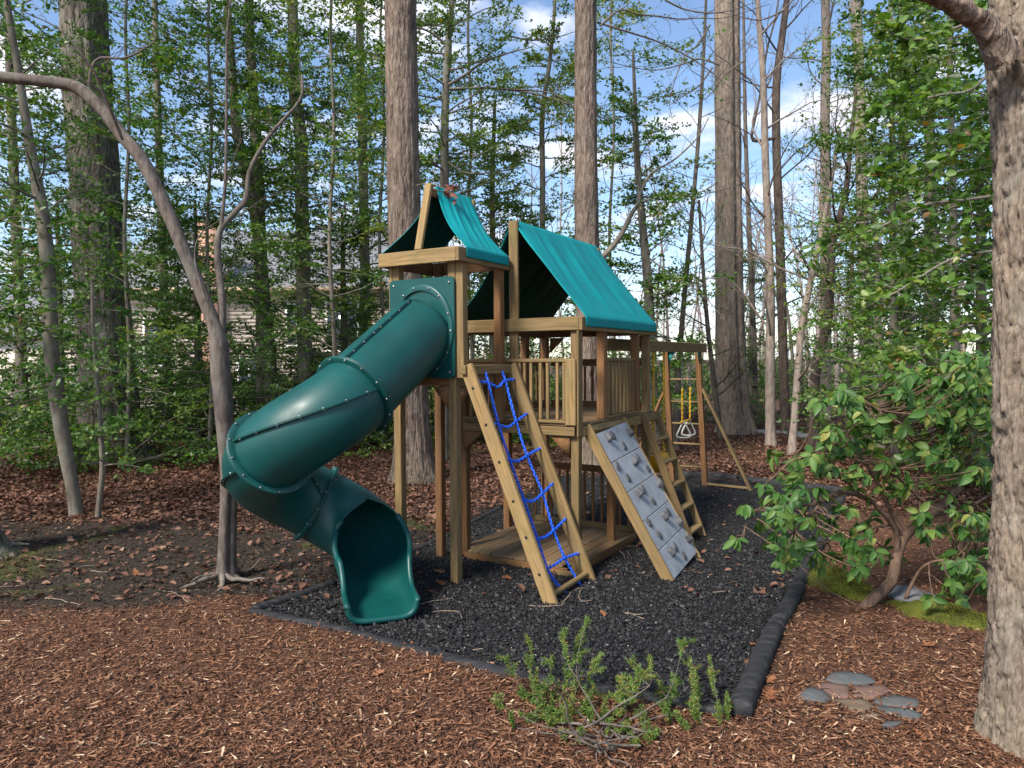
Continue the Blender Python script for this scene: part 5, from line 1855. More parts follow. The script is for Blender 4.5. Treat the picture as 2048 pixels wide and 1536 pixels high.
# --- bare and half-bare slim trees to the right
def slim(label, pts, Y, seed, bark='bark_pink', nb=14, leaves=0, size=0.055, t0=0.35, L=(1.6, 3.2), name='slim_tree', elev=(0.3, 0.9), extra=None):
    t = tree_px(name, label, pts, Y, bark, 14, 70, 0.05, 0, seed, group='slim bare trees to the right of the swing frame')
    r = t.r
    m = len(t.C)
    f = t0 + (1 - t0) * (np.arange(nb) + r.random(nb)) / nb
    i = np.minimum((f * (m - 1)).astype(int), m - 1)
    a = r.uniform(0, 2 * math.pi, nb); e = r.uniform(elev[0], elev[1], nb)
    B = grow_batch(r, t.C[i], np.stack([np.cos(a) * np.cos(e), np.sin(a) * np.cos(e), np.sin(e)], -1), r.uniform(L[0], L[1], nb), 9, 0.12, 0.03)
    r0 = np.minimum(t.rad[i] * 0.4, 0.03)
    t.br.add(*tube_batch(B, r0, 0.004, 5))
    t.bare(B, r0 * 0.7, 2, 9, 0.65, 0.42)
    if leaves:
        t.spray(B, np.linalg.norm(B[:, -1] - B[:, 0], axis=1), r0, 8, leaves * 2, size * 1.5)
    if extra:
        for P, w0, w1 in extra:
            b = t.limb([at(x, y, t.Y + d) for x, y, d in P], w0, w1)
            t.bare(b, w1 * 2.5, 2, 7, 0.7, 0.3)
    t.finish('holly', bark)
    return t


slim('straight pale-barked slim trunk, first of the slim trunks right of the lone tall trunk', [(1542, 896, 26), (1541, 860, 21), (1540, 760, 19), (1541, 600, 17), (1536, 450, 15), (1530, 300, 14), (1526, 150, 12), (1515, 0, 10), (1505, -250, 7)], None, 41, 'bark_pale', leaves=0)
slim('dark slim trunk with an elbowed branch, second from the lone tall trunk', [(1572, 868, 22), (1570, 820, 20), (1566, 700, 18), (1562, 560, 18), (1558, 430, 17), (1553, 300, 16), (1553, 170, 15), (1566, 60, 13), (1578, -40, 11), (1600, -260, 7)], None, 42, 'bark_dark', 12,
     extra=[([(1556, 274, 0), (1530, 280, -.2), (1504, 278, -.3), (1512, 230, -.3), (1522, 180, -.3), (1534, 100, -.3), (1552, 30, -.3), (1565, -60, -.3)], 0.05, 0.02)])
slim('thin pale trunk leaning right, third of the slim trunks', [(1583, 910, 20), (1588, 850, 15), (1596, 740, 14), (1604, 650, 13), (1622, 560, 12), (1640, 480, 10), (1660, 380, 7), (1680, 260, 5)], None, 43, 'bark_pale', 9, 5)
slim('dark crooked trunk left of the evergreen thicket', [(1627, 898, 24), (1628, 840, 18), (1630, 760, 18), (1640, 700, 18), (1656, 640, 17), (1661, 560, 16), (1664, 490, 15), (1678, 440, 14), (1692, 380, 11), (1700, 300, 9), (1712, 180, 6)], None, 44, 'bark_dark', 12, 8, t0=0.45)
slim('tall pale trunk with ivy tufts behind the crooked trunk', [(1650, 862, 26), (1650, 820, 22), (1652, 600, 21), (1651, 472, 20), (1650, 228, 18), (1653, 100, 17), (1651, 0, 16), (1650, -300, 12)], 25.0, 45, 'bark_pale', 14, 4, L=(2, 4))
slim('tall grey trunk wrapped in ivy right of the crooked trunk', [(1738, 862, 30), (1735, 700, 26), (1728, 520, 23), (1722, 300, 21), (1717, 120, 20), (1713, 0, 18), (1708, -300, 13)], 23.0, 46, 'bark_pale', 16, 10, t0=0.2, L=(1.4, 3))
slim('faint thin trunk close to the lone tall trunk', [(1512, 872, 14), (1508, 700, 12), (1500, 500, 10), (1492, 300, 8), (1488, 100, 6), (1486, -100, 4)], 24.0, 47, 'bark_pink', 12, L=(1.2, 2.6))
slim('thin trunk behind the swing frame brace', [(1442, 880, 12), (1430, 780, 11), (1415, 650, 9), (1405, 520, 7), (1398, 400, 5)], 19.0, 48, 'bark_pink', 12, 3, L=(1.0, 2.2))


# --- branch-laden tree whose bare limbs cross the open sky
def sky_limbs():
    Y = 12.5
    b0 = at(1335, 900, 16.0)
    t = tree_px('dogwood_tree', 'thin bare tree with long limbs crossing the open blue sky', [(1352, 882, 14), (1356, 760, 12), (1368, 600, 10), (1382, 450, 9), (1395, 300, 8), (1405, 150, 7), (1412, 0, 5), (1416, -120, 3)], 17.0, 'bark_pink', 12, 60, 0.05, 0, 51)
    L = [[(1200, 52, 0), (1240, 20, 0), (1275, 28, 0), (1320, 33, 0), (1360, 38, 0), (1400, 36, 0), (1450, 35, 0), (1540, 8, 0)], [(1195, 45, 0), (1260, 65, 0), (1320, 85, 0), (1385, 118, 0), (1430, 150, 0), (1465, 180, 0), (1500, 230, 0)],
         [(1330, 0, 0), (1375, 20, 0), (1440, 25, 0), (1510, 5, 0)], [(1000, 178, 0), (1100, 186, 0), (1160, 220, 0), (1230, 245, 0)], [(1440, 130, 0), (1400, 118, 0), (1360, 130, 0), (1300, 140, 0), (1200, 120, 0)],
         [(1420, 50, 0), (1395, 90, 0), (1365, 120, 0), (1340, 200, 0), (1345, 240, 0)], [(1425, 135, 0), (1400, 170, 0), (1370, 190, 0), (1340, 210, 0)], [(1490, 120, 0), (1450, 150, 0), (1420, 190, 0), (1380, 215, 0)],
         [(1010, 70, 0), (1060, 80, 0), (1110, 75, 0), (1160, 60, 0)], [(1570, 20, 0), (1520, 40, 0), (1470, 30, 0)]]
    for k, pts in enumerate(L):
        yy = 14.0 + 0.25 * k
        b = t.limb([at(x, y, yy) for x, y, d in pts], 0.022, 0.006, n=26, sides=5)
        t.bare(b, 0.012, 2, 9, 0.6, 0.28)
        if k in (0, 1, 3, 4):
            t.spray(b[:14], 1.6, 0.01, 9, 6, 0.06, base=0.6)
    a = t.r.uniform(0, 6.28, 26)
    B = grow_batch(t.r, t.C[(np.linspace(0.3, 1, 26) * 59).astype(int)], np.stack([np.cos(a), np.sin(a), 0 * a + 0.5], -1), t.r.uniform(0.9, 2.2, 26), 9, 0.12, 0.03)
    t.br.add(*tube_batch(B, 0.012, 0.003, 4)); t.bare(B, 0.008, 2, 6, 0.7, 0.4)
    t.finish('holly_lit', 'bark_pink')


sky_limbs()


# --- holly with large glossy leaves hanging in from the right, and the dark hemlocks behind the rhododendron
def right_holly():
    t = tree_px('holly_tree', 'glossy large-leaved holly hanging in from behind the pale right-hand trunk', [(2105, 1010, 46), (2100, 900, 42), (2095, 700, 38), (2092, 500, 34), (2090, 300, 30), (2088, 100, 26), (2085, -150, 20), (2084, -400, 12)], 9.0, 'bark_smooth', 16, 70, 0.05, 0, 61)
    t.branches(78, 0.25, 0.98, (1.4, 2.5), (-0.2, 0.35), 12, 8, 0.118, 0.66, (2.2, 4.4), six=True, base=0.5, rise=-0.01, taper=0.25)
    t.branches(10, 0.3, 0.95, (1.2, 2.2), (-0.1, 0.4), 9, 9, 0.09, 0.62, None, six=True, base=0.5)
    for P in ([(1995, 130, -1), (1940, 180, -1.1), (1880, 190, -1.2), (1830, 203, -1.2), (1790, 205, -1.2), (1740, 230, -1.2)], [(2000, 390, -1), (1930, 400, -1.2), (1850, 410, -1.3), (1790, 440, -1.3), (1720, 470, -1.2), (1640, 500, -1.0)],
              [(2000, 270, -1), (1920, 300, -1.1), (1840, 330, -1.2), (1760, 345, -1.2)], [(2000, 635, -1), (1930, 650, -1.2), (1870, 680, -1.3), (1800, 710, -1.3)], [(2000, 500, -1), (1900, 520, -1.2), (1800, 580, -1.4), (1720, 620, -1.4)], [(2000, 20, -1), (1900, 60, -1.1), (1830, 80, -1.2), (1770, 60, -1.2)]):
        t.limb([at(x, y, 9.0 + d) for x, y, d in P], 0.02, 0.006, 20, 10, 0.115, 30, 7, 0.52, 0.28, True, 0.66)
    t.finish('holly', 'bark_smooth')


right_holly()


def hemlock(label, pts, Y, seed, n, L, bark='bark_pale', base=0.4, t0=0.03, t1=1.0, nt=13, nl=34):
    t = tree_px('hemlock_tree', label, pts, Y, bark, 14, 60, 0.05, 0, seed, group='dark hemlocks on the right')
    t.branches(n, t0, t1, L, (-0.25, 0.1), nt, nl, 0.042, 0.28, None, -0.02, base, 0.16, tl=0.42, updo=1.4)
    t.finish('hemlock', 'bark_dark')


hemlock('dark hemlock right behind the rhododendron with a pale trunk', [(1868, 905, 28), (1866, 700, 25), (1862, 450, 22), (1858, 200, 18), (1855, 0, 13), (1852, -200, 8)], 16.0, 71, 52, (1.6, 2.8))
hemlock('dark hemlock between the crooked trunk and the rhododendron', [(1760, 902, 22), (1758, 760, 18), (1755, 620, 14), (1752, 500, 9), (1750, 420, 5)], 17.0, 72, 44, (1.3, 2.2))
hemlock('dark hemlock filling the gap beside the pale right-hand trunk', [(1965, 960, 26), (1964, 760, 22), (1962, 560, 18), (1960, 360, 13), (1958, 200, 7)], 13.5, 73, 44, (1.3, 2.2))
holly('bushy holly behind the hemlocks at the upper right', [(1815, 880, 26), (1812, 600, 22), (1808, 350, 18), (1804, 100, 14), (1800, -150, 8)], 19.0, 74, 54, (1.4, 2.6), 0.2, base=0.5, mat='holly_lit')
holly('small holly among the slim trunks on the right', [(1700, 880, 14), (1700, 760, 12), (1702, 640, 10), (1704, 520, 7), (1705, 430, 4)], 20.0, 75, 40, (1.0, 1.9), 0.08, base=0.5, nleaf=12)
holly('spindly holly left of the slim trunks on the right', [(1500, 868, 12), (1502, 740, 10), (1505, 620, 8), (1508, 500, 5)], 24.0, 76, 30, (1.0, 2.0), 0.2, base=0.5, nleaf=10)


holly('broad leafy holly between the slim trunks and the pale right-hand trunk', [(1915, 930, 20), (1912, 760, 18), (1908, 560, 16), (1904, 340, 13), (1900, 120, 10), (1898, -120, 6)], 12.5, 150, 66, (1.3, 2.3), 0.15, base=0.5, nleaf=13)
holly('leafy holly above the hemlocks, right of the ivy-wrapped trunk', [(1790, 905, 18), (1788, 700, 16), (1786, 480, 14), (1784, 260, 11), (1782, 60, 8), (1780, -140, 5)], 14.5, 151, 62, (1.2, 2.2), 0.25, base=0.52)

# --- understory shrubs
def shrub(label, px, py, Y, h, w, n, leaf, seed, size=0.06, base=0.5, mat='holly', name='holly_shrub'):
    c = at(px, py, Y); c[2] = float(ground_h(c[0], c[1]))
    t = Tree(name, label, c, 'shrub', 'understory shrubs', seed)
    r = t.r
    n = int(n * 1.5)
    a = r.uniform(0, 6.28, n); el = r.uniform(0.5, 1.4, n)
    L = np.minimum(h * r.uniform(0.6, 1.1, n) / np.maximum(0.55, np.sin(el)), 1.6 * h)
    o = np.stack([np.cos(a), np.sin(a), 0 * a], -1)
    B = grow_batch(r, c + o * (w * 0.15 * r.random(n))[:, None], np.stack([np.cos(a) * np.cos(el) * w / h, np.sin(a) * np.cos(el) * w / h, np.sin(el)], -1), L, 8, 0.12, 0.0)
    t.br.add(*tube_batch(B, 0.014, 0.004, 5))
    t.spray(B, L, 0.012, 11, int(leaf * 1.4), size * 1.6, base=base, tl=0.36)
    t.finish(mat, 'bark_dark', 'foliage')


SH = [('dense shrub by the iron fence left of the forked sapling', 300, 862, 20.5, 2.2, 1.6, 16, 11, .5), ('dense shrub by the iron fence right of the forked sapling', 480, 862, 20.0, 2.4, 1.8, 18, 12, .42),
      ('low shrub beneath the bend of the slide, beyond the leaf litter', 585, 866, 19.5, 2.0, 1.6, 16, 11, .45), ('shrub seen between slide and small tower legs', 745, 866, 21.0, 2.4, 1.8, 18, 12, .5),
      ('yellow-green shrub seen under the small tower', 870, 868, 20.0, 2.0, 1.4, 14, 11, .65), ('bright shrub behind the large tower railing, left', 960, 868, 21.0, 2.8, 2.0, 20, 12, .62),
      ('bright shrub behind the large tower railing, right', 1065, 868, 22.0, 3.0, 2.2, 20, 12, .58), ('shrub behind the step ladder and swings', 1245, 866, 23.5, 2.6, 2.0, 16, 11, .5),
      ('sparse shrub behind the swing frame', 1385, 866, 24.0, 2.6, 2.0, 14, 9, .5), ('shrub between the lone tall trunk and the slim trunks', 1520, 852, 28.0, 2.8, 2.4, 16, 10, .55),
      ('shrub behind the slim trunks by the stone path', 1610, 852, 27.0, 2.6, 2.2, 16, 10, .45), ('dark low shrub left of the massive oak', 40, 880, 18.0, 1.8, 1.6, 14, 11, .35),
      ('low shrub behind the leaning sapling', 150, 872, 19.0, 1.9, 1.7, 14, 11, .4)]
for k, (lb, x, y, Y, h, w, n, lf, bs_) in enumerate(SH):
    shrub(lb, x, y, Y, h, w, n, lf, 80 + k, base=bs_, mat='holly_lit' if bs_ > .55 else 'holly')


# --- far wood behind everything: reads as one mass of thin grey trunks and twigs
def far_wood():
    ac = Acc(); lf = Acc()
    r = np.random.default_rng(91)
    n = 150
    Y = r.uniform(36, 78, n); X = r.uniform(-0.9, 0.95, n) * Y
    k = ~((X < -5) & (Y < 48)); X, Y = X[k], Y[k]; n = len(X)
    H = r.uniform(9, 19, n)
    tr = grow_batch(r, np.stack([X, Y, ground_h(X, Y) - 0.2], -1), np.stack([r.normal(0, .06, n), 0 * X, 1 + 0 * X], -1), H, 6, 0.05, 0.05)
    V, F_ = tube_batch(tr, r.uniform(0.06, 0.18, n), 0.02, 5); ac.add(V, F_, a=np.repeat(r.random(n), 30))
    for lev, (cnt, LL, w0, w1, sg) in enumerate(((12, (1.5, 4.5), 0.035, 0.012, 3), (5, (0.7, 2.0), 0.014, 0.006, 2))):
        N, m = tr.shape[:2]
        f = r.uniform(0.15 if lev == 0 else .3, 1, (N, cnt)) * (m - 1.001); i = f.astype(int); kk = np.arange(N)[:, None]; g = (f - i)[..., None]
        p = tr[kk, i] * (1 - g) + tr[kk, i + 1] * g
        dd = norm(tr[kk, i + 1] - tr[kk, i]) * (0.7 if lev == 0 else 1) + r.normal(0, 0.7 if lev == 0 else .6, (N, cnt, 3)) * [1, 1, .4]
        tr = grow_batch(r, p.reshape(-1, 3), dd.reshape(-1, 3), r.uniform(*LL, N * cnt), sg, 0.15, 0.06)
        V, F_ = tube_batch(tr, w0, w1, 3); ac.add(V, F_, a=np.repeat(r.random(len(tr)), 3 * sg))
    MAT['far'] = attr_mat('distant_bark', [(0, (0.13, 0.10, 0.09)), (1, (0.30, 0.245, 0.22))], 0.9, 0, 0.1)
    tag(link('far_wood', ac.mesh('far_wood', MAT['far'], True)), 'far bare wood of thin grey trunks behind the garden', 'wood', kind='stuff')
    # its evergreen undergrowth
    n = 42000
    c = np.stack([r.uniform(-42, 45, 260), r.uniform(30, 60, 260), np.zeros(260)], -1)
    c = c[(c[:, 0] > -4) | (c[:, 1] > 44)]
    w = r.uniform(0.8, 2.4, len(c)); h = r.uniform(1.0, 3.4, len(c))
    i = r.integers(0, len(c), n)
    d = norm(r.normal(0, 1, (n, 3))) * (r.random(n) ** 0.4)[:, None]
    P = c[i] + np.stack([d[:, 0] * w[i], d[:, 1] * w[i], np.abs(d[:, 2]) * h[i]], -1)
    P[:, 2] += ground_h(P[:, 0], P[:, 1])
    L = r.uniform(0.10, 0.2, n)
    leaf_mesh(lf, P, r.normal(0, 1, (n, 3)), r.normal(0, .6, (n, 3)) + [0, 0, .6], L, L * 0.6, np.clip(r.normal(.5, .2, n), 0, 1))
    tag(link('far_undergrowth', lf.mesh('far_undergrowth', MAT['holly'])), 'evergreen undergrowth of the far wood', 'undergrowth', kind='stuff')


far_wood()


# ------------------------------------------------------------------ the neighbouring house and its iron fence
def house():
    Y0 = 29.5
    x0, x1 = at(225, 700, Y0)[0], at(812, 700, Y0)[0]
    zt = at(500, 576, Y0)[2]
    c = np.array([(x0 + x1) / 2, Y0, -0.4])
    h = tag(empty('house', c), 'pale pink-cream clapboard house with grey roof and brick chimney behind the trees', 'house')
    MAT['siding'] = plain_mat('cream_siding', (0.62, 0.52, 0.46), 0.7, 0.05, 2, 0.05)
    MAT['trim'] = plain_mat('white_trim', (0.74, 0.72, 0.69), 0.6, 0.05)
    MAT['glass_dark'] = plain_mat('window_glass', (0.045, 0.05, 0.06), 0.08, 0.2, spec=0.8)
    MAT['fascia'] = plain_mat('tan_fascia', (0.42, 0.30, 0.19), 0.7, 0.1)
    m, nt, bs = new_mat('grey_shingle_roof')
    v = obj_vec(nt, (1, 1, 1), False)
    br = nd(nt, 'ShaderNodeTexBrick', Scale=2.2)
    br.inputs['Color1'].default_value = (0.17, 0.17, 0.185, 1); br.inputs['Color2'].default_value = (0.24, 0.24, 0.26, 1)
    br.inputs['Mortar'].default_value = (0.09, 0.09, 0.10, 1); br.inputs['Mortar Size'].default_value = 0.02
    nt.links.new(v, br.inputs['Vector'])
    nt.links.new(br.outputs['Color'], bs.inputs['Base Color'])
    bs.inputs['Roughness'].default_value = 0.9
    MAT['shingle'] = m
    m, nt, bs = new_mat('salmon_brick')
    mp = obj_vec(nt, (1, 1, 1), False)
    rot = nt.nodes.new('ShaderNodeMapping'); rot.inputs['Rotation'].default_value = (math.pi / 2, 0, 0)
    nt.links.new(mp, rot.inputs['Vector'])
    br = nd(nt, 'ShaderNodeTexBrick', Scale=4.5)
    br.inputs['Color1'].default_value = (0.38, 0.17, 0.11, 1); br.inputs['Color2'].default_value = (0.46, 0.24, 0.16, 1)
    br.inputs['Mortar'].default_value = (0.42, 0.36, 0.31, 1)
    nt.links.new(rot.outputs[0], br.inputs['Vector'])
    nt.links.new(br.outputs['Color'], bs.inputs['Base Color'])
    bs.inputs['Roughness'].default_value = 0.9
    MAT['brick'] = m

    def bx(name, lo, hi, mat, parent=h):
        lo, hi = np.array(lo) - c, np.array(hi) - c
        V = np.array([[(lo, hi)[i][0], (lo, hi)[j][1], (lo, hi)[k][2]] for i in (0, 1) for j in (0, 1) for k in (0, 1)])
        Fq = [[0, 1, 3, 2], [4, 6, 7, 5], [0, 4, 5, 1], [2, 3, 7, 6], [0, 2, 6, 4], [1, 5, 7, 3]]
        return link(name, mesh_np(name, V, Fq, MAT[mat]), parent)

    bx('wall', (x0, Y0 + 0.05, -0.4), (x1, Y0 + 8, zt), 'siding')
    # lapped clapboards over the front wall
    ac = Acc()
    z = -0.2
    while z < zt - 0.02:
        z2 = min(z + 0.16, zt)
        V = np.array([[x0, Y0 + 0.012, z], [x1, Y0 + 0.012, z], [x1, Y0 + 0.045, z2], [x0, Y0 + 0.045, z2], [x0, Y0 + 0.048, z], [x1, Y0 + 0.048, z]]) - c
        ac.add(V, [[0, 1, 2, 3], [4, 5, 1, 0]])
        z += 0.16
    tag(link('clapboards', ac.mesh('clapboards', MAT['siding']), h), kind='stuff')
    # main roof, eave and fascia
    V = np.array([[x0 - 0.4, Y0 - 0.5, zt - 0.05], [x1 + 0.4, Y0 - 0.5, zt - 0.05], [x1 + 0.4, Y0 + 4.2, zt + 3.1], [x0 - 0.4, Y0 + 4.2, zt + 3.1],
                  [x1 + 0.4, Y0 + 8.6, zt - 0.05], [x0 - 0.4, Y0 + 8.6, zt - 0.05]]) - c
    Vb = V - np.array([0, 0, 0.12])
    VV = np.concatenate([V, Vb])
    link('roof', mesh_np('roof', VV, [[0, 1, 2, 3], [3, 2, 4, 5], [7, 6, 9, 8], [8, 9, 11, 10], [0, 6, 7, 1], [5, 4, 10, 11]], MAT['shingle']), h)
    bx('fascia', (x0 - 0.4, Y0 - 0.53, zt - 0.24), (x1 + 0.4, Y0 - 0.505, zt - 0.02), 'fascia')
    bx('soffit', (x0 - 0.4, Y0 - 0.50, zt - 0.22), (x1 + 0.4, Y0 + 0.0, zt - 0.19), 'trim')
    cx = at(424, 600, Y0)[0]
    bx('chimney', (cx - 0.42, Y0 - 0.35, -0.4), (cx + 0.42, Y0 + 0.005, zt + 2.7), 'brick')
    bx('chimney_cap', (cx - 0.5, Y0 - 0.42, zt + 2.7), (cx + 0.5, Y0 + 0.08, zt + 2.82), 'trim')
    for (xa, ya, xb, yb) in ((575, 610, 612, 690), (655, 608, 715, 700), (290, 640, 330, 730), (345, 780, 372, 830), (478, 720, 520, 800), (250, 735, 280, 800)):
        p, q = at(xa, ya, Y0), at(xb, yb, Y0)
        w = empty('window', (0, 0, 0), h)
        bx('pane', (p[0], Y0 - 0.002, q[2]), (q[0], Y0 + 0.04, p[2]), 'glass_dark', w)
        t = 0.09
        bx('frame', (p[0] - t, Y0 - 0.03, p[2]), (q[0] + t, Y0 + 0.03, p[2] + t), 'trim', w)
        bx('sill', (p[0] - t, Y0 - 0.05, q[2] - t), (q[0] + t, Y0 + 0.03, q[2]), 'trim', w)
        for xx in (p[0] - t, q[0]):
            bx('jamb', (xx, Y0 - 0.03, q[2]), (xx + t, Y0 + 0.03, p[2]), 'trim', w)
        xm = (p[0] + q[0]) / 2
        bx('mullion', (xm - 0.02, Y0 - 0.015, q[2]), (xm + 0.02, Y0 + 0.0, p[2]), 'trim', w)
    # lower wing to the left
    xa, xb = at(-60, 700, 33)[0], at(250, 700, 33)[0]
    bx('wing_wall', (xa, 33, -0.4), (xb, 38, 3.6), 'siding')
    V = np.array([[xa - 0.4, 32.5, 3.5], [xb + 0.4, 32.5, 3.5], [xb + 0.4, 36, 6.2], [xa - 0.4, 36, 6.2], [xb + 0.4, 39.5, 3.5], [xa - 0.4, 39.5, 3.5]]) - c
    link('wing_roof', mesh_np('wing_roof', np.concatenate([V, V - [0, 0, .12]]), [[0, 1, 2, 3], [3, 2, 4, 5], [0, 6, 7, 1]], MAT['shingle']), h)


house()


def iron_fence():
    MAT['iron'] = plain_mat('black_iron', (0.012, 0.012, 0.013), 0.5)
    a, b = on_ground(150, 858), on_ground(760, 858)
    f = tag(empty('iron_fence', (a[0], a[1], 0)), 'black iron picket fence in front of the neighbouring house', 'fence')
    d = b - a
    L = np.hypot(d[0], d[1])
    e = np.array([d[0], d[1], 0]) / L
    n = int(L / 0.125)
    V_, F_, T_ = tube([[0, 0, -0.3], [0, 0, 1.28], [0, 0, 1.36]], [0.009, 0.009, 0.001], 4, True)
    pm = mesh_np('picket', V_, F_, MAT['iron'], T=T_)
    for k in range(n + 1):
        p = e * L * k / n
        link('picket', pm, f, (p[0], p[1], 0))
    V_, F_, T_ = tube([[0, 0, -0.3], [0, 0, 1.42]], 0.03, 4, True)
    qm = mesh_np('fence_post', V_, F_, MAT['iron'], T=T_)
    for k in range(7):
        p = e * (L * k / 6 + 0.03)
        link('fence_post', qm, f, (p[0], p[1] + 0.03, 0))
    for z in (0.12, 1.0, 1.18):
        V_, F_, T_ = tube([[0, 0.01, z], [*(e * L)[:2] + np.array([0, .01]), z]], 0.016, 4, True)
        link('fence_rail', mesh_np('fence_rail', V_, F_, MAT['iron'], T=T_), f)


iron_fence()


# ------------------------------------------------------------------ rhododendron
def rhododendron():
    b = on_ground(1728, 1216)
    root = tag(empty('rhododendron', (b[0], b[1], 0)), 'large-leaved rhododendron leaning over the right edge of the play area', 'shrub')
    base = np.array([b[0], b[1], 0.0])
    r = np.random.default_rng(33)
    Y = b[1]
    st = Acc()
    MAT['stem'] = bark_mat('rhododendron_bark', (0.07, 0.045, 0.032), (0.20, 0.13, 0.095), (12, 12, 5), bs_=0.5, bd=0.008)

    def stem(pts, w0, w1, sides=9):
        P = resample(np.array([at(x, y, Y + d) for x, y, d in pts]), 30)
        P = P + (fbm(P * 5, 2)[:, None] - 0.5) * 0.03
        st.add(*tube(P, np.linspace(w0, w1, 30), sides))
        return P
    S = []
    S.append(stem([(1722, 1228, 0), (1745, 1200, 0.05), (1782, 1165, .12), (1795, 1110, .2), (1808, 1075, .25), (1850, 1040, .3), (1890, 1005, .4), (1925, 960, .5), (1940, 905, .6), (1955, 850, .7), (1990, 810, .8)], 0.055, 0.028))
    S.append(stem([(1795, 1115, .2), (1790, 1060, .15), (1750, 1010, 0), (1700, 985, -.1), (1660, 990, -.2), (1620, 1030, -.3), (1590, 1060, -.35)], 0.026, 0.008))
    S.append(stem([(1808, 1075, .25), (1770, 1000, .3), (1740, 940, .3), (1700, 880, .25), (1675, 820, .2)], 0.024, 0.008))
    S.append(stem([(1850, 1040, .3), (1838, 1000, .4), (1835, 960, .5), (1870, 880, .6), (1900, 800, .6), (1915, 745, .6)], 0.02, 0.007))
    S.append(stem([(1925, 960, .5), (1880, 930, .4), (1820, 880, .2), (1770, 830, .1), (1720, 800, 0)], 0.02, 0.006))
    S.append(stem([(1870, 1030, .35), (1930, 1020, .4), (1985, 985, .5), (2040, 950, .6)], 0.018, 0.007))
    S.append(stem([(1810, 1200, .1), (1825, 1165, .1), (1850, 1130, 0), (1890, 1120, -.1), (1940, 1130, -.15), (1975, 1150, -.2)], 0.016, 0.006))
    S.append(stem([(1740, 1010, 0), (1690, 960, -.1), (1640, 930, -.2), (1590, 920, -.25), (1540, 960, -.3)], 0.012, 0.005))
    S.append(stem([(1690, 985, -.1), (1640, 1005, -.2), (1580, 1010, -.3), (1510, 1020, -.35), (1480, 1080, -.35)], 0.011, 0.004))
    S.append(stem([(1808, 1080, .25), (1780, 1050, .15), (1700, 1070, -.1), (1640, 1090, -.2)], 0.014, 0.005))
    S.append(stem([(1850, 1040, .3), (1840, 1000, .2), (1800, 960, .1), (1740, 930, 0), (1660, 900, -.1), (1600, 900, -.15)], 0.014, 0.005))
    S.append(stem([(1792, 1120, .2), (1760, 1090, .05), (1725, 1080, -.1), (1700, 1110, -.2)], 0.01, 0.004))
    S.append(stem([(1890, 1005, .4), (1900, 1060, .2), (1920, 1100, 0), (1950, 1120, -.1)], 0.012, 0.004))
    allp = np.concatenate(S)
    W = [(570, 270), (665, 290), (705, 305), (690, 350), (740, 330), (820, 255), (845, 285), (820, 380), (980, 140), (1010, 155), (1130, 115), (1090, 180), (1010, 300), (980, 325), (1010, 385), (920, 440), (860, 405), (1170, 225), (1240, 150), (1300, 235),
         (1340, 225), (1160, 415), (1130, 550), (1330, 530), (660, 440), (620, 475), (600, 550), (570, 535), (540, 555), (440, 590), (370, 595), (560, 650), (690, 600), (760, 565), (820, 630), (650, 690), (400, 770), (490, 770), (200, 745), (110, 850), (300, 695),
         (250, 800), (300, 850), (560, 850), (650, 860), (880, 790), (860, 760), (470, 900), (390, 900), (250, 920), (250, 975), (60, 1015), (330, 1010), (450, 1055), (500, 1100), (330, 1090), (350, 1120), (630, 1060), (620, 1140), (680, 1140), (740, 1085), (770, 1085),
         (1000, 930), (1050, 975), (1170, 870), (1240, 845), (1210, 955), (1230, 995), (1110, 1110), (1190, 1140), (1210, 1165), (1280, 1150), (1340, 1095), (1120, 1250), (1240, 1280), (1290, 1240), (1170, 1245), (1050, 230), (930, 250), (880, 330), (1090, 330), (1230, 330), (1290, 400),
         (1240, 520), (780, 420), (720, 500), (540, 470), (480, 640), (720, 690), (960, 560), (1290, 90), (1350, 330), (1350, 650), (1320, 900), (1350, 1000), (1060, 600), (560, 960), (640, 970), (700, 940)]
    W = W + [(u + r.normal(0, 55), v + r.normal(0, 45)) for u, v in W for _k in range(2) if r.random() < 0.8 and u > 180] + [(r.uniform(1050, 1390), r.uniform(60, 700)) for _ in range(60)] + [(r.uniform(1150, 1390), r.uniform(900, 1300)) for _ in range(10)]
    leaves = []
    for u, v in W:
        x, y = 1450 + u / 2.56, 680 + v / 2.56
        d = np.interp(x, [1470, 1640, 1800, 1950, 2000], [-0.35, -0.2, 0.1, 0.2, 0.1]) + r.normal(0, 0.34)
        c = at(x, y, Y + d)
        # twig from the nearest stem
        k = np.argmin(np.linalg.norm(allp - c, axis=1))
        q = allp[k]
        mid = (q + c) / 2 + np.array([0, 0, -0.06 * np.linalg.norm(c - q)]) + r.normal(0, 0.03, 3)
        tw = resample(np.array([q, mid, c - np.array([0, 0, .01]), c]), 12)
        st.add(*tube(tw, np.linspace(0.007, 0.0035, 12), 5))
        ax = norm(norm(c - mid) + np.array([0, 0, 0.5]))
        n = r.integers(5, 9)
        a0 = r.uniform(0, 6.28)
        e1 = norm(np.cross(ax, [0.3, 1, 0.2])); e2 = np.cross(ax, e1)
        for m in range(n):
            a = a0 + 2 * math.pi * m / n + r.normal(0, 0.25)
            D = norm(math.cos(a) * e1 + math.sin(a) * e2 + ax * r.uniform(-0.15, 0.5) + np.array([0, 0, -0.35 - 0.8 * r.random()]))
            N = norm(ax - D * np.dot(ax, D) + r.normal(0, 0.12, 3))
            leaves.append((c + r.normal(0, 0.008, 3), D, N, r.uniform(0.08, 0.14), r.random()))
    tag(link('stems', st.mesh('stems', MAT['stem'], True, base), root), kind='stuff')
    # leaf blades: three shapes shared by all
    shapes = []
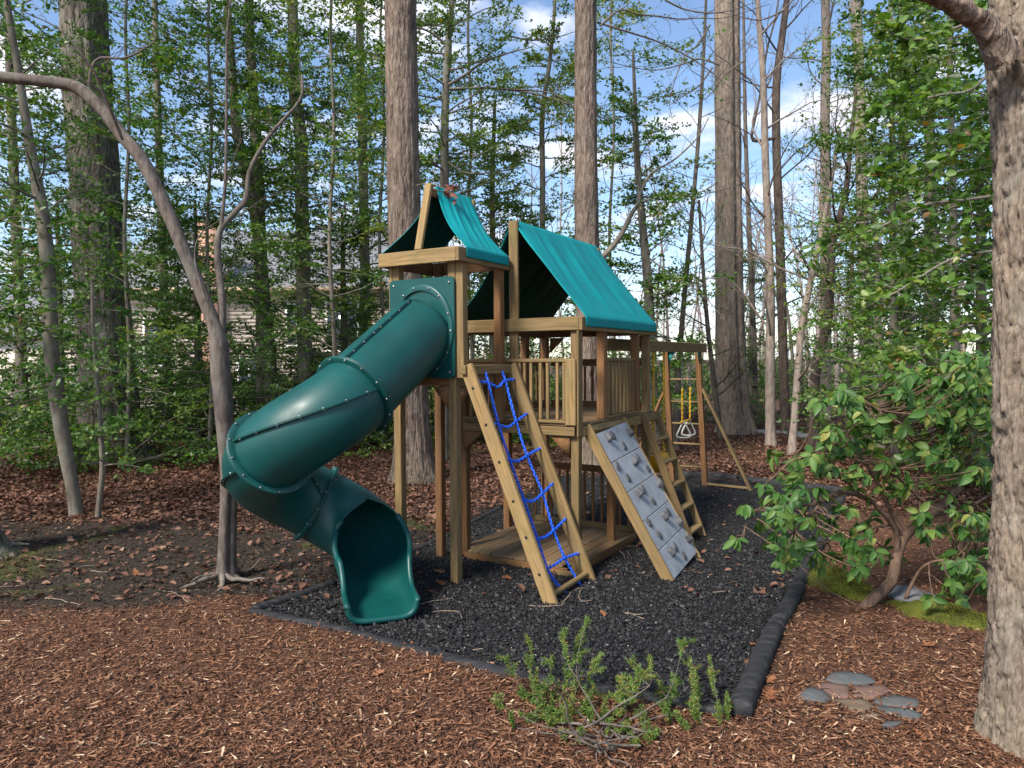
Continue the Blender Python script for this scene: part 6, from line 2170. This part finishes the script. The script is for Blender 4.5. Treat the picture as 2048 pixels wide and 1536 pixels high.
    for k in range(4):
        nu, nv = 7, 3
        u = np.linspace(0, 1, nu)[:, None]; v = np.linspace(-1, 1, nv)[None]
        w = 0.20 * np.sin(math.pi * np.clip(u, 0.001, .999) ** 0.85) ** 0.75 * (1.0 + 0.12 * k)
        X = u + 0 * v
        Yv = w * v
        Z = 0.10 * np.abs(v) * w / 0.2 - (0.10 + 0.08 * k) * u ** 2 + 0.012 * np.sin(u * 9 + k) * v
        V = np.stack([X, Yv, Z], -1).reshape(-1, 3)
        i, j = np.meshgrid(np.arange(nu - 1), np.arange(nv - 1), indexing='ij')
        Fq = np.stack([i * nv + j, (i + 1) * nv + j, (i + 1) * nv + j + 1, i * nv + j + 1], -1).reshape(-1, 4)
        for q in range(3):
            rn = (0.08, 0.3, 0.6)[q] + 0.05 * k
            shapes.append(mesh_np('leaf', V, Fq, MAT['rhodo'], True, {'rnd': np.full(len(Fq), min(rn, .98))}))
    order = sorted(range(len(leaves)), key=lambda i: -leaves[i][3] / leaves[i][0][1])
    rest = Acc()
    for n, i in enumerate(order):
        p, D, N, L, q = leaves[i]
        x = Vector(D); y = Vector(N).cross(x).normalized(); z = x.cross(y)
        if n < 300:
            o = link('leaf', shapes[int(q * len(shapes)) % len(shapes)], root)
            m = Matrix((x * L, y * L, z * L)).transposed().to_4x4()
            m.translation = Vector(p - base)
            o.matrix_local = m
        else:
            me = shapes[int(q * len(shapes)) % len(shapes)]
            V = np.empty(len(me.vertices) * 3, np.float32); me.vertices.foreach_get('co', V); V = V.reshape(-1, 3)
            Rm = np.array(Matrix((x * L, y * L, z * L)))
            rest.add(V @ Rm + p, np.array([list(f.vertices) for f in me.polygons]), a=float(q))
    if rest.n:
        tag(link('smaller_leaves', rest.mesh('smaller_leaves', MAT['rhodo'], True, base), root), kind='stuff')


rhododendron()


# ------------------------------------------------------------------ low evergreen shrub in the foreground
def yew():
    b = on_ground(1228, 1492)
    base = np.array([b[0], b[1], 0.0])
    root = tag(empty('yew_shrub', base), 'sparse low evergreen shrub with feathery sprigs in the foreground mulch', 'shrub')
    r = np.random.default_rng(44)
    tips = [(765, 60), (580, 215), (320, 260), (120, 380), (490, 350), (300, 380), (700, 220), (880, 340), (720, 290), (1260, 350), (1110, 400), (1530, 230), (1570, 370), (1730, 370), (1720, 480), (1000, 520), (1080, 540), (1340, 560), (1450, 560), (1600, 520), (240, 680),
            (650, 680), (170, 860), (330, 880), (560, 800), (500, 900), (770, 680), (980, 660), (720, 940), (480, 1070), (570, 1180), (1000, 980), (1060, 1060), (1130, 1210), (1290, 1200), (1380, 880), (1500, 1060), (1400, 990), (1870, 700), (1790, 760), (1600, 770), (1180, 900),
            (700, 1080), (780, 1120), (1260, 1190), (850, 420), (640, 430), (540, 560), (820, 600), (1180, 480), (420, 760), (620, 1000), (900, 780), (1080, 700), (380, 560), (930, 1120), (1640, 640), (60, 720)]
    st, lf = Acc(), Acc()
    hub = base + np.array([0, 0, 0.05])
    mains = []
    for k in range(22):
        a = r.uniform(0, 6.28)
        mains.append(grow(r, hub + r.normal(0, .09, 3) * [1, 1, 0], [math.cos(a), math.sin(a), 0.12], r.uniform(0.3, 0.75), 7, 0.2, 0.03))
    for m in mains:
        st.add(*tube(resample(m, 16), np.linspace(r.uniform(.006, .010), 0.003, 16), 6))
    allm = np.concatenate(mains)
    for u, v in tips:
        x, y = 980 + u / 3.94, 1220 + v / 3.94
        # farther sprigs stand on the far side of the shrub
        Y = np.interp(y, [1230, 1330, 1420, 1536], [4.75, 4.6, 4.35, 4.0]) + r.normal(0, 0.08)
        tip = at(x, y, Y)
        tip[2] = max(tip[2], 0.06)
        k = np.argmin(np.linalg.norm((allm - tip) * [1, 1, 0.6], axis=1))
        q = allm[k]
        mid = q * 0.55 + tip * 0.45 - np.array([0, 0, 0.04]) + r.normal(0, 0.015, 3)
        tw = resample(np.array([q, mid, tip]), 22)
        st.add(*tube(tw, np.linspace(0.0036, 0.0014, 22), 5))
        # feathery needles, denser towards the tip, with a few side sprigs
        sprigs = [(tw, r.uniform(0.10, 0.2))]
        for s_ in range(r.integers(4, 8)):
            i = r.integers(9, 21)
            d = norm(tw[i + 1] - tw[i]) + r.normal(0, 0.55, 3)
            c = grow(r, tw[i], d, r.uniform(0.04, 0.10), 6, 0.12, 0.04)
            st.add(*tube(c, np.linspace(0.0025, 0.0012, 7), 4))
            sprigs.append((c, 0.2))
        tone = r.uniform(0.35, 0.75)
        for P, ln in sprigs:
            seg = np.linalg.norm(np.diff(P, axis=0), axis=1)
            s = np.concatenate([[0], np.cumsum(seg)])
            n = int(min(ln, s[-1]) / 0.0011)
            m = s[-1] - r.random(n) * min(ln, s[-1])
            p = np.stack([np.interp(m, s, P[:, k2]) for k2 in range(3)], -1)
            t = norm(P[-1] - P[len(P) // 2])
            D = norm(r.normal(0, 1, (n, 3)) * [1, 1, .7] + t * 0.7)
            L = r.uniform(0.016, 0.030, n)
            leaf_mesh(lf, p, D, norm(r.normal(0, .6, (n, 3)) + [0, 0, .7]), L, 0.0055, np.where(r.random(n) < .05, 1.0, np.clip(r.normal(tone, .16, n), 0, .95)), 0.1, 0.1)
    tag(link('stems', st.mesh('stems', MAT['bark_pink'], True, base), root), kind='stuff')
    tag(link('needles', lf.mesh('needles', MAT['yew'], False, base), root), kind='stuff')


yew()


# ------------------------------------------------------------------ moss bank beside the border, stone path behind
def moss_bank():
    pts = [(1622, 1150), (1660, 1165), (1700, 1182), (1750, 1203), (1800, 1212), (1860, 1228), (1920, 1242), (1985, 1255), (2060, 1275)]
    C = resample(np.array([on_ground(*p) for p in pts]), 90)
    w = np.interp(np.linspace(0, 1, 90), [0, .1, .3, .42, .6, 1], [0.20, 0.33, 0.24, 0.12, 0.26, 0.22])
    h = np.interp(np.linspace(0, 1, 90), [0, .1, .3, .42, .6, 1], [0.05, 0.17, 0.11, 0.03, 0.12, 0.10])
    t = norm(np.gradient(C, axis=0)); sd = norm(np.cross(t, [0, 0, 1]))
    v = np.linspace(-1, 1, 21)
    G = C[:, None] + sd[:, None] * (v[None, :, None] * w[:, None, None])
    z = h[:, None] * (1 - v[None] ** 2) - 0.03
    G[..., 2] = ground_h(G[..., 0], G[..., 1]) + z + (fbm(G * 8, 3) - 0.5) * 0.05 * (1 - v[None] ** 2)
    n = 21
    i, j = np.meshgrid(np.arange(89), np.arange(20), indexing='ij')
    Fq = np.stack([i * n + j, i * n + j + 1, (i + 1) * n + j + 1, (i + 1) * n + j], -1).reshape(-1, 4)
    ac = Acc()
    r = np.random.default_rng(55)
    ac.add(G.reshape(-1, 3), Fq, a=np.clip(fbm(G.reshape(-1, 3)[Fq[:, 0]] * 6, 3) * 1.3 - 0.2, 0, 1))
    m = 14000
    fi, fj = r.uniform(0, 88.9, m), np.clip(r.normal(10, 4.5, m), 0.2, 19.8)
    P = G[fi.astype(int), fj.astype(int)] + r.normal(0, 0.008, (m, 3)) * [1, 1, 0]
    keep = fbm(P * 4 + 3, 3) > 0.40
    P = P[keep]; m = len(P)
    leaf_mesh(ac, P - [0, 0, .004], norm(r.normal(0, .7, (m, 3)) + [0, 0, 1]), r.normal(0, 1, (m, 3)), r.uniform(0.012, 0.03, m), 0.007, r.random(m))
    c = C.mean(0); c[2] = 0
    tag(link('moss_bank', ac.mesh('moss_bank', MAT['moss'], False, c), loc=c), 'low mossy bank running right from the border timber under the rhododendron', 'moss', kind='stuff')


moss_bank()


def stone_path():
    MAT['path'] = plain_mat('grey_path_stone', (0.20, 0.20, 0.21), 0.85, 0.3, 8, 0.5, 0.01)
    r = np.random.default_rng(66)
    rows = [(1490, 866, 1560, 868), (1566, 868, 1600, 871), (1588, 873, 1640, 879), (1648, 880, 1702, 886), (1700, 890, 1760, 897)]
    lab = ['flat grey path stone behind the thin pale trunk', 'short grey path stone between two slim trunks', 'grey path stone left of the dark crooked trunk', 'long grey path stone right of the dark crooked trunk', 'grey path stone by the hemlock foot']
    for (xa, ya, xb, yb), lb in zip(rows, lab):
        a, b = on_ground(xa, ya), on_ground(xb, yb)
        c = (a + b) / 2; c[2] = float(ground_h(c[0], c[1]))
        d = b - a; L = np.hypot(d[0], d[1]); e = d / L; s = np.array([-e[1], e[0], 0])
        prof = []
        for k in range(14):
            an = 2 * math.pi * k / 14
            p = e * (L / 2) * np.sign(math.cos(an)) * abs(math.cos(an)) ** .5 + s * 0.28 * np.sign(math.sin(an)) * abs(math.sin(an)) ** .5
            prof.append(p * r.uniform(.9, 1.05))
        prof = np.array(prof)
        V = np.concatenate([prof + [0, 0, -.05], prof + [0, 0, .05], prof * .94 + [0, 0, .065], [[0, 0, .07]]])
        n = 14
        Fq = [[q * n + k, q * n + (k + 1) % n, (q + 1) * n + (k + 1) % n, (q + 1) * n + k] for q in range(2) for k in range(n)]
        o = link('path_stone', mesh_np('path_stone', V, Fq, MAT['path'], T=[[2 * n + k, 2 * n + (k + 1) % n, 3 * n] for k in range(n)]), loc=c)
        tag(o, lb, 'stone', 'grey stones of the far path')


stone_path()


# ------------------------------------------------------------------ what lies on the ground
def scatter():
    r = np.random.default_rng(77)

    def tetra(ac, P, ang, L, W, Hh, tilt, rnd):
        n = len(P)
        d = np.stack([np.cos(ang), np.sin(ang), tilt], -1); d = norm(d)
        s = norm(np.cross(d, [0, 0, 1.0])); u = np.cross(s, d)
        V = np.stack([P - d * L[:, None] / 2 - s * W[:, None] / 2, P - d * L[:, None] / 2 + s * W[:, None] / 2 + u * Hh[:, None] * .3, P + d * L[:, None] / 2 + u * Hh[:, None], P + d * L[:, None] * .4 + s * W[:, None] * .3 - u * Hh[:, None] * .2], 1)
        b = np.arange(n)[:, None] * 4
        T = np.concatenate([b + np.array([[0, 1, 2]]), b + np.array([[0, 2, 3]]), b + np.array([[1, 3, 2]])])
        ac.add(V.reshape(-1, 3), None, T, a=np.tile(rnd, 3))

    # bark mulch
    n = 132000
    y = 3.1 + (10.5 - 3.1) * r.random(n) ** 1.7
    x = r.uniform(-1, 1, n) * (y * 0.76 + 0.8)
    pit, mul, lawn, leaf, moss = zones(x, y)
    k = r.random(n) < mul * np.clip(7.5 / y - 0.25, 0.3, 1)
    for S_ in STONES:
        k &= ~(in_poly(x, y, S_) & (r.random(n) < 0.97))
    x, y = x[k], y[k]; m = len(x)
    z = ground_h(x, y)
    ac = Acc()
    L = np.exp(r.normal(math.log(0.036), 0.5, m)).clip(0.014, 0.11)
    rn = np.clip(r.beta(2.0, 2.6, m), 0, .93); rn = np.where(r.random(m) < .025, 1.0, rn)
    tetra(ac, np.stack([x, y, z + 0.006 + 0.010 * r.random(m)], -1), r.uniform(0, 6.28, m), L, (L * r.uniform(0.12, 0.30, m)).clip(0.004, .014), r.uniform(0.002, 0.007, m), r.normal(0, .25, m), rn)
    tag(link('bark_mulch', ac.mesh('bark_mulch', MAT['chip'])), 'brown shredded bark mulch in front of and beside the play area', 'mulch', kind='stuff')
    # black rubber nuggets
    n = 180000
    y = 4.2 + (14 - 4.2) * r.random(n) ** 1.5
    x = r.uniform(-2.6, 6, n)
    pd = poly_dist(x, y, PIT)
    k = r.random(n) < np.where(pd < -0.02, 1, np.where((x < 0.2) & (y > 6.6), np.exp(-np.maximum(pd, 0) / 0.35) * 0.6, 0)) * np.clip(9.0 / y - 0.3, 0.3, 1)
    x, y = x[k], y[k]; m = len(x)
    ac = Acc()
    S = np.exp(r.normal(math.log(0.0105), 0.55, m)).clip(0.005, 0.032)
    rn = np.clip(r.beta(1.6, 2.2, m), 0, .95); rn = np.where((r.random(m) < .012) & (S < .012), 1.0, rn)
    tetra(ac, np.stack([x, y, ground_h(x, y) + 0.004 + .008 * r.random(m)], -1), r.uniform(0, 6.28, m), S * 1.5, S, S * .7, r.normal(0, .4, m), rn)
    tag(link('rubber_mulch', ac.mesh('rubber_mulch', MAT['nugget'])), 'black rubber mulch filling the play area', 'rubber mulch', kind='stuff')
    # woody debris on the bare soil and between the nuggets
    n = 65000
    y = 5.6 + (15 - 5.6) * r.random(n)
    x = r.uniform(-1, 1, n) * (y * 0.74 + 1)
    pit, mul, lawn, leaf, moss = zones(x, y)
    k = r.random(n) < np.where(pit > .5, 0.05 + 0.14 * np.clip((y - 8) / 5, 0, 1), (1 - mul) * (1 - 0.75 * leaf) * 1.5)
    x, y = x[k], y[k]; m = len(x)
    ac = Acc()
    L = np.exp(r.normal(math.log(0.035), 0.55, m)).clip(0.012, 0.15)
    rn = np.clip(r.beta(1.5, 2.2, m), 0, 1)
    tetra(ac, np.stack([x, y, ground_h(x, y) + 0.006 + .012 * r.random(m)], -1), r.uniform(0, 6.28, m), L, (L * .16).clip(.004, .012), r.uniform(.003, .008, m), r.normal(0, .2, m), rn)
    tag(link('woody_debris', ac.mesh('woody_debris', MAT['debris'])), 'chips and bits of twig over the dark soil at the left', 'debris', kind='stuff')
    # dead leaves
    n = 150000
    y = 6.5 + (30 - 6.5) * r.random(n) ** 1.25
    x = r.uniform(-1, 1, n) * (y * 0.76 + 1)
    pit, mul, lawn, leaf, moss = zones(x, y)
    dens = np.where(pit > .3, 0.015, np.maximum(leaf * 1.0, 0.08) * (1 - 0.93 * mul)) * (1 - .9 * lawn) * np.clip(14 / y, .35, 1)
    k = r.random(n) < dens
    x, y = x[k], y[k]; m = len(x)
    ac = Acc()
    P = np.stack([x, y, ground_h(x, y) + 0.008 + .02 * r.random(m)], -1)
    a = r.uniform(0, 6.28, m)
    D = np.stack([np.cos(a), np.sin(a), r.normal(0.1, .3, m)], -1)
    N = norm(r.normal(0, .42, (m, 3)) + [0, 0, 1])
    L = r.uniform(0.05, 0.105, m)
    W = L * r.uniform(.45, .75, m); rn = np.clip(r.beta(2, 2.4, m), 0, 1)
    for sel, six in ((y < 11.5, True), (y >= 11.5, False)):
        leaf_mesh(ac, P[sel], D[sel], N[sel], L[sel], W[sel], rn[sel], 0.22, 0.12, six)
    tag(link('leaf_litter', ac.mesh('leaf_litter', MAT['dead_leaf'])), 'brown dead leaves carpeting the wood floor', 'leaf litter', kind='stuff')


scatter()


def oak_leaf_mesh(seed):
    """lobed dead oak leaf, curled"""
    r = np.random.default_rng(seed)
    nseg = 26
    u = np.linspace(0, 1, nseg)
    w = (0.10 + 0.24 * np.sin(math.pi * np.clip(u, 0, 1)) ** .8) * (0.62 + 0.38 * np.cos(u * 2 * math.pi * 4.2 + r.uniform(-.5, .5)))
    w[0] = w[-1] = 0.01
    cv = r.uniform(.25, .6); cr = r.uniform(.15, .5)
    rows = []
    for v in (-1, -.5, 0, .5, 1):
        rows.append(np.stack([u - .5, v * w, cr * (v * w) ** 2 * 3 + cv * (u - .5) ** 2 * (.6 + .4 * v) + .03 * np.sin(u * 11 + v * 2)], -1))
    V = np.stack(rows, 1).reshape(-1, 3)
    V[:, 2] -= V[:, 2].min()
    i, j = np.meshgrid(np.arange(nseg - 1), np.arange(4), indexing='ij')
    Fq = np.stack([i * 5 + j, (i + 1) * 5 + j, (i + 1) * 5 + j + 1, i * 5 + j + 1], -1).reshape(-1, 4)
    return mesh_np('oak_leaf', V, Fq, MAT['oak_leaf'], True, {'rnd': np.full(len(Fq), r.random())})


OL = [oak_leaf_mesh(k) for k in range(9)]
FALLEN = [(890, 1062, .15, 'orange oak leaf lying just left of the tall front post of the tower'), (1048, 1133, .13, 'russet oak leaf at the left foot of the chain ladder'), (1015, 1157, .12, 'pale curled oak leaf left of the chain ladder foot'), (880, 1145, .16, 'pale ragged oak leaf beside the slide exit, left of the front post'),
          (882, 1168, .13, 'russet oak leaf just below the pale ragged leaf beside the slide exit'), (1206, 1228, .10, 'small orange leaf alone in the black mulch below the chain ladder'), (1385, 1142, .07, 'tiny orange leaf by the foot of the climbing wall'), (695, 1206, .10, 'brown leaf beside the left side of the slide exit'),
          (775, 1236, .13, 'pale brown leaf under the end of the slide'), (815, 1294, .11, 'pale curled leaf just inside the front edging'), (978, 1328, .10, 'orange leaf resting against the middle of the front edging'), (1514, 1291, .10, 'pale orange leaf beside the right border timber, upper of two'), (1498, 1327, .11, 'orange curled leaf beside the right border timber, lower of two'),
          (1540, 1397, .16, 'large pink-brown leaf on the mulch right of the border timber end'), (1541, 1364, .12, 'long brown leaf strip on the mulch against the border timber'), (1858, 1296, .17, 'large russet leaf standing in the mulch left of the pale trunk'), (1687, 1322, .08, 'small pale leaf in the mulch above the flagstones'), (1555, 1147, .10, 'dark russet leaf in the black mulch under the rhododendron'), (1563, 1175, .05, 'small pale leaf in the black mulch near the border'),
          (1630, 1431, .06, 'tiny yellowish leaf below the grey flagstone'), (1842, 1480, .09, 'pinkish leaf in the mulch at the lower right'), (757, 1353, .11, 'pale two-part leaf in the brown mulch below the slide'), (852, 1352, .09, 'orange upright leaf in the brown mulch'), (540, 945, .14, 'orange leaf behind the slide beyond the forked sapling'), (165, 1128, .11, 'orange leaf in the dark soil at the left'),
          (270, 1150, .14, 'pinkish brown leaf at the left below the massive oak'), (180, 1075, .18, 'large pale leaf below the thin sapling'), (408, 1033, .13, 'orange leaf left of the forked sapling')]


def put_leaf(px, py, L, lb, k):
    p = on_ground(px, py)
    p[2] = float(ground_h(p[0], p[1])) + 0.012
    o = tag(link('oak_leaf', OL[k % len(OL)], loc=p), lb, 'leaf', 'fallen oak leaves')
    r = random.Random(k)
    o.scale = (L,) * 3
    o.rotation_euler = (r.uniform(-.25, .25), r.uniform(-.25, .25), r.uniform(0, 6.28))


for k, (a_, b_, c_, d_) in enumerate(FALLEN):
    put_leaf(a_, b_, c_, d_, k)


def roof_leaves():
    c = ps_world((0.30, 0.30, 3.99))
    t = tag(empty('dead_leaf_cluster', c), 'reddish dead leaf cluster caught on the ridge of the small teal canopy', 'leaf')
    r = np.random.default_rng(6)
    b = np.array([[0, 0, 0], [-0.08, -0.02, 0.03], [-0.2, -0.03, 0.06], [-0.32, 0, 0.05]])
    V_, F_ = tube(resample(b, 12), 0.004, 5)
    link('stalk', mesh_np('stalk', V_, F_, MAT['twig'], True), t)
    MAT['red_leaf'] = plain_mat('red_dead_leaf', (0.20, 0.055, 0.028), 0.7, 0.4)
    for k in range(7):
        me = OL[k].copy(); me.materials.clear(); me.materials.append(MAT['red_leaf'])
        o = link('leaf', me, t)
        o.location = r.normal(0, 0.035, 3) + np.array([.02, 0, -.02])
        o.scale = (r.uniform(.10, .15),) * 3
        o.rotation_euler = tuple(r.uniform(0, 6.28, 3))


roof_leaves()

TW = [([(800, 1228), (850, 1206), (905, 1198)], 'short pale twig to the right of the slide lip'), ([(700, 1218), (722, 1228), (745, 1248)], 'pale twig in front of the left wall of the slide'), ([(1060, 1210), (1100, 1213), (1130, 1210)], 'pale straight twig at the left foot of the chain ladder'),
      ([(1125, 1208), (1140, 1190), (1150, 1180), (1185, 1172)], 'pale forked twig across the foot of the chain ladder'), ([(1165, 1175), (1158, 1190), (1163, 1203), (1182, 1202)], 'pale hooked twig right of the chain ladder foot'), ([(1250, 1226), (1270, 1232), (1290, 1236)], 'short pale stick in the black mulch'),
      ([(1255, 1224), (1275, 1228), (1300, 1226)], 'second pale stick crossing the first in the black mulch'), ([(862, 1225), (885, 1222), (915, 1224), (925, 1235)], 'bent pale twig right of the slide lip'), ([(40, 1178), (25, 1180), (0, 1183)], 'pale twig at the left edge'), ([(88, 1205), (130, 1206), (160, 1212)], 'pale bark stick lying left of the forked sapling'),
      ([(135, 1155), (160, 1140), (192, 1135)], 'thin pale twig in the dark soil'), ([(183, 1147), (200, 1150), (216, 1151)], 'stubby white stick in the dark soil'), ([(320, 1182), (350, 1190), (375, 1208)], 'pale twig below the forked sapling roots'), ([(60, 1118), (90, 1122), (130, 1126)], 'long thin twig beside the mossy root flare'),
      ([(1233, 1097), (1245, 1105), (1249, 1117)], 'short pale twig beside the climbing wall'), ([(1425, 1186), (1450, 1183), (1460, 1184)], 'short pale twig in the black mulch right of the climbing wall'), ([(1505, 1175), (1520, 1177), (1530, 1180)], 'short pale stick near the right border timber'), ([(945, 1300), (965, 1298)], 'tiny pale stick in the black mulch by the front edging'),
      ([(1340, 1397), (1380, 1406), (1420, 1398)], 'thin pale twig behind the evergreen shrub'), ([(270, 1500), (300, 1494), (340, 1502)], 'brown stick in the front mulch'), ([(40, 1412), (60, 1402), (82, 1393)], 'dark curved bark strip in the front mulch at the left')]
for k, (pts, lb) in enumerate(TW):
    P = np.array([on_ground(*p) for p in pts])
    P[:, 2] = ground_h(P[:, 0], P[:, 1]) + 0.012
    Q = resample(P, 18)
    Q = Q + (fbm(Q * 9 + k, 2)[:, None] - .5) * .03 * np.array([1, 1, .4])
    c = Q.mean(0)
    V_, F_, T_ = tube(Q - c, np.linspace(0.0065, 0.0035, 18), 6, True)
    tag(link('twig', mesh_np('twig', V_, F_, MAT['twig'], True, T=T_), loc=c), lb, 'twig', 'fallen twigs')
